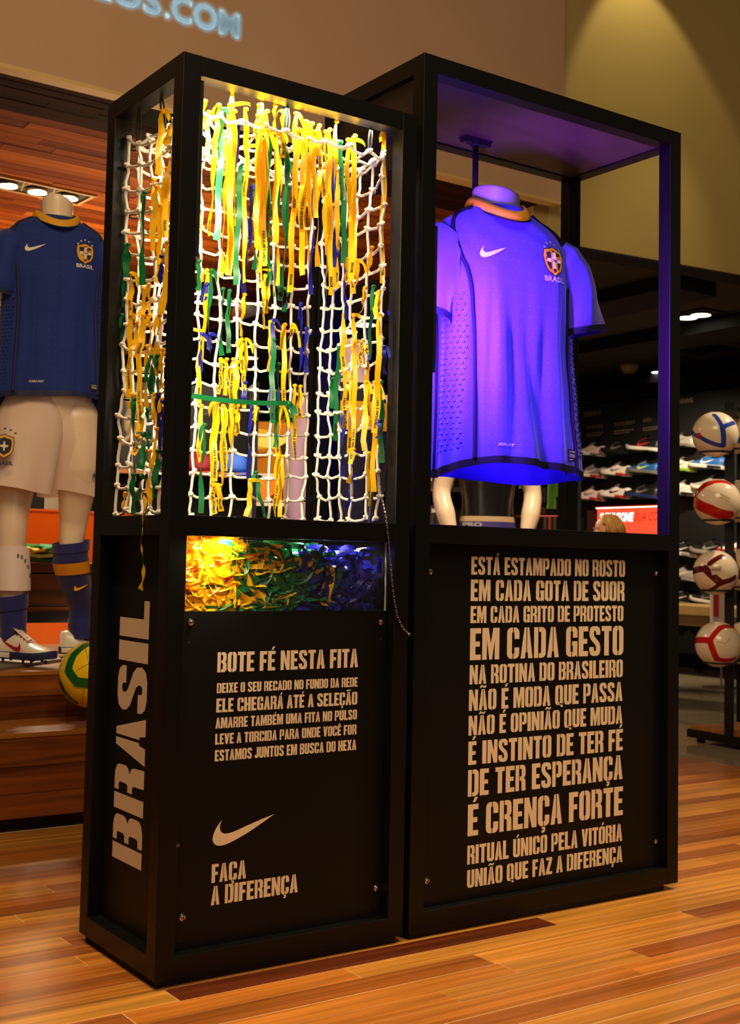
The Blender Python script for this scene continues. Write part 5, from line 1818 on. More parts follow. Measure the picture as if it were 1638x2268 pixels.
def ball_thing(label, c, r, base, arcs, group=None, patches=(), seams=(), name='football', gloss=.14):
    """a sphere whose bands follow great arcs; directions are given as (right, up, towards camera) seen from the camera"""
    c = Vector(c)
    vd = (CAM - c).normalized()
    rt = Vector((0, 0, 1)).cross(vd).normalized()
    upv = vd.cross(rt)

    def D(q):
        return (rt * q[0] + upv * q[1] + vd * q[2]).normalized()
    A = [(D(a), D(b), w_, m) for a, b, w_, m in arcs]
    Pz = [(D(a), w_, m) for a, w_, m in patches]
    NU, NV = (128, 84) if r * FPX / (c - CAM).length > 46 else (72, 48)
    mb = MB().ball((c.x, c.y, c.z), r, NU, NV)

    def darc(n, a, b):
        k = a.cross(b).normalized()
        s = n.dot(k)
        pr_ = (n - k * s).normalized()
        ang = a.angle(b)
        if pr_.dot(a) > math.cos(ang) and pr_.dot(b) > math.cos(ang):
            return abs(math.asin(max(-1, min(1, s))))
        return min(n.angle(a), n.angle(b))
    cols = list(dict.fromkeys([a[3] for a in A] + [p[2] for p in Pz]))
    # one material per ball: the printed bands are cut where a stored distance field crosses zero
    m = base.copy()
    m.name = 'printed_ball_skin'
    nt = m.node_tree
    pb_ = nt.nodes['Principled BSDF']
    last = None
    for k, cm in enumerate(cols):
        at_ = nt.nodes.new('ShaderNodeAttribute')
        at_.attribute_name = 'band_%d' % k
        gt = nt.nodes.new('ShaderNodeMapRange')
        gt.inputs[1].default_value, gt.inputs[2].default_value = -.006, .006
        nt.links.new(at_.outputs['Fac'], gt.inputs[0])
        mx = nt.nodes.new('ShaderNodeMix')
        mx.data_type = 'RGBA'
        if last is None:
            mx.inputs[6].default_value = pb_.inputs['Base Color'].default_value
        else:
            nt.links.new(last, mx.inputs[6])
        mx.inputs[7].default_value = cm.node_tree.nodes['Principled BSDF'].inputs['Base Color'].default_value
        nt.links.new(gt.outputs[0], mx.inputs[0])
        last = mx.outputs[2]
    if last is not None:
        nt.links.new(last, pb_.inputs['Base Color'])
    o = mb.build(name, m, None, smooth=True, loc=(c.x, c.y, c.z - r), label=label, cat='ball', group=group)
    for k, cm in enumerate(cols):
        fld = o.data.attributes.new('band_%d' % k, 'FLOAT', 'POINT')
        vals = []
        for v in mb.v:
            n = (v - c).normalized()
            d = max([w_ - darc(n, a, b) for a, b, w_, q in A if q is cm] + [w_ - n.angle(a) for a, w_, q in Pz if q is cm])
            vals.append(d)
        fld.data.foreach_set('value', vals)
    if seams:
        sm = MB()
        for a, b in seams:
            a, b = D(a), D(b)
            k = a.angle(b)
            pts = [c + (a * math.sin(k * (1 - t)) + b * math.sin(k * t)) / math.sin(k) * (r * 1.0005) for t in [j / 10 for j in range(11)]]
            sm.tube(pts, r * .009, 5)
        sm.build('seam', mat('seam_shadow', (110, 76, 20), 0.5) if 'seam_shadow' not in bpy.data.materials else bpy.data.materials['seam_shadow'], o, kind='stuff')
    return o


BW = mat('white_ball_skin', (236, 216, 184), 0.16, spec=.5)
BBL = mat('blue_ball_band', (34, 66, 160), 0.2)
BRD = mat('red_ball_panel', (186, 22, 14), 0.22)
BMR = mat('maroon_ball_band', (92, 14, 18), 0.2)
BYE = mat('yellow_ball_skin', (250, 200, 16), 0.22, spec=.5)
BGR = mat('green_ball_band', (8, 96, 34), 0.25)
# the yellow and green ball in front of the platform riser
cb_ = atd(203, 1494, 4.14)
RBALL = 73 / FPX * 4.14
ball_thing('yellow football with a green horseshoe band on the platform step beside the shorter case', cb_, RBALL, BYE,
           [((-.15, .92, .4), (-.55, .55, .6), .15, BGR), ((-.55, .55, .6), (-.68, .12, .7), .15, BGR), ((-.68, .12, .7), (-.42, -.22, .85), .15, BGR), ((-.42, -.22, .85), (.1, -.26, .95), .15, BGR), ((.1, -.26, .95), (.6, -.2, .8), .15, BGR),
            ((-.98, .05, .1), (-.86, -.35, .35), .13, BGR), ((-.86, -.35, .35), (-.45, -.82, .35), .13, BGR), ((.7, .6, .4), (.3, .95, .1), .15, BGR)], name='football',
           seams=[((-.1, .3, .95), (-.2, .75, .6)), ((-.1, .3, .95), (.3, .0, .95)), ((-.1, .3, .95), (-.45, .12, .9)), ((-.2, -.42, .9), (-.55, -.35, .75)), ((-.2, -.42, .9), (.2, -.35, .92)), ((-.2, -.42, .9), (-.25, -.85, .45))])
stn = thing('acrylic_ball_stand', 'clear acrylic block under the yellow and green football', 'stand', (cb_.x, cb_.y + .03, .2965))
ACR = clear_sheet('acrylic_block', .06, (244, 240, 232))
yq = max(cb_.y + .03, 1.60)
for s in (-1, 1):
    MB().box((cb_.x + s * .05 - .003, yq - .05, .2965), (cb_.x + s * .05 + .003, yq + .05, cb_.z - RBALL * .80)).build('side_wall', ACR, stn)
MB().box((cb_.x - .047, yq - .05, .2965), (cb_.x + .047, yq - .045, cb_.z - RBALL * .86)).build('front_wall', ACR, stn)
MB().lathe((cb_.x, cb_.y, 0), [(RBALL * .56, cb_.z - RBALL * .815), (RBALL * .62, cb_.z - RBALL * .815), (RBALL * .62, cb_.z - RBALL * .79), (RBALL * .58, cb_.z - RBALL * .79)], 28).build('seat_ring', ACR, stn)
# ------------------------------------------------------------------ ball rack
pA, pB = at(1614, 1637, 2, .03), at(1640, 1609, 2, .03)
rk = thing('ball_rack', 'black steel ball rack on a wooden base at the right edge', 'rack', (pA.x, pA.y, ZF))
dX = (Vector((pB.x, pB.y, 0)) - Vector((pA.x, pA.y, 0)))
WR = dX.length
dX.normalize()
bl = at(1520, 1607, 2, .06)
e1 = (Vector((pA.x, pA.y, 0)) - Vector((bl.x, bl.y, 0)))
e1.normalize()
e2 = Vector((-e1.y, e1.x, 0))
if e2.dot(_f) < 0:
    e2 = -e2
o0 = Vector((bl.x, bl.y, 0))


def slab(mb, a0, a1, c0, c1, z0, z1):
    q = [o0 + e1 * a + e2 * c_ for a, c_ in ((a0, c0), (a1, c0), (a1, c1), (a0, c1))]
    return mb.loft([[Vector((p.x, p.y, z0)) for p in q], [Vector((p.x, p.y, z1)) for p in q]])


slab(MB(), 0, 1.1, 0, .62, .004, .046).build('base_frame', BLACK, rk, bevel=.003)
for j in range(6):
    slab(MB(), .015, 1.085, .012 + j * .1, .010 + (j + 1) * .1, .046, .064).build('base_board', WTREAD, rk)
for a, c_ in ((.05, .05), (1.05, .05), (.05, .57), (1.05, .57)):
    q = o0 + e1 * a + e2 * c_
    MB().lathe((q.x, q.y, ZF), [(.02, 0), (.022, .022)], 12).build('foot', BLACKM, rk)
ztop = at(1614, 891, 1, pA.y).z
po = MB()
for p in (pA, pB):
    MB().obox(Vector((p.x, p.y, (ztop + .046) / 2)), dX * .021, dX.cross(Vector((0, 0, 1))) * .021, (0, 0, (ztop - .046) / 2)).build('post', BLACK, rk, bevel=.002)
mid = (pA + pB) / 2
MB().obox(Vector((mid.x, mid.y, ztop - .022)), dX * (WR / 2 + .021), dX.cross(Vector((0, 0, 1))) * .021, (0, 0, .022)).build('top_rail', BLACK, rk, bevel=.002)
MB().obox(Vector((mid.x, mid.y, .42)), dX * (WR / 2 - .02), dX.cross(Vector((0, 0, 1))) * .015, (0, 0, .03)).build('low_rail', BLACK, rk)
# five pointed top detail of a garment hook between the posts
MB().tube([at(1612, 907, 1, pA.y + .15), at(1625, 902, 1, pA.y + .15)], .006, 6).tube([at(1612, 907, 1, pA.y + .15), at(1625, 909, 1, pA.y + .15)], .006, 6).build('hook', mat('white_hook', (220, 190, 160), 0.5), rk)
balls = [(1583, 962, 50, 'b1'), (1588, 1112, 51, 'b2'), (1584, 1268, 49, 'b3'), (1590, 1427, 50, 'b4')]
DEP = 6.02
RM = mat('ring_steel', (16, 16, 15), 0.5)
for px, py, rp, k in balls:
    r = rp / FPX * DEP
    c = atd(px, py, DEP)
    rx = c - Vector((0, 0, r * .80))
    ring = [rx + Vector((r * .62 * math.cos(a), r * .62 * math.sin(a), 0)) for a in [2 * PI * j / 28 for j in range(29)]]
    mb = MB().tube(ring, .006, 8, caps=False)
    tp = Vector((pA.x, pA.y, rx.z))
    mb.tube([rx + (tp - rx).normalized() * r * .62, tp], .007, 8)
    mb.build('holder_ring', RM, rk, smooth=True)
    if k == 'b1':
        ball_thing('white football with blue bands and a red patch, top of the ball rack', c, r, BW, [((-.98, .12, .1), (-.6, -.12, .75), .10, BBL), ((-.6, -.12, .75), (.3, -.5, .8), .10, BBL), ((-.05, .85, .5), (.3, .3, .9), .10, BBL), ((.3, .3, .9), (.35, -.5, .8), .12, BBL), ((.3, .3, .9), (.8, .5, .3), .10, BBL), ((-.2, .97, .1), (0.05, .98, .1), .09, BRD)], 'balls on the rack', [((-.68, -.05, .72), .13, BRD)], name='football')
    elif k == 'b2':
        ball_thing('red and white volleyball with a yellow label, second on the ball rack', c, r, BW, [((-.95, .1, .2), (-.3, .82, .45), .20, BRD), ((-.3, .82, .45), (.5, .85, .3), .16, BRD), ((-.9, 0, .35), (-.3, -.35, .9), .26, BRD), ((-.3, -.35, .9), (.5, -.62, .65), .26, BRD), ((-.93, .10, .3), (-.92, -.22, .3), .10, GOLD)], 'balls on the rack', name='volleyball', seams=[((.1, .35, .9), (.5, .15, .85)), ((.1, .2, .97), (.5, 0, .87))])
    elif k == 'b3':
        o = ball_thing('white football with dark maroon bands and a price label, third on the ball rack', c, r, BW, [((-.98, .02, .15), (-.45, .16, .85), .15, BMR), ((-.45, .16, .85), (.22, -.45, .86), .17, BMR), ((-.25, .4, .9), (.3, .75, .6), .12, BMR), ((.22, -.45, .86), (.8, -.2, .5), .13, BMR), ((.22, -.45, .86), (-.3, -.8, .45), .10, BMR)], 'balls on the rack', name='football')
        lbm = MB().add([atd(px + x, py + y, DEP - r * 1.0) for x, y in ((-12, -12), (14, -14), (14, 2), (-8, 6))], [(0, 1, 2, 3)])
        for j in range(5):
            lbm.add([atd(px - 8 + j * 4 + x, py + y - 9, DEP - r * 1.003) for x, y in ((0, 0), (2, 0), (2, 6), (0, 6))], [(0, 1, 2, 3)], 1)
        lbm.build('price_label', [mat('label_paper', (226, 206, 176), 0.5), INK], o)
    else:
        ball_thing('white football with bright red bands, lowest on the ball rack', c, r, BW, [((-.98, .12, .1), (-.35, .15, .92), .14, BRD), ((-.35, .15, .92), (.1, .72, .66), .12, BRD), ((.1, .72, .66), (.6, .8, .2), .14, BRD), ((-.35, .15, .92), (-.05, -.65, .75), .14, BRD), ((-.05, -.65, .75), (.7, -.6, .4), .12, BRD)], 'balls on the rack', name='football', seams=[((-.1, .1, .99), (.3, .05, .95)), ((.3, .05, .95), (.5, .3, .8))])
far = [(1640, 958, 'white football with blue bands behind the rack posts, upper one', BW, BBL), (1644, 1110, 'white football with gold bands behind the rack posts, second from the top', BW, GOLD), (1648, 1262, 'white football with maroon bands behind the rack posts, third from the top', BW, BMR), (1650, 1425, 'white and yellow football behind the rack posts, lowest', BW, BYE)]
for px, py, lab, m0, m1_ in far:
    c = atd(px, py, 6.55)
    r = 48 / FPX * 6.5
    ball_thing(lab, c, r, m0, [((-.9, .3, .3), (-.2, -.3, .92), .15, m1_), ((-.2, -.3, .92), (.6, -.5, .6), .15, m1_), ((-.5, .7, .5), (-.2, -.3, .9), .13, m1_)], 'balls on the rack', name='football')
    rx = c - Vector((0, 0, r * .80))
    ring = [rx + Vector((r * .62 * math.cos(a), r * .62 * math.sin(a), 0)) for a in [2 * PI * j / 24 for j in range(25)]]
    MB().tube(ring, .006, 6, caps=False).tube([rx + (Vector((pB.x, pB.y, rx.z)) - rx).normalized() * r * .62, Vector((pB.x, pB.y, rx.z))], .007, 6).build('holder_ring', RM, rk, smooth=True)
spot('rack_spot_lamp', (4.6, 1.0, 2.78), tuple(atd(1585, 985, 6.0)), 90, 30, .6, .03, WARM2)
# ------------------------------------------------------------------ shoe wall
XW = 7.6
sw = thing('shoe_wall', 'tall black display wall of running and training shoes at the back right', 'display wall', (XW, 5.2, ZF))
MB().box((XW, 2.9, ZF), (XW + .12, 8.2, 2.43)).build('board', DARK, sw)
BEAD = mat('wall_letters', (120, 100, 78), 0.7)


def wall_words(txt, l, r, h, bold=.02, m=BEAD, shear=0, n='sign_letters'):
    a, b = at(l[0], l[1], 0, XW - .004), at(r[0], r[1], 0, XW - .004)
    d = b - a
    L = d.length
    d.normalize()
    return words(txt, lambda u, v: a + d * u + Vector((0, 0, v)), L, h, bold=bold, shear=shear).build(n, m, sw)


wall_words('RUNNING', (1294, 923), (1330, 918), .045, .04)
wall_words('ESTABILIDADE', (1299, 951), (1334, 947), .034)
wall_words('AMORTECIMENTO', (1359, 944), (1405, 939), .034)
wall_words('LEVEZA', (1423, 935), (1443, 933), .032)
wall_words('TRAINING', (1492, 896), (1534, 891), .045, .04)
for x0_, y0_, x1_, y1_ in ((1299, 963, 1336, 958), (1299, 968, 1332, 964), (1359, 957, 1404, 952), (1359, 962, 1394, 958), (1423, 950, 1462, 945), (1423, 955, 1460, 950)):
    a, b = at(x0_, y0_, 0, XW - .003), at(x1_, y1_, 0, XW - .003)
    d = (b - a)
    k_ = 7
    mb = MB()
    for j in range(k_):
        p, q = a + d * (j / k_), a + d * ((j + .78) / k_)
        mb.add([p, q, q + Vector((0, 0, .012)), p + Vector((0, 0, .012))], [(0, 1, 2, 3)])
    mb.build('sign_line', BEAD, sw)
cS = lambda n, c_, r=.45: mat(n, c_, r)
SWH, SGR, SRD, SBK, SNV, SVL, SSV, SPK, SBL, SLM = cS('shoe_white', (236, 222, 206)), cS('shoe_grey', (120, 112, 104)), cS('shoe_red', (200, 40, 36)), cS('shoe_black', (26, 25, 25)), cS('shoe_navy', (36, 48, 100)), cS('shoe_volt', (206, 226, 60)), mat('shoe_silver', (190, 182, 168), .3, .35), cS('shoe_pink_white', (232, 196, 196)), cS('shoe_blue', (36, 92, 160)), cS('shoe_lime', (150, 190, 60))
rows = [(1307, 1009, 'pale grey running shoe with lime stripe, left end of the top row', (SWH, SPK, SLM, SGR), 1), (1364, 1004, 'nearly black running shoe, middle of the top row of the shoe wall', (SBK, SBK, SGR, SBK), 1), (1424, 998, 'black running shoe with red side mark and white sole, right end of the top row', (SWH, SBK, SRD, SWH), 1.08),
        (1307, 1057, 'grey running shoe with red heel, left end of the second row', (SWH, SGR, SPK, SRD), 1.05), (1363, 1053, 'white running shoe with red heel, middle of the second row', (SWH, SWH, SGR, SRD), 1), (1423, 1048, 'blue running shoe with volt yellow lining, right end of the second row', (SGR, SBL, SVL, SGR), 1),
        (1305, 1107, 'pinkish white running shoe with red heel, left end of the third row', (SPK, SPK, SGR, SRD), 1.05), (1361, 1102, 'white running shoe with black trim and red heel, middle of the third row', (SWH, SWH, SBK, SRD), 1.03), (1421, 1102, 'dark running shoe on a navy sole, right end of the third row', (SNV, SBK, SGR, SNV), 1.08),
        (1503, 988, 'silver training shoe at the top of the right shoe column', (SSV, SSV, SGR, SGR), 1), (1503, 1043, 'white training shoe on a lime sole in the right shoe column', (SLM, SWH, SGR, SLM), 1), (1506, 1096, 'plain white training shoe third in the right shoe column', (SWH, SWH, SPK, SBK), 1.05), (1564, 1037, 'white and blue training shoe under the top rack ball', (SWH, SBL, SWH, SBK), 1.05), (1568, 1085, 'grey and white training shoe peeping over the red ball', (SWH, SSV, SGR, SGR), 1),
        (1508, 1230, 'black training shoe with large white side mark, right shoe column', (SWH, SBK, SWH, SSV), 1.1), (1570, 1228, 'black and silver training shoe above the maroon banded ball', (SSV, SBK, SSV, SSV), 1.1), (1508, 1284, 'dark silver training shoe, fifth in the right shoe column', (SBK, SSV, SWH, SSV), 1.05), (1504, 1337, 'black training shoe with white line, lowest of the right shoe column', (SBK, SBK, SWH, SGR), 1.05), (1566, 1336, 'black shoe with thin white sole above the lowest rack ball', (SWH, SBK, SGR, SWH), 1.0), (1628, 1228, 'white shoe with red sole glimpsed between the rack posts', (SRD, SWH, SRD, SRD), 1.0)]
for px, py, lab, cols, s in rows:
    p = at(px, py, 0, XW - .075)
    sneaker('sport_shoe', lab, 'shoe', 'shoes on the shoe wall', (p.x, p.y, p.z), math.radians(96), cols, 1.18 * s, tilt=math.radians(-7))
    MB().box((XW - .13, p.y - .10, p.z - .012), (XW, p.y + .10, p.z - .004)).build('shoe_ledge', BLACKM, sw)
lb = thing('light_box_sign', 'red backlit sign under the running shoes', 'sign', (XW - .05, 5.6, 1.16))
a, b = at(1322, 1180, 0, XW - .06), at(1478, 1178, 0, XW - .06)
zt_ = at(1453, 1121, 0, XW - .06).z
MB().box((XW - .05, b.y, 1.08), (XW - .001, a.y, zt_ + .004)).build('housing', BLACKM, lb)
MB().box((XW - .06, b.y, 1.09), (XW - .05, a.y, zt_)).build('face', emis('red_backlit_face', (255, 66, 38), 1.0), lb)
MB().box((XW - .085, b.y, zt_), (XW - .05, a.y, zt_ + .012)).build('top_lip', mat('red_lip', (200, 30, 20), .5), lb)
MB().box((XW - .08, b.y, zt_ - .006), (XW - .062, a.y, zt_)).build('tube_lamp', emis('sign_tube', (255, 200, 170), 4.0), lb)


def lb_words(txt, l, r, h, m, shear, bold):
    a, b = at(l[0], l[1], 0, XW - .062), at(r[0], r[1], 0, XW - .062)
    d = b - a
    L = d.length
    d.normalize()
    words(txt, lambda u, v: a + d * u + Vector((0, 0, v)), L, h, bold=bold, shear=shear).build('sign_letters', m, lb)


lb_words('IMPULSIONE', (1327, 1156), (1400, 1155), .085, emis('sign_white', (255, 240, 230), 1.6), .18, .045)
lb_words('SUA COR', (1404, 1155), (1465, 1152), .080, mat('sign_dark_red', (90, 10, 8), .6), .18, .0)
MB().box((XW - .04, a.y, 1.08), (XW - .001, a.y + .16, zt_ - .02)).build('end_panel', mat('dim_red_panel', (70, 26, 30), .6), lb)
# orange and yellow poster strip at the left end of the shoe wall
a, b = at(1271, 1170, 0, XW), at(1282, 1170, 0, XW)
ps = thing('tall_poster', 'tall yellow and orange poster strip at the left end of the shoe wall', 'poster', (XW + .05, a.y, 1.0))
y0_, y1_ = at(1284, 1100, 0, XW + .02).y, at(1268, 1100, 0, XW + .02).y
for z0, z1, m_ in ((1.52, 2.0, mat('poster_yellow', (196, 140, 16), .6)), (1.27, 1.52, mat('poster_dark', (52, 40, 14), .6)), (1.20, 1.27, mat('poster_cream', (190, 160, 120), .6)), (1.0, 1.20, mat('poster_brown', (130, 70, 16), .6))):
    MB().box((XW + .02, y0_ - .02, z0), (XW + .04, y1_ + .06, z1)).build('printed_field', m_, ps)
MB().obox((XW + .016, (y0_ + y1_) / 2, 1.44), (.002, 0, 0), (0, .08, -.13), (0, .02, .035)).build('printed_leg', mat('poster_leg', (24, 20, 16), .6), ps)
MB().box((XW + .0185, y0_ - .02, 1.29), (XW + .0199, y1_ + .06, 1.40)).build('printed_field', mat('poster_orange', (222, 120, 10), .6), ps)
# bench before the shoe wall
bn = thing('try_on_bench', 'pale wooden try-on bench with black steel legs before the shoe wall', 'bench', (7.1, 4.6, ZF))
zt1, zt0 = at(1540, 1341, 0, 6.95).z, at(1540, 1387, 0, 6.95).z
MB().box((6.95, 3.3, (zt0 + zt1) / 2), (7.42, 5.3, zt1)).build('seat', mat('bench_oak', (176, 140, 84), .5, var=.1), bn, bevel=.01)
MB().box((6.97, 3.32, zt0), (7.40, 5.28, (zt0 + zt1) / 2 - .003)).build('seat_apron', mat('bench_oak_dark', (130, 96, 50), .5, var=.1), bn)
for x in (6.99, 7.36):
    for y in (3.5, 4.78, 5.2):
        MB().box((x - .022, y - .022, ZF), (x + .022, y + .022, zt0)).build('leg', BLACK, bn)
for y in (4.78,):
    MB().box((6.97, 3.5, .16), (7.01, 5.2, .20)).build('stretcher', BLACK, bn)
# white garment bag hung in front of the shoe wall
gp = atd(1597, 1385, 9.2)
gb = thing('hanging_garment', 'white and red garment hanging in front of the bench behind the lowest rack balls', 'garment', (gp.x, gp.y, .3))
rg = []
for z in (.36, .5, .62, .74, .86, .98):
    rg.append([Vector((gp.x + RGT.x * (.085 * math.cos(a)) + _f.x * .05 * math.sin(a), gp.y + RGT.y * (.085 * math.cos(a)) + _f.y * .05 * math.sin(a), z)) for a in [2 * PI * j / 20 for j in range(20)]])
MB().loft(rg).build('cloth', mat('white_garment', (226, 206, 196), .8), gb, smooth=True)
q = atd(1585, 1338, 9.13)
MB().obox(q, RGT * .020, _f * .004, UPV * .09).build('red_stripe', SRD, gb)
for zz in (1.02,):
    MB().tube([(gp.x, gp.y, ZF + .01), (gp.x, gp.y, 1.10)], .008, 6).lathe((gp.x, gp.y, ZF), [(.14, 0), (.14, .01), (.01, .016)], 20).build('stand', STEEL, gb)
# ------------------------------------------------------------------ table, drawers and orange panels behind the platform
YT = 3.32
tb = thing('drawer_table', 'dark wooden drawer table behind the mannequin legs', 'table', (.9, YT, ZF))
zt = at(60, 1246, 1, YT).z
zd0, zd1, zk = at(60, 1342, 1, YT).z, at(60, 1270, 1, YT).z, at(60, 1356, 1, YT).z
WTBL = wood('table_boards', [(86, 46, 16), (98, 54, 20)], .4, (1.4, 26, 26), .3, .35)
MB().box((.1, YT, zt - .045), (2.0, YT + .7, zt)).build('tabletop', WTBL, tb, bevel=.002)
MB().box((.1, YT + .03, zd1), (2.0, YT + .68, zt - .045)).build('shadow_gap', BLACKM, tb)
xs = [at(x, 1300, 1, YT).x for x in (-60, 53)] + [1.42, 1.98]
for i in range(3):
    MB().box((xs[i] + .004, YT + .004, zd0), (xs[i + 1] - .004, YT + .02, zd1 - .002)).build('drawer', WTBL, tb, bevel=.002)
MB().box((.1, YT + .02, zk), (2.0, YT + .66, zd1)).build('carcass', mat('table_core', (30, 16, 6), .7), tb)
MB().box((.1, YT + .002, zk), (2.0, YT + .018, zd0 - .004)).build('lower_rail', WTBL, tb)
MB().box((.1, YT - .004, zk - .05), (2.0, YT + .05, zk)).build('steel_rail', BLACK, tb)
for x in (.13, 1.97):
    for y in (YT + .02, YT + .66):
        MB().box((x - .02, y - .02, ZF), (x + .02, y + .02, zk - .05)).build('leg', BLACK, tb)
YO = 4.02
op = thing('orange_display_block', 'bright orange display block behind the drawer table', 'display', (1.0, YO, ZF))
zo = at(60, 1131, 1, YO).z
MB().box((.2, YO, ZF), (1.75, YO + .05, zo)).build('board', ORANGE, op, bevel=.002)
MB().box((.2, YO - .004, zo), (1.75, YO + .054, zo + .012)).build('top_edge', mat('orange_edge', (250, 110, 30), .5), op)
area('panel_fill_light', (1.4, 3.55, 2.6), (1.25, 4.0, .9), 14, .6, .2, WARM2)  # unseen fill light added for the orange panel
area('panel_fill_light', (1.35, 3.30, .45), (1.2, 4.0, .45), 1.8, .5, .1, WARM2)  # second added fill, low down, to brighten the foot of the panel
cl_cols = [(mat('folded_lime', (196, 214, 90), .8), 'lime'), (mat('folded_green', (22, 128, 60), .8), 'green'), (mat('folded_gold', (238, 178, 30), .8), 'gold'), (mat('folded_dark_green', (60, 96, 30), .8), 'dark green')]


def folded(px, z, wd_, m_, lab, h=.022, yy=YT + .12):
    p = at(px, 1240, 1, yy)
    t = MB()
    rg = []
    for k in range(9):
        x = p.x - wd_ / 2 + wd_ * k / 8
        wv = .006 * math.sin(k * 1.7 + px)
        rg.append([(x, yy - .09 + .01 * math.sin(k), z + wv * .3), (x, yy - .10 + .008 * math.sin(k * 2), z + h * .5 + wv), (x, yy - .08, z + h + wv), (x, yy + .10, z + h * 1.2 + wv), (x, yy + .11, z + .002)])
    t.loft(rg)
    return t.build('folded_shirt', m_, None, smooth=True, label=lab, cat='shirt', group='folded shirts on the drawer table')


folded(78, zt + .001, .34, cl_cols[3][0], 'dark green folded shirt at the bottom of the pile on the drawer table', .020)
folded(80, zt + .026, .34, cl_cols[0][0], 'lime folded shirt second in the pile on the drawer table', .018)
folded(60, zt + .050, .17, cl_cols[2][0], 'gold folded shirt on top of the pile, left', .02)
folded(108, zt + .050, .16, cl_cols[1][0], 'bright green folded shirt on top of the pile, right', .03)
pk = at(46, 1430, 1, 3.0)
bx = thing('orange_box', 'orange ridged shoe box beside the left boot of the mannequin', 'box', (pk.x, 2.9, ZP))
a, b = at(40, 1420, 1, 2.9), at(82, 1420, 1, 2.9)
for i, (p0_, p1_) in enumerate(((1429, 1436), (1439, 1445), (1448, 1454))):
    z1, z0 = at(80, p0_, 1, 2.9).z, at(80, p1_, 1, 2.9).z
    MB().box((a.x, 2.9, max(z0, ZP + .001)), (b.x, 3.05, z1)).build('ridge', ORBOX, bx, bevel=.001)
MB().box((a.x, 2.915, ZP + .0005), (b.x - .01, 3.04, at(80, 1429, 1, 2.9).z - .004)).build('core', mat('orange_box_side', (150, 50, 8), .6), bx)
# things above the orange panel, between the legs
q = at(70, 1100, 1, 4.3)
bg_ = thing('shoulder_bag', 'black shoulder bag standing on the orange panel shelf', 'bag', (q.x, 4.3, zo))
MB().box((.25, YO + .05, zo - .03), (1.73, 4.75, zo - .005)).build('shelf', mat('shelf_grey', (70, 62, 54), .6), op)
zz0 = zo - .004
MB().obox((q.x - .02, 4.32, zz0 + .10), (.09, 0, 0), (0, .05, 0), (0, 0, .10)).build('body', BLACKM, bg_, bevel=.02)
MB().tube([(q.x - .08, 4.32, zz0 + .19), (q.x - .06, 4.32, zz0 + .30), (q.x, 4.32, zz0 + .34), (q.x + .06, 4.32, zz0 + .28), (q.x + .05, 4.32, zz0 + .18)], .006, 6).build('strap', BLACKM, bg_, smooth=True)
structure(MB().box((-.6, 4.95, ZF), (1.75, 5.05, 1.62)), 'wall_partition', mat('beige_partition', (176, 156, 132), .85))
area('partition_lamp', (1.2, 4.3, 2.7), (1.2, 4.95, 1.2), 10, .5, .2, WARM2)
# ------------------------------------------------------------------ mannequins further back


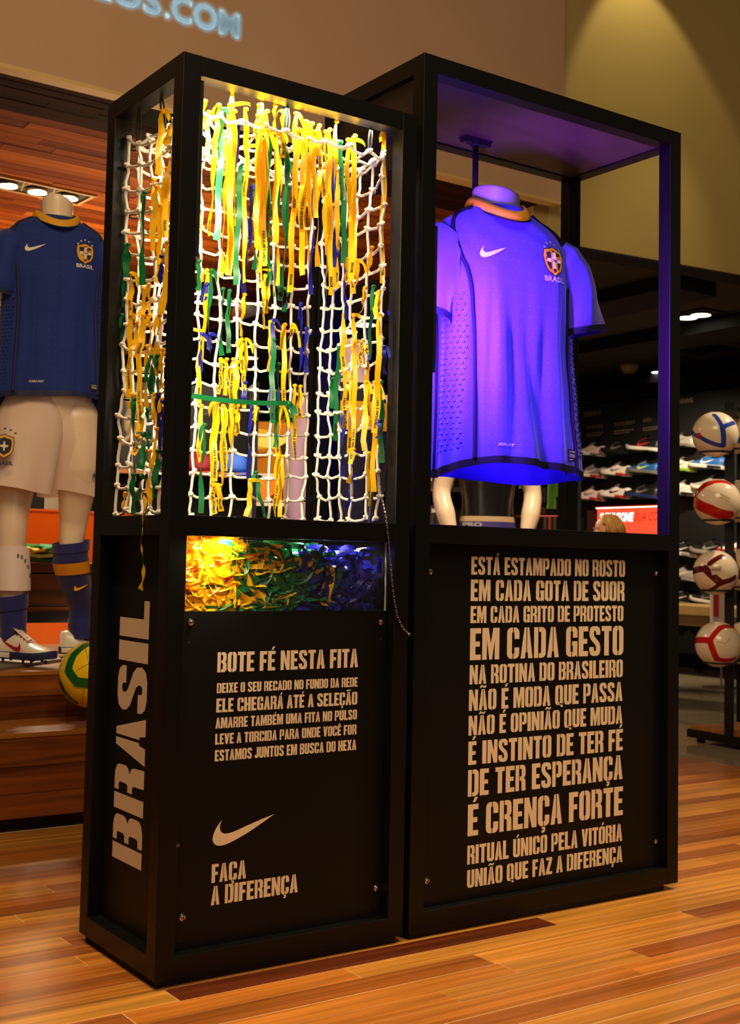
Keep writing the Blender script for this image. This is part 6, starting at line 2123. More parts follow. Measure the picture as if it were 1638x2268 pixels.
def tank_mannequin(name, label, base, yaw, h, top_m, yoke_m, arms, shell, waistband=None, neck=1.70, crest_m=None):
    t = thing(name, label, 'mannequin', base, 'mannequins')
    F = Matrix.Translation(Vector(base)) @ Matrix.Rotation(yaw, 4, 'Z')
    X = lambda v: F @ Vector(v)
    mb = MB()
    torso_shape(mb, X, h, .92)
    neck_stump(mb, X, h, neck, .025)
    k0 = len(mb.v)
    for sg in (-1, 1):
        limb(mb, [(.09 * sg, 0, .93 * h), (.10 * sg, 0, .72 * h), (.105 * sg, .01, .50 * h), (.11 * sg, .02, .34 * h), (.115 * sg, .02, .10 * h)], [.088, .078, .054, .056, .036])
        limb(mb, [(.115 * sg, .03, .08 * h), (.12 * sg, -.05, .05 * h), (.125 * sg, -.14, .03 * h)], [.038, .034, .022])
        a = arms[sg]
        limb(mb, [(.165 * sg, 0, 1.455 * h)] + [(q[0] * sg, q[1], q[2] * h) for q in a], [.060, .058, .050, .054, .034][:len(a) + 1])
        hand(mb, (a[-1][0] * sg, a[-1][1], a[-1][2] * h), (-.1 * sg, -.12, -1), (-sg, 0, 0))
    mb.v = mb.v[:k0] + [F @ p for p in mb.v[k0:]]
    body = fuse(mb.build('body', shell, t, smooth=True), .0095, 5)
    rows = [(.90, .165, .118), (.98, .162, .118), (1.06, .146, .108), (1.14, .142, .106), (1.24, .158, .112), (1.34, .172, .118), (1.43, .172, .106), (1.47, .158, .096), (1.505, .120, .082), (1.535, .088, .072)]

    def ring(z, a, b, o=0):
        return [X(((a + o) * math.copysign(abs(math.cos(q)) ** .85, math.cos(q)), (b + o) * math.sin(q), z * h)) for q in [2 * PI * i / 40 for i in range(40)]]
    mb = MB().loft([ring(*r) for r in rows], caps=False)
    top = mb.build('top', top_m, t, smooth=True)
    if yoke_m:
        zb = [(1.34, .172, .118), (1.40, .173, .111), (1.43, .172, .106), (1.455, .165, .100)]
        MB().loft([ring(z, a, b, .003) for z, a, b in zb], caps=False).build('chest_band', yoke_m, top, smooth=True)
        if crest_m:
            def fn(u, v):
                a, b = .173 + .004, .111 + .006
                x = .095 + u
                return X((x, -b * math.sqrt(max(0, 1 - (abs(x) / a) ** 2.35)) - .002, 1.40 * h + v))
            sh = [(-.5, .50), (-.25, .56), (0, .66), (.25, .56), (.5, .50), (.54, .2), (.5, -.2), (.36, -.45), (0, -.68), (-.36, -.45), (-.5, -.2), (-.54, .2)]
            MB().poly([fn(x * .055, y * .055 + .005) for x, y in sh]).build('crest_field', NAVY2, top)
            MB().poly([fn(x * .03, y * .03 + .005) - Vector((.0005, .002, 0)) for x, y in sh]).build('crest_cross', BEIGE, top)
            words('BRASIL', lambda u, v: fn(u - .03, v - .055), .06, .013, bold=.03).build('crest_word', NAVY2, top)
    if waistband:
        MB().loft([ring(z, a, b, .005) for z, a, b in ((1.035, .150, .110), (1.055, .146, .108), (1.062, .145, .107))], caps=False).build('waistband', waistband[0], top, smooth=True)
        MB().loft([ring(z, a, b, .0045) for z, a, b in ((1.00, .158, .115), (1.035, .150, .110))], caps=False).build('shorts_band', waistband[1], top, smooth=True)

        def fn(u, v):
            a, b = .155, .114
            x = -.145 + u
            return X((x, -b * math.sqrt(max(0, 1 - (abs(x) / (a + .006)) ** 2.3)) - .010, 1.006 * h + v))
        words('PRO', fn, .10, .026, bold=.05).build('band_words', PALE, top)
    rows2 = [(.66, .20, .125), (.80, .195, .125), (.93, .172, .120), (1.0, .158, .116)]
    MB().loft([ring(z, a, b, .004) for z, a, b in rows2], caps=False).build('shorts', BLACKM, t, smooth=True)
    MB().lathe((base[0], base[1], ZF + .0005), [(.22, 0), (.22, .010), (.21, .012), (.01, .012)], 32).build('base_plate', GREY, t)
    return t


yp = atd(782, 800, 5.45)
hy = (yp.z - ZF) / 1.63
straight = [(.225, .005, 1.30), (.245, .0, 1.16), (.24, -.01, 1.03), (.225, -.03, .90)]
tank_mannequin('mannequin', 'headless pale mannequin in black top with yellow chest band behind the net', (yp.x, yp.y, ZF), math.radians(-22), hy, BLACKM, mat('yellow_chest_cloth', (240, 176, 12), .7), {-1: straight, 1: straight}, mat('pale_pink_shell', (234, 204, 190), .4), crest_m=True)
spot('mannequin_lamp', (yp.x - .6, yp.y - .9, 2.9), (yp.x, yp.y, 1.5), 26, 50, .8, .05, WARM2)
bp_ = atd(1078, 1150, 6.9)
hb_ = (bp_.z - ZF) / 1.05
bent = [(.215, .005, 1.32), (.255, .01, 1.19), (.235, -.04, 1.07), (.205, -.07, .96)]
tank_mannequin('mannequin', 'pale mannequin in glossy black top seen under the glowing jersey', (bp_.x, bp_.y, ZF), math.radians(-32), hb_, mat('glossy_black_top', (16, 16, 17), .25, spec=.6), None, {-1: bent, 1: bent}, SKINW, (mat('tan_band', (190, 160, 120), .6), mat('violet_band', (52, 40, 110), .6)))
spot('mannequin_lamp', (bp_.x - .3, bp_.y - .8, 2.8), (bp_.x + .1, bp_.y, 1.1), 95, 34, .6, .04, WARM2)
# ------------------------------------------------------------------ cap shelf and poster behind the net
cs = atd(480, 1060, 7.6)
shf = thing('cap_shelf', 'black wall shelf of caps behind the net', 'shelf', (cs.x, cs.y, ZF))
SX, SY = Vector((.94, -.34, 0)), Vector((.34, .94, 0))
o_s = Vector((cs.x, cs.y, 0))


def obx(mb, u0, u1, d0, d1, z0, z1):
    c = o_s + SX * (u0 + u1) / 2 + SY * (d0 + d1) / 2 + Vector((0, 0, (z0 + z1) / 2))
    return mb.obox(c, SX * (u1 - u0) / 2, SY * (d1 - d0) / 2, (0, 0, (z1 - z0) / 2))


obx(MB(), -.85, .24, .26, .30, ZF, 1.95).build('back_board', DARK, shf)
zS = atd(470, 1046, 7.6).z
for z in (zS, zS - .40):
    obx(MB(), -.85, .24, -.05, .26, z - .03, z - .004).build('shelf_board', BLACKM, shf)
    obx(MB(), -.85, .24, -.06, -.05, z - .03, z - .002).build('shelf_edge', mat('shelf_edge_oak', (190, 120, 56), .5) if 'shelf_edge_oak' not in bpy.data.materials else bpy.data.materials['shelf_edge_oak'], shf)
for u in (-.85, .22):
    obx(MB(), u, u + .02, -.05, .26, ZF, 1.95).build('side_board', DARK, shf)


def cap(u, z, m_, lab, yaw):
    p = o_s + SX * u + SY * .08 + Vector((0, 0, z))
    t = thing('cap', lab, 'cap', tuple(p), 'caps on the shelf')
    R_ = Matrix.Translation(p) @ Matrix.Rotation(yaw, 4, 'Z')
    rg = []
    for k in range(9):
        a = PI / 2 * k / 8
        rg.append([R_ @ Vector((.092 * math.cos(a) * math.cos(q), .108 * math.cos(a) * math.sin(q), .005 + .125 * math.sin(a) ** .9 + .003 * math.sin(6 * q) * math.cos(a))) for q in [2 * PI * i / 24 for i in range(24)]])
    MB().loft(rg).build('crown', m_, t, smooth=True)
    br_ = []
    for k in range(6):
        r = .088 + .072 * k / 5
        br_.append([R_ @ Vector((r * math.sin(q) * (1 - .04 * k / 5), -(r * math.cos(q)) - .02 * k / 5, .012 - .020 * k / 5 - .016 * math.sin(q) ** 2)) for q in [-1.05 + 2.1 * i / 12 for i in range(13)]])
    MB().loft(br_, wrap=False, caps=False).build('visor', m_, t, smooth=True)
    q = R_ @ Vector((0, 0, .130))
    MB().ball(q, .008, 8, 5).build('button', m_, t)
    tg_ = R_ @ Vector((.098, -.05, .05))
    MB().obox(tg_, SX * .016, SY * .001, (0, 0, .03)).build('price_tag', mat('tag_card', (226, 214, 204), .5) if 'tag_card' not in bpy.data.materials else bpy.data.materials['tag_card'], t)


CB1, CB2, CTL, CDK, CRDm = mat('cap_blue', (40, 92, 190), .7), mat('cap_light_blue', (120, 170, 236), .7), mat('cap_teal', (20, 84, 92), .7), mat('cap_black', (26, 26, 28), .7), mat('cap_red', (140, 20, 22), .7)
for u, z, m_, lab, yw in ((.13, zS - .40, CB2, 'light blue cap lit brightly at the right end of the lower cap shelf', .9), (-.06, zS - .40, CB1, 'royal blue cap second from the right on the lower cap shelf', .4), (-.28, zS - .40, CTL, 'teal cap third from the right on the lower cap shelf', .2),
                          (.12, zS, CB1, 'blue cap at the right end of the upper cap shelf', .5), (-.10, zS, CRDm, 'dark red cap in the middle of the upper cap shelf', .3), (-.30, zS, CTL, 'teal cap at the left of the upper cap shelf', .2)):
    cap(u, z, m_, lab, yw)
sp_ = o_s + SX * .1 - SY * .7
spot('cap_lamp', (sp_.x, sp_.y, 2.7), tuple(o_s + SX * .10 + Vector((0, 0, zS - .35))), 70, 26, .7, .04, (1, .95, .85))
# sports poster, lit by a glow put into its inks: its own distance and size, a runner in a yellow shirt
PD = 8.3
pa, pb, pc = atd(526, 1112, PD), atd(648, 1112, PD), atd(526, 932, PD)
po_ = thing('sports_poster', 'orange poster of a crouching athlete behind the net', 'poster', tuple((pa + pb) / 2))
ex = Vector((pb.x - pa.x, pb.y - pa.y, 0))
PWD = ex.length + .25
ex.normalize()
nz = Vector((ex.y, -ex.x, 0))
PH_ = pc.z - pa.z


def pf_(u, v, k=0.0):
    return Vector((pa.x, pa.y, pa.z)) + ex * (u * PWD) + Vector((0, 0, v * PH_)) + nz * (.004 + k)


mb = MB().loft([[pf_(-.02, -.22, -.03), pf_(1.02, -.22, -.03), pf_(1.02, 1.02, -.03), pf_(-.02, 1.02, -.03)], [pf_(-.02, -.22, -.004), pf_(1.02, -.22, -.004), pf_(1.02, 1.02, -.004), pf_(-.02, 1.02, -.004)]])
mb.build('backing', BLACKM, po_)


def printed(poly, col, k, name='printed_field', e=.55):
    MB().poly([pf_(u, v, k) for u, v in poly]).build(name, mat('glowing_poster_ink_%d_%d_%d' % col, col, .6, emit=col, es=e), po_)


for u in (.06, .94):
    MB().obox((pf_(u, 0, -.02).x, pf_(u, 0, -.02).y, (pa.z - .22 * PH_ + ZF) / 2), ex * .02, nz * .015, (0, 0, (pa.z - .22 * PH_ - ZF) / 2)).build('stand_leg', BLACKM, po_)
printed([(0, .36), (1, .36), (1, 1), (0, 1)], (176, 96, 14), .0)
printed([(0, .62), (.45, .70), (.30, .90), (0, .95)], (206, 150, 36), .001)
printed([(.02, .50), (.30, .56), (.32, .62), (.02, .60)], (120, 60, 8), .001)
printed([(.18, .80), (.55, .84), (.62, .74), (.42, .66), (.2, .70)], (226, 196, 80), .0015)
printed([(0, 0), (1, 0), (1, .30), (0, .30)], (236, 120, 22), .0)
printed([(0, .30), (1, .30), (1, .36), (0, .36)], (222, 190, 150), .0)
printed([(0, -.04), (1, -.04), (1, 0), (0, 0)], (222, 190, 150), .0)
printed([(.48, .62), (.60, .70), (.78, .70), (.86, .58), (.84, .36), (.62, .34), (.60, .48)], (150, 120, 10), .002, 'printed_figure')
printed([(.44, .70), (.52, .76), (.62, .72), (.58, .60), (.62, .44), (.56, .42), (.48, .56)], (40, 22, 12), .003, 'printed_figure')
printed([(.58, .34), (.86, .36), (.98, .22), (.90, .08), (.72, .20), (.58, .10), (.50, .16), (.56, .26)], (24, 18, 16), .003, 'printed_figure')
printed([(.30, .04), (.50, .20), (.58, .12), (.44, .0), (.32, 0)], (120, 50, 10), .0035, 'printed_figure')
printed([(.78, .34), (.94, .18), (.98, .22), (.82, .36)], (96, 92, 90), .0045, 'printed_figure')
# ------------------------------------------------------------------ boxes, sign, garments seen under the jersey
bs = atd(968, 1085, 8.2)
bsh = thing('box_shelf', 'black wall shelf with a headline and boxed goods left of the jersey', 'shelf', (bs.x, bs.y, ZF))
BXd, BYd = Vector((.57, -.82, 0)), Vector((.82, .57, 0))
ob_ = Vector((bs.x, bs.y, 0))


def ob2(mb, u0, u1, d0, d1, z0, z1):
    c = ob_ + BXd * (u0 + u1) / 2 + BYd * (d0 + d1) / 2 + Vector((0, 0, (z0 + z1) / 2))
    return mb.obox(c, BXd * (u1 - u0) / 2, BYd * (d1 - d0) / 2, (0, 0, (z1 - z0) / 2))


zb0 = atd(968, 1080, 8.2).z
ob2(MB(), -.60, .34, .22, .26, ZF, 1.98).build('back_board', DARK, bsh)
for z in (zb0, zb0 - .42):
    ob2(MB(), -.60, .34, -.02, .22, z - .03, z).build('shelf_board', BLACKM, bsh)
zh = atd(968, 985, 8.2).z
ob2(MB(), -.60, .34, -.02, .0, zh, zh + .15).build('header_board', BLACKM, bsh)


def ob_words(txt, px0, py, h, hh):
    p = atd(px0, py, 8.2)
    u0 = (p - ob_).dot(BXd)
    words(txt, lambda u, v: ob_ + BXd * (u0 + u) + Vector((0, 0, p.z + v)) - BYd * .023, None, hh, bold=.04, shear=.12).build('header_words', mat('header_cream', (222, 196, 172), .6) if 'header_cream' not in bpy.data.materials else bpy.data.materials['header_cream'], bsh)


ob_words('PARE-SE', 947, 962, 0, .048)
ob_words('COMBATE', 938, 980, 0, .058)
for x in (947, 958, 972):
    p = atd(x, 1046, 8.2)
bxm = [mat('carton_charcoal', (58, 52, 50), .5), mat('carton_dark_brown', (70, 34, 24), .5), mat('carton_grey', (72, 66, 62), .5)]
for i, (px, lab, hh) in enumerate(((944, 'dark brown goods box half behind the post of the tall case', .40), (961, 'charcoal goods box with white label, first on the shelf left of the jersey', .385), (975, 'charcoal goods box with white label, second on the shelf left of the jersey', .365), (992, 'grey goods box behind the lower left corner of the jersey', .34))):
    p = atd(px, 1078, 8.15)
    u = (p - ob_).dot(BXd)
    q = ob_ + BXd * u
    t = thing('goods_box', lab, 'box', (q.x, q.y, zb0), 'boxes on the shelf')
    ob2(MB(), u - .030, u + .030, .0, .18, zb0 + .001, zb0 + hh).build('carton', bxm[[1, 0, 2, 0][i]], t, bevel=.002)
    ob2(MB(), u - .016, u + .016, -.0015, 0, zb0 + hh - .06, zb0 + hh - .03).build('top_label', SWH, t)
    ob2(MB(), u - .014, u + .014, -.0015, 0, zb0 + .045, zb0 + .065).build('low_label', SWH, t)
    for k in range(6):
        ob2(MB(), u - .008, u + .008, -.001, 0, zb0 + .10 + k * .035, zb0 + .112 + k * .035).build('print_line', mat('print_grey', (110, 104, 100), .6) if 'print_grey' not in bpy.data.materials else bpy.data.materials['print_grey'], t)
for i, px in enumerate((955, 967)):
    p = atd(px, 1170, 8.15)
    u = (p - ob_).dot(BXd)
    q = ob_ + BXd * u
    t = thing('goods_box', ['dim black goods box on the lower shelf, left one', 'dim black goods box on the lower shelf, right one'][i], 'box', (q.x, q.y, zb0 - .42), 'boxes on the shelf')
    ob2(MB(), u - .028, u + .028, .0, .18, zb0 - .419, zb0 - .12).build('carton', bxm[0], t, bevel=.002)
    ob2(MB(), u - .014, u + .014, -.0015, 0, zb0 - .165, zb0 - .14).build('top_label', SWH, t)
for i, (px, w_) in enumerate(((950, .045), (966, .07))):
    p = atd(px, 1084, 8.15)
    u = (p - ob_).dot(BXd)
    ob2(MB(), u - w_, u + w_, -.026, -.021, zb0 - .026, zb0 - .002).build('price_rail', mat('rail_amber', (196, 124, 30), .5) if 'rail_amber' not in bpy.data.materials else bpy.data.materials['rail_amber'], bsh)
spot('shelf_lamp', tuple(ob_ - BYd * 1.0 + Vector((0, 0, 2.75))), tuple(ob_ + Vector((0, 0, 1.4))), 30, 40, .7, .04, WARM2)
# green garments on a rail
GD = 8.6
gm = mat('lime_garment', (86, 150, 20), .75, sheen=.2)
RAILD = thing('garment_rail', 'black rail holding the lime green garments under the jersey', 'rail', tuple(atd(1200, 1020, GD)))
ra_, rb2 = atd(1120, 1012, GD), atd(1285, 1012, GD)
MB().tube([ra_, rb2], .012, 8).build('bar', BLACKM, RAILD)
for x in (1122, 1283):
    a = atd(x, 1012, GD)
    MB().tube([a, (a.x, a.y, ZF)], .014, 8).build('upright', BLACKM, RAILD)
for i, (px, wpx, ybot, lab) in enumerate(((1222, 9, 1127, 'long lime green garment beside the back post of the tall case'), (1236, 8, 1100, 'lime green garment half behind the back post of the tall case'), (1168, 16, 1082, 'short lime green garment above the sock sign'))):
    a = atd(px, 1016, GD - .02)
    b = atd(px, ybot, GD - .02)
    w_ = wpx / FPX * GD
    rg = []
    for k in range(11):
        t_ = k / 10
        rg.append([Vector((a.x, a.y, lerp(a.z, b.z, t_))) + RGT * (w_ * (.8 + .25 * t_) * math.cos(q) * (1 + .12 * math.sin(5 * q + k * .4))) + _f * (.05 * math.sin(q) * (1 + .3 * math.sin(4 * q))) for q in [2 * PI * j / 26 for j in range(26)]])
    g_ = MB().loft(rg, caps=False).build('hanging_shirt', gm, None, smooth=True, loc=(a.x, a.y, b.z), label=lab, cat='shirt', group='lime garments')
    MB().tube([a + Vector((0, 0, -.01)), a + Vector((0, 0, .02))], .004, 6).build('hanger_hook', STEEL, g_)
# sock sign and box below it
sg0 = atd(1180, 1100, 8.0)
sgn_ = thing('sock_sign', 'black sign with a picture of a foot in a sock', 'sign', tuple(sg0))
sx_ = Vector((RGT.x, RGT.y, 0)).normalized()


def sgp(px, py, k=.0):
    return atd(px, py, 8.0 - k)


MB().loft([[sgp(x, y, 0) for x, y in ((1158, 1112), (1212, 1114), (1212, 1080), (1158, 1078))], [sgp(x, y, -.02) for x, y in ((1158, 1112), (1212, 1114), (1212, 1080), (1158, 1078))]]).build('board', mat('sign_black', (30, 28, 26), .6), sgn_)
MB().poly([sgp(x, y, .002) for x, y in ((1192, 1086), (1197, 1087), (1198, 1095), (1194, 1100), (1188, 1104), (1184, 1103), (1187, 1098), (1191, 1093))]).build('printed_foot', mat('sign_foot', (226, 196, 170), .6), sgn_)
for x, y in ((1179, 1086), (1179, 1094), (1176, 1103), (1196, 1103)):
    MB().poly([sgp(x, y, .002), sgp(x + 9, y, .002), sgp(x + 9, y + 1.6, .002), sgp(x, y + 1.6, .002)]).build('print_line', mat('print_grey', (110, 104, 100), .6) if 'print_grey' not in bpy.data.materials else bpy.data.materials['print_grey'], sgn_)
MB().tube([sgp(1185, 1113), Vector((sgp(1185, 1113).x, sgp(1185, 1113).y, ZF))], .012, 8).build('stand', BLACKM, sgn_)
cbx = thing('brown_carton', 'brown cardboard carton behind the red rail', 'box', tuple(atd(1186, 1140, 9.6)))
c0 = atd(1186, 1132, 9.6)
MB().obox(c0, sx_ * .062, Vector((_f.x, _f.y, 0)).normalized() * .10, (0, 0, .026)).build('body', mat('carton_brown', (124, 76, 34), .7), cbx, bevel=.002)
MB().obox(Vector((c0.x, c0.y, (c0.z - .026 + ZF) / 2)), sx_ * .07, Vector((_f.x, _f.y, 0)).normalized() * .11, (0, 0, (c0.z - .026 - ZF) / 2 - .001)).build('stand', DARK, cbx)
# red and steel rail
rd = thing('red_rail', 'red rail with steel uprights under the jersey', 'rail', tuple(atd(1195, 1160, 7.2)))
RDM = mat('red_enamel', (176, 46, 30), .35)
a, b = atd(1140, 1143.5, 7.2), atd(1245, 1143.5, 7.2)
MB().tube([a, b], .0055, 8).build('bar', RDM, rd)
for i, px in enumerate((1176, 1205, 1216, 1226)):
    q = atd(px, 1144, 7.2)
    MB().tube([q, (q.x, q.y, ZF)], .0055, 8).build('upright', RDM if i % 2 == 0 else STEEL, rd)
    MB().tube([q + RGT * .009, (q.x + RGT.x * .009, q.y + RGT.y * .009, ZF)], .005, 8).build('upright', STEEL, rd)
# ------------------------------------------------------------------ two shoppers
HSK = mat('warm_skin', (222, 160, 116), .5, transl=.05)


def head(mb, X, c, r=1.0):
    """skull with a face looking along -y of its own frame"""
    rows = [(-.118, .030, .034, -.030), (-.108, .044, .050, -.024), (-.085, .056, .068, -.014), (-.05, .066, .082, -.006), (-.01, .071, .090, 0), (.03, .074, .096, .004), (.065, .072, .094, .006), (.095, .058, .078, .008), (.115, .034, .048, .008), (.122, .010, .016, .008)]
    mb.loft([[X(Vector(c) + Vector((a * r * math.cos(t), yc * r + b * r * math.sin(t), z * r))) for t in [2 * PI * i / 24 for i in range(24)]] for z, a, b, yc in rows])
    limb_pts = [(Vector(c) + Vector((0, -.088 * r, .012 * r))), Vector(c) + Vector((0, -.102 * r, -.018 * r)), Vector(c) + Vector((0, -.108 * r, -.036 * r))]
    mb.tube([X(p) for p in limb_pts], [.008 * r, .011 * r, .012 * r], 10)
    for s in (-1, 1):
        mb.tube([X(Vector(c) + Vector((s * .072 * r, .012 * r, .022 * r))), X(Vector(c) + Vector((s * .078 * r, .016 * r, -.005 * r))), X(Vector(c) + Vector((s * .073 * r, .010 * r, -.035 * r)))], [.010 * r, .013 * r, .008 * r], 8)
    mb.tube([X(Vector(c) + Vector((-.022 * r, -.086 * r, -.062 * r))), X(Vector(c) + Vector((0, -.094 * r, -.062 * r))), X(Vector(c) + Vector((.022 * r, -.086 * r, -.062 * r)))], .008 * r, 8)


def face_bits(t, X, c, hairm, lipm=(170, 90, 76)):
    for s in (-1, 1):
        p = X(Vector(c) + Vector((s * .030, -.084, .006)))
        e = MB().ball(p, .012, 12, 8, sc=(1.2, 1.0, .75)).build('eye', mat('eye_white', (226, 216, 206), .3) if 'eye_white' not in bpy.data.materials else bpy.data.materials['eye_white'], t, smooth=True)
        MB().ball(X(Vector(c) + Vector((s * .030, -.0935, .006))), .0055, 8, 6).build('iris', mat('iris_brown', (52, 32, 20), .3) if 'iris_brown' not in bpy.data.materials else bpy.data.materials['iris_brown'], e)
        MB().tube([X(Vector(c) + Vector((s * .014, -.096, .030))), X(Vector(c) + Vector((s * .032, -.094, .036))), X(Vector(c) + Vector((s * .050, -.080, .030)))], .0035, 6).build('eyebrow', hairm, t)
    MB().tube([X(Vector(c) + Vector((-.022, -.093, -.061))), X(Vector(c) + Vector((0, -.102, -.058))), X(Vector(c) + Vector((.022, -.093, -.061)))], [.003, .0055, .003], 8).build('lips', mat('lips_%d' % lipm[1], lipm, .5), t)


def hair_shell(t, X, c, m_, low, strands, front=.045, seed=1):
    rg = []
    for k in range(12):
        a = k / 11
        z = lerp(.134, low, a ** 1.15)
        w_ = .084 * math.sqrt(max(0, 1 - ((z - .02) / .118) ** 2)) if z > .02 else .084 + .006 * a
        d = .106 * math.sqrt(max(0, 1 - ((z - .02) / .118) ** 2)) if z > .02 else .106
        w_, d = max(.012, w_), max(.012, d)
        ring = []
        for i in range(36):
            q = 2 * PI * i / 36
            y = d * math.sin(q) + .010
            if z < front + .05 and math.sin(q) < 0:
                y = max(y, -.02 - (.05 if z > front else 0) + .012)
            ring.append(X(Vector(c) + Vector((w_ * math.cos(q) * (1 + .02 * math.sin(q * 9 + k)), y, z))))
        rg.append(ring)
    h = MB().loft(rg).build('hair', m_, t, smooth=True)
    r2 = random.Random(seed)
    mb = MB()
    for i in range(strands):
        q = r2.uniform(-.5, PI + .5)
        z0 = r2.uniform(.06, .128)
        w0 = math.sqrt(max(0.05, 1 - ((z0 - .02) / .120) ** 2))
        p0_ = Vector(c) + Vector((.086 * w0 * math.cos(q), .108 * w0 * math.sin(q) + .010, z0))
        z1 = lerp(z0, low, r2.uniform(.6, 1.05))
        p1_ = Vector(c) + Vector((.088 * math.cos(q + r2.uniform(-.3, .3)), .110 * math.sin(q) + .012, z1))
        md = p0_.lerp(p1_, .5)
        md = Vector(c) + (md - Vector(c)) * 1.08
        md.z = (z0 + z1) / 2 + c[2] if False else md.z
        mb.tube([X(p0_), X(md), X(p1_)], [.003, .005, .002], 5)
    mb.build('hair_strands', m_, h, smooth=True, kind='stuff')


# a woman in a leopard print top, standing far behind the left opening
lp = atd(312, 1062, 8.4)
lpz = lp.z
hl_ = (lpz - ZF) / 1.47
ps1 = thing('person', 'person with brown hair in a leopard print top behind the narrow side of the net', 'person', (lp.x, lp.y, ZF))
FP = Matrix.Translation((lp.x, lp.y, ZF)) @ Matrix.Rotation(math.radians(-80), 4, 'Z')
XP = lambda v: FP @ Vector(v)
mb = MB()
torso_shape(mb, XP, hl_, .95)
mb.loft([[XP((r * math.cos(t), r * math.sin(t) + .008, z * hl_)) for t in [2 * PI * i / 20 for i in range(20)]] for z, r in ((1.48, .07), (1.54, .054), (1.60, .052))])
head(mb, XP, (0, -.005, 1.68 * hl_))
k0 = len(mb.v)
for sg in (-1, 1):
    limb(mb, [(.09 * sg, 0, .93 * hl_), (.10 * sg, 0, .72 * hl_), (.105 * sg, .01, .50 * hl_), (.11 * sg, .02, .34 * hl_), (.115 * sg, .02, .10 * hl_)], [.088, .08, .056, .056, .038])
    limb(mb, [(.115 * sg, .04, .045), (.12 * sg, -.05, .045), (.125 * sg, -.16, .028)], [.04, .038, .026])
    limb(mb, [(.165 * sg, 0, 1.44 * hl_), (.21 * sg, .01, 1.30 * hl_), (.24 * sg, .02, 1.14 * hl_), (.22 * sg, -.12, 1.06 * hl_), (.18 * sg, -.24, 1.03 * hl_)], [.052, .046, .038, .036, .024])
    hand(mb, (.18 * sg, -.24, 1.03 * hl_), (-.1 * sg, -1, -.2), (0, 0, -1), .95)
mb.v = mb.v[:k0] + [FP @ p for p in mb.v[k0:]]
fuse(mb.build('body', HSK, ps1, smooth=True), .009, 4)


def garment(t, X, rows, m_, name, h):
    return MB().loft([[X(((a) * math.copysign(abs(math.cos(q)) ** .85, math.cos(q)) * (1 + .02 * math.sin(7 * q + z * 30)), b * math.sin(q), z * h)) for q in [2 * PI * i / 44 for i in range(44)]] for z, a, b in rows], caps=False).build(name, m_, t, smooth=True)


LEO = leopard('leopard_print_cloth')
garment(ps1, XP, [(.84, .19, .135), (.95, .185, .13), (1.06, .165, .118), (1.15, .16, .115), (1.26, .172, .122), (1.36, .182, .125), (1.44, .182, .112), (1.475, .166, .100), (1.51, .115, .082), (1.53, .09, .074)], LEO, 'blouse', hl_)
for sg in (-1, 1):
    m2 = MB()
    limb(m2, [(.16 * sg, 0, 1.45 * hl_), (.205 * sg, .01, 1.33 * hl_), (.23 * sg, .018, 1.20 * hl_)], [.066, .062, .058])
    m2.v = [FP @ p for p in m2.v]
    m2.build('blouse_sleeve', LEO, ps1, smooth=True)
JNS = mat('dark_jeans', (40, 46, 66), .8)
for sg in (-1, 1):
    m2 = MB()
    limb(m2, [(.09 * sg, 0, .92 * hl_), (.10 * sg, 0, .72 * hl_), (.105 * sg, .01, .50 * hl_), (.112 * sg, .02, .10 * hl_)], [.102, .09, .070, .062])
    m2.v = [FP @ p for p in m2.v]
    m2.build('trouser_leg', JNS, ps1, smooth=True)
    m2 = MB()
    limb(m2, [(.115 * sg, .045, .045), (.12 * sg, -.05, .045), (.125 * sg, -.17, .030)], [.046, .044, .032])
    m2.v = [FP @ p for p in m2.v]
    m2.build('shoe', BLACKM, ps1, smooth=True)
BRH = mat('brown_hair', (70, 36, 18), .5)
hair_shell(ps1, XP, (0, -.005, 1.68 * hl_), BRH, -.13, 120, .05, 4)
face_bits(ps1, XP, (0, -.005, 1.68 * hl_), BRH)
spot('shopper_lamp', (lp.x - .4, lp.y - 1.6, 2.9), (lp.x, lp.y, 1.35), 60, 40, .7, .05, WARM2)
# a fair-haired shopper sitting before the red sign
hp_ = atd(1352, 1170, 8.6)
ps2 = thing('person', 'person with short fair hair sitting before the red backlit sign', 'person', (hp_.x, hp_.y, ZF))
FP2 = Matrix.Translation((hp_.x, hp_.y, 0)) @ Matrix.Rotation(math.radians(-118), 4, 'Z')
XQ = lambda v: FP2 @ Vector(v)
zh2 = hp_.z + .01 - .045
sh_ = zh2 - .24
mb = MB()
rows = [(.44, .175, .15), (.52, .175, .13), (.60, .155, .112), (.70, .16, .112), (.82, .175, .118), (.90, .170, .105), (.96, .13, .085), (1.0, .075, .066)]
kz = sh_ / .93
mb.loft([[XQ((a * math.copysign(abs(math.cos(t)) ** .85, math.cos(t)), b * math.sin(t) + .02, z * kz)) for t in [2 * PI * i / 28 for i in range(28)]] for z, a, b in rows])
mb.loft([[XQ((r * math.cos(t), r * math.sin(t) + yy, z)) for t in [2 * PI * i / 20 for i in range(20)]] for z, r, yy in ((sh_ + .02, .07, .015), (sh_ + .08, .054, .0), (zh2 - .06, .054, -.005))])
head(mb, XQ, (0, -.02, zh2))
k0 = len(mb.v)
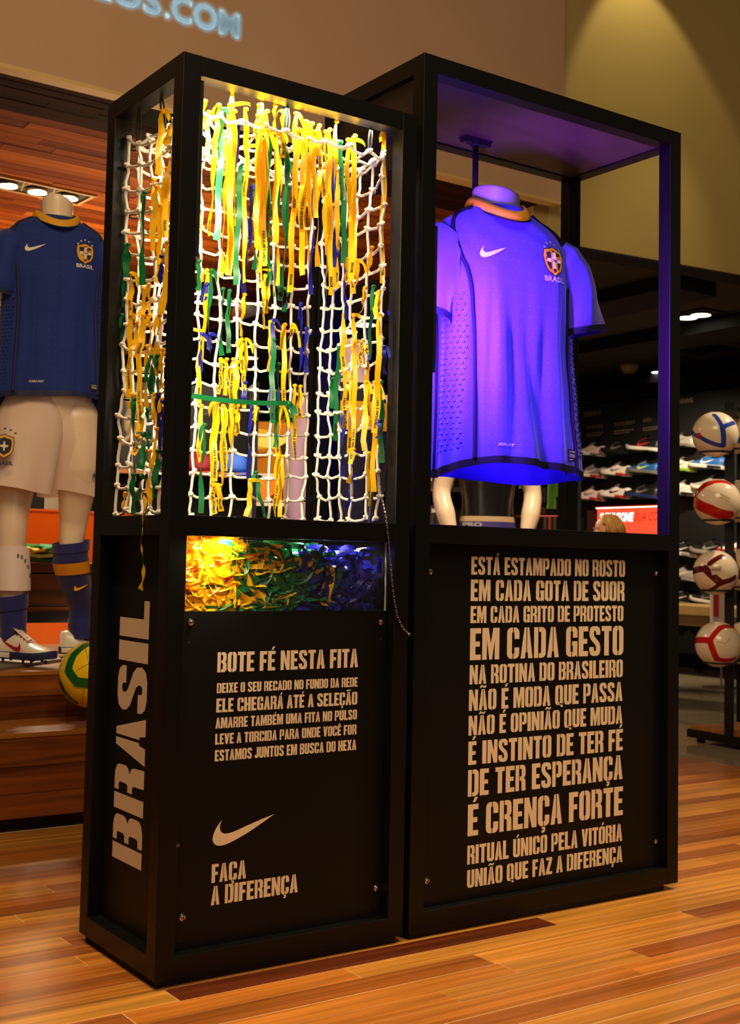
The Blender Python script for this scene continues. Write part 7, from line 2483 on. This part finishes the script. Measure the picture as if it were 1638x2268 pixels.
for sg in (-1, 1):
    limb(mb, [(.09 * sg, .02, .50), (.11 * sg, -.20, .52), (.12 * sg, -.42, .50), (.12 * sg, -.43, .28), (.12 * sg, -.40, .08)], [.09, .082, .060, .056, .038])
    limb(mb, [(.12 * sg, -.37, .04), (.125 * sg, -.46, .04), (.13 * sg, -.56, .022)], [.040, .038, .026])
    limb(mb, [(.165 * sg, .02, .89 * kz), (.21 * sg, .01, .76 * kz), (.22 * sg, -.04, .62 * kz), (.18 * sg, -.18, .585), (.12 * sg, -.28, .60)], [.052, .046, .038, .036, .024])
    hand(mb, (.12 * sg, -.28, .605), (-.2 * sg, -1, -.05), (0, 0, -1), .95)
mb.v = mb.v[:k0] + [FP2 @ p for p in mb.v[k0:]]
fuse(mb.build('body', HSK, ps2, smooth=True), .009, 4)
CT = mat('charcoal_shirt', (44, 40, 40), .8)
MB().loft([[XQ(((a + .012) * math.copysign(abs(math.cos(t)) ** .85, math.cos(t)), (b + .012) * math.sin(t) + .02, z * kz)) for t in [2 * PI * i / 40 for i in range(40)]] for z, a, b in rows[:-1]], caps=False).build('shirt', CT, ps2, smooth=True)
for sg in (-1, 1):
    m2 = MB()
    limb(m2, [(.165 * sg, .02, .90 * kz), (.21 * sg, .01, .77 * kz), (.218 * sg, -.02, .68 * kz)], [.064, .060, .056])
    m2.v = [FP2 @ p for p in m2.v]
    m2.build('shirt_sleeve', CT, ps2, smooth=True)
    m2 = MB()
    limb(m2, [(.09 * sg, .02, .50), (.11 * sg, -.20, .52), (.12 * sg, -.42, .50), (.12 * sg, -.43, .28), (.12 * sg, -.40, .10)], [.104, .094, .074, .068, .060])
    m2.v = [FP2 @ p for p in m2.v]
    m2.build('trouser_leg', JNS, ps2, smooth=True)
    m2 = MB()
    limb(m2, [(.12 * sg, -.36, .042), (.125 * sg, -.46, .042), (.13 * sg, -.57, .026)], [.048, .046, .034])
    m2.v = [FP2 @ p for p in m2.v]
    m2.build('shoe', BLACKM, ps2, smooth=True)
FRH = mat('fair_hair', (170, 118, 44), .45)
hair_shell(ps2, XQ, (0, -.02, zh2), FRH, -.06, 160, .055, 8)
face_bits(ps2, XQ, (0, -.02, zh2), FRH)
ot = thing('stool', 'low black stool under the fair-haired shopper', 'stool', (hp_.x, hp_.y, ZF))
MB().lathe((hp_.x, hp_.y, 0), [(.20, .34), (.215, .36), (.215, .40), (.20, .415), (.01, .418)], 28).build('seat', mat('stool_pad', (36, 30, 26), .6), ot, smooth=False)
for k in range(4):
    a = PI / 4 + PI / 2 * k
    MB().tube([(hp_.x + .14 * math.cos(a), hp_.y + .14 * math.sin(a), .345), (hp_.x + .17 * math.cos(a), hp_.y + .17 * math.sin(a), ZF)], .014, 8).build('leg', BLACKM, ot)
spot('shopper_lamp', (hp_.x - .6, hp_.y - 1.0, 2.75), (hp_.x, hp_.y, 1.2), 46, 30, .7, .04, WARM2)
# ------------------------------------------------------------------ projected words on the upper wall
pr_ = thing('projected_words', 'blurred white-blue words projected on the taupe wall', 'projection', (1.2, 2.948, 3.42))
mb_, mt_ = at(528, 87, 1, 2.95), at(532, 34, 1, 2.95)
hgt = mt_.z - mb_.z
xd = at(365, 42, 1, 2.95).x
wd2 = mb_.x - xd
rings_ = [(0, 0, .5)] + [(.006, j, .10) for j in range(6)] + [(.013, j, .06) for j in range(8)] + [(.022, j, .03) for j in range(8)]
PM = {}
xl = at(205, 0, 1, 2.95).x
for k, (rad_, j, a_) in enumerate(rings_):
    if a_ not in PM:
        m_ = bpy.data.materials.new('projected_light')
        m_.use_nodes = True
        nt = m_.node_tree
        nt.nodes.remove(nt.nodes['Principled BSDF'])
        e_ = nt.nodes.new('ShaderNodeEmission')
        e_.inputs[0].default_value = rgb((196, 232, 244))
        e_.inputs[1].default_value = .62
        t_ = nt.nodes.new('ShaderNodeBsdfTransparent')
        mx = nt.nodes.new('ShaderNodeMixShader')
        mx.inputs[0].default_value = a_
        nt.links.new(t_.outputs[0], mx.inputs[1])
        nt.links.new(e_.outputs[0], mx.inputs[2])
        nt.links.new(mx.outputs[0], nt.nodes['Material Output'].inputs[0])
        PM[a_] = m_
    q_ = 2 * PI * j / 8 + rad_ * 90
    du, dv = rad_ * math.cos(q_), rad_ * math.sin(q_)
    mbw = words('.COM', lambda u, v: Vector((xd + du + u, 2.949 - k * .00015, mb_.z + dv + v)), wd2, hgt, bold=.012)
    words('EUS', lambda u, v: Vector((xl + du + u, 2.949 - k * .00015, mb_.z + dv + v)), xd - xl - .025, hgt, mbw, bold=.012)
    mbw.build('lettering', PM[a_], pr_)
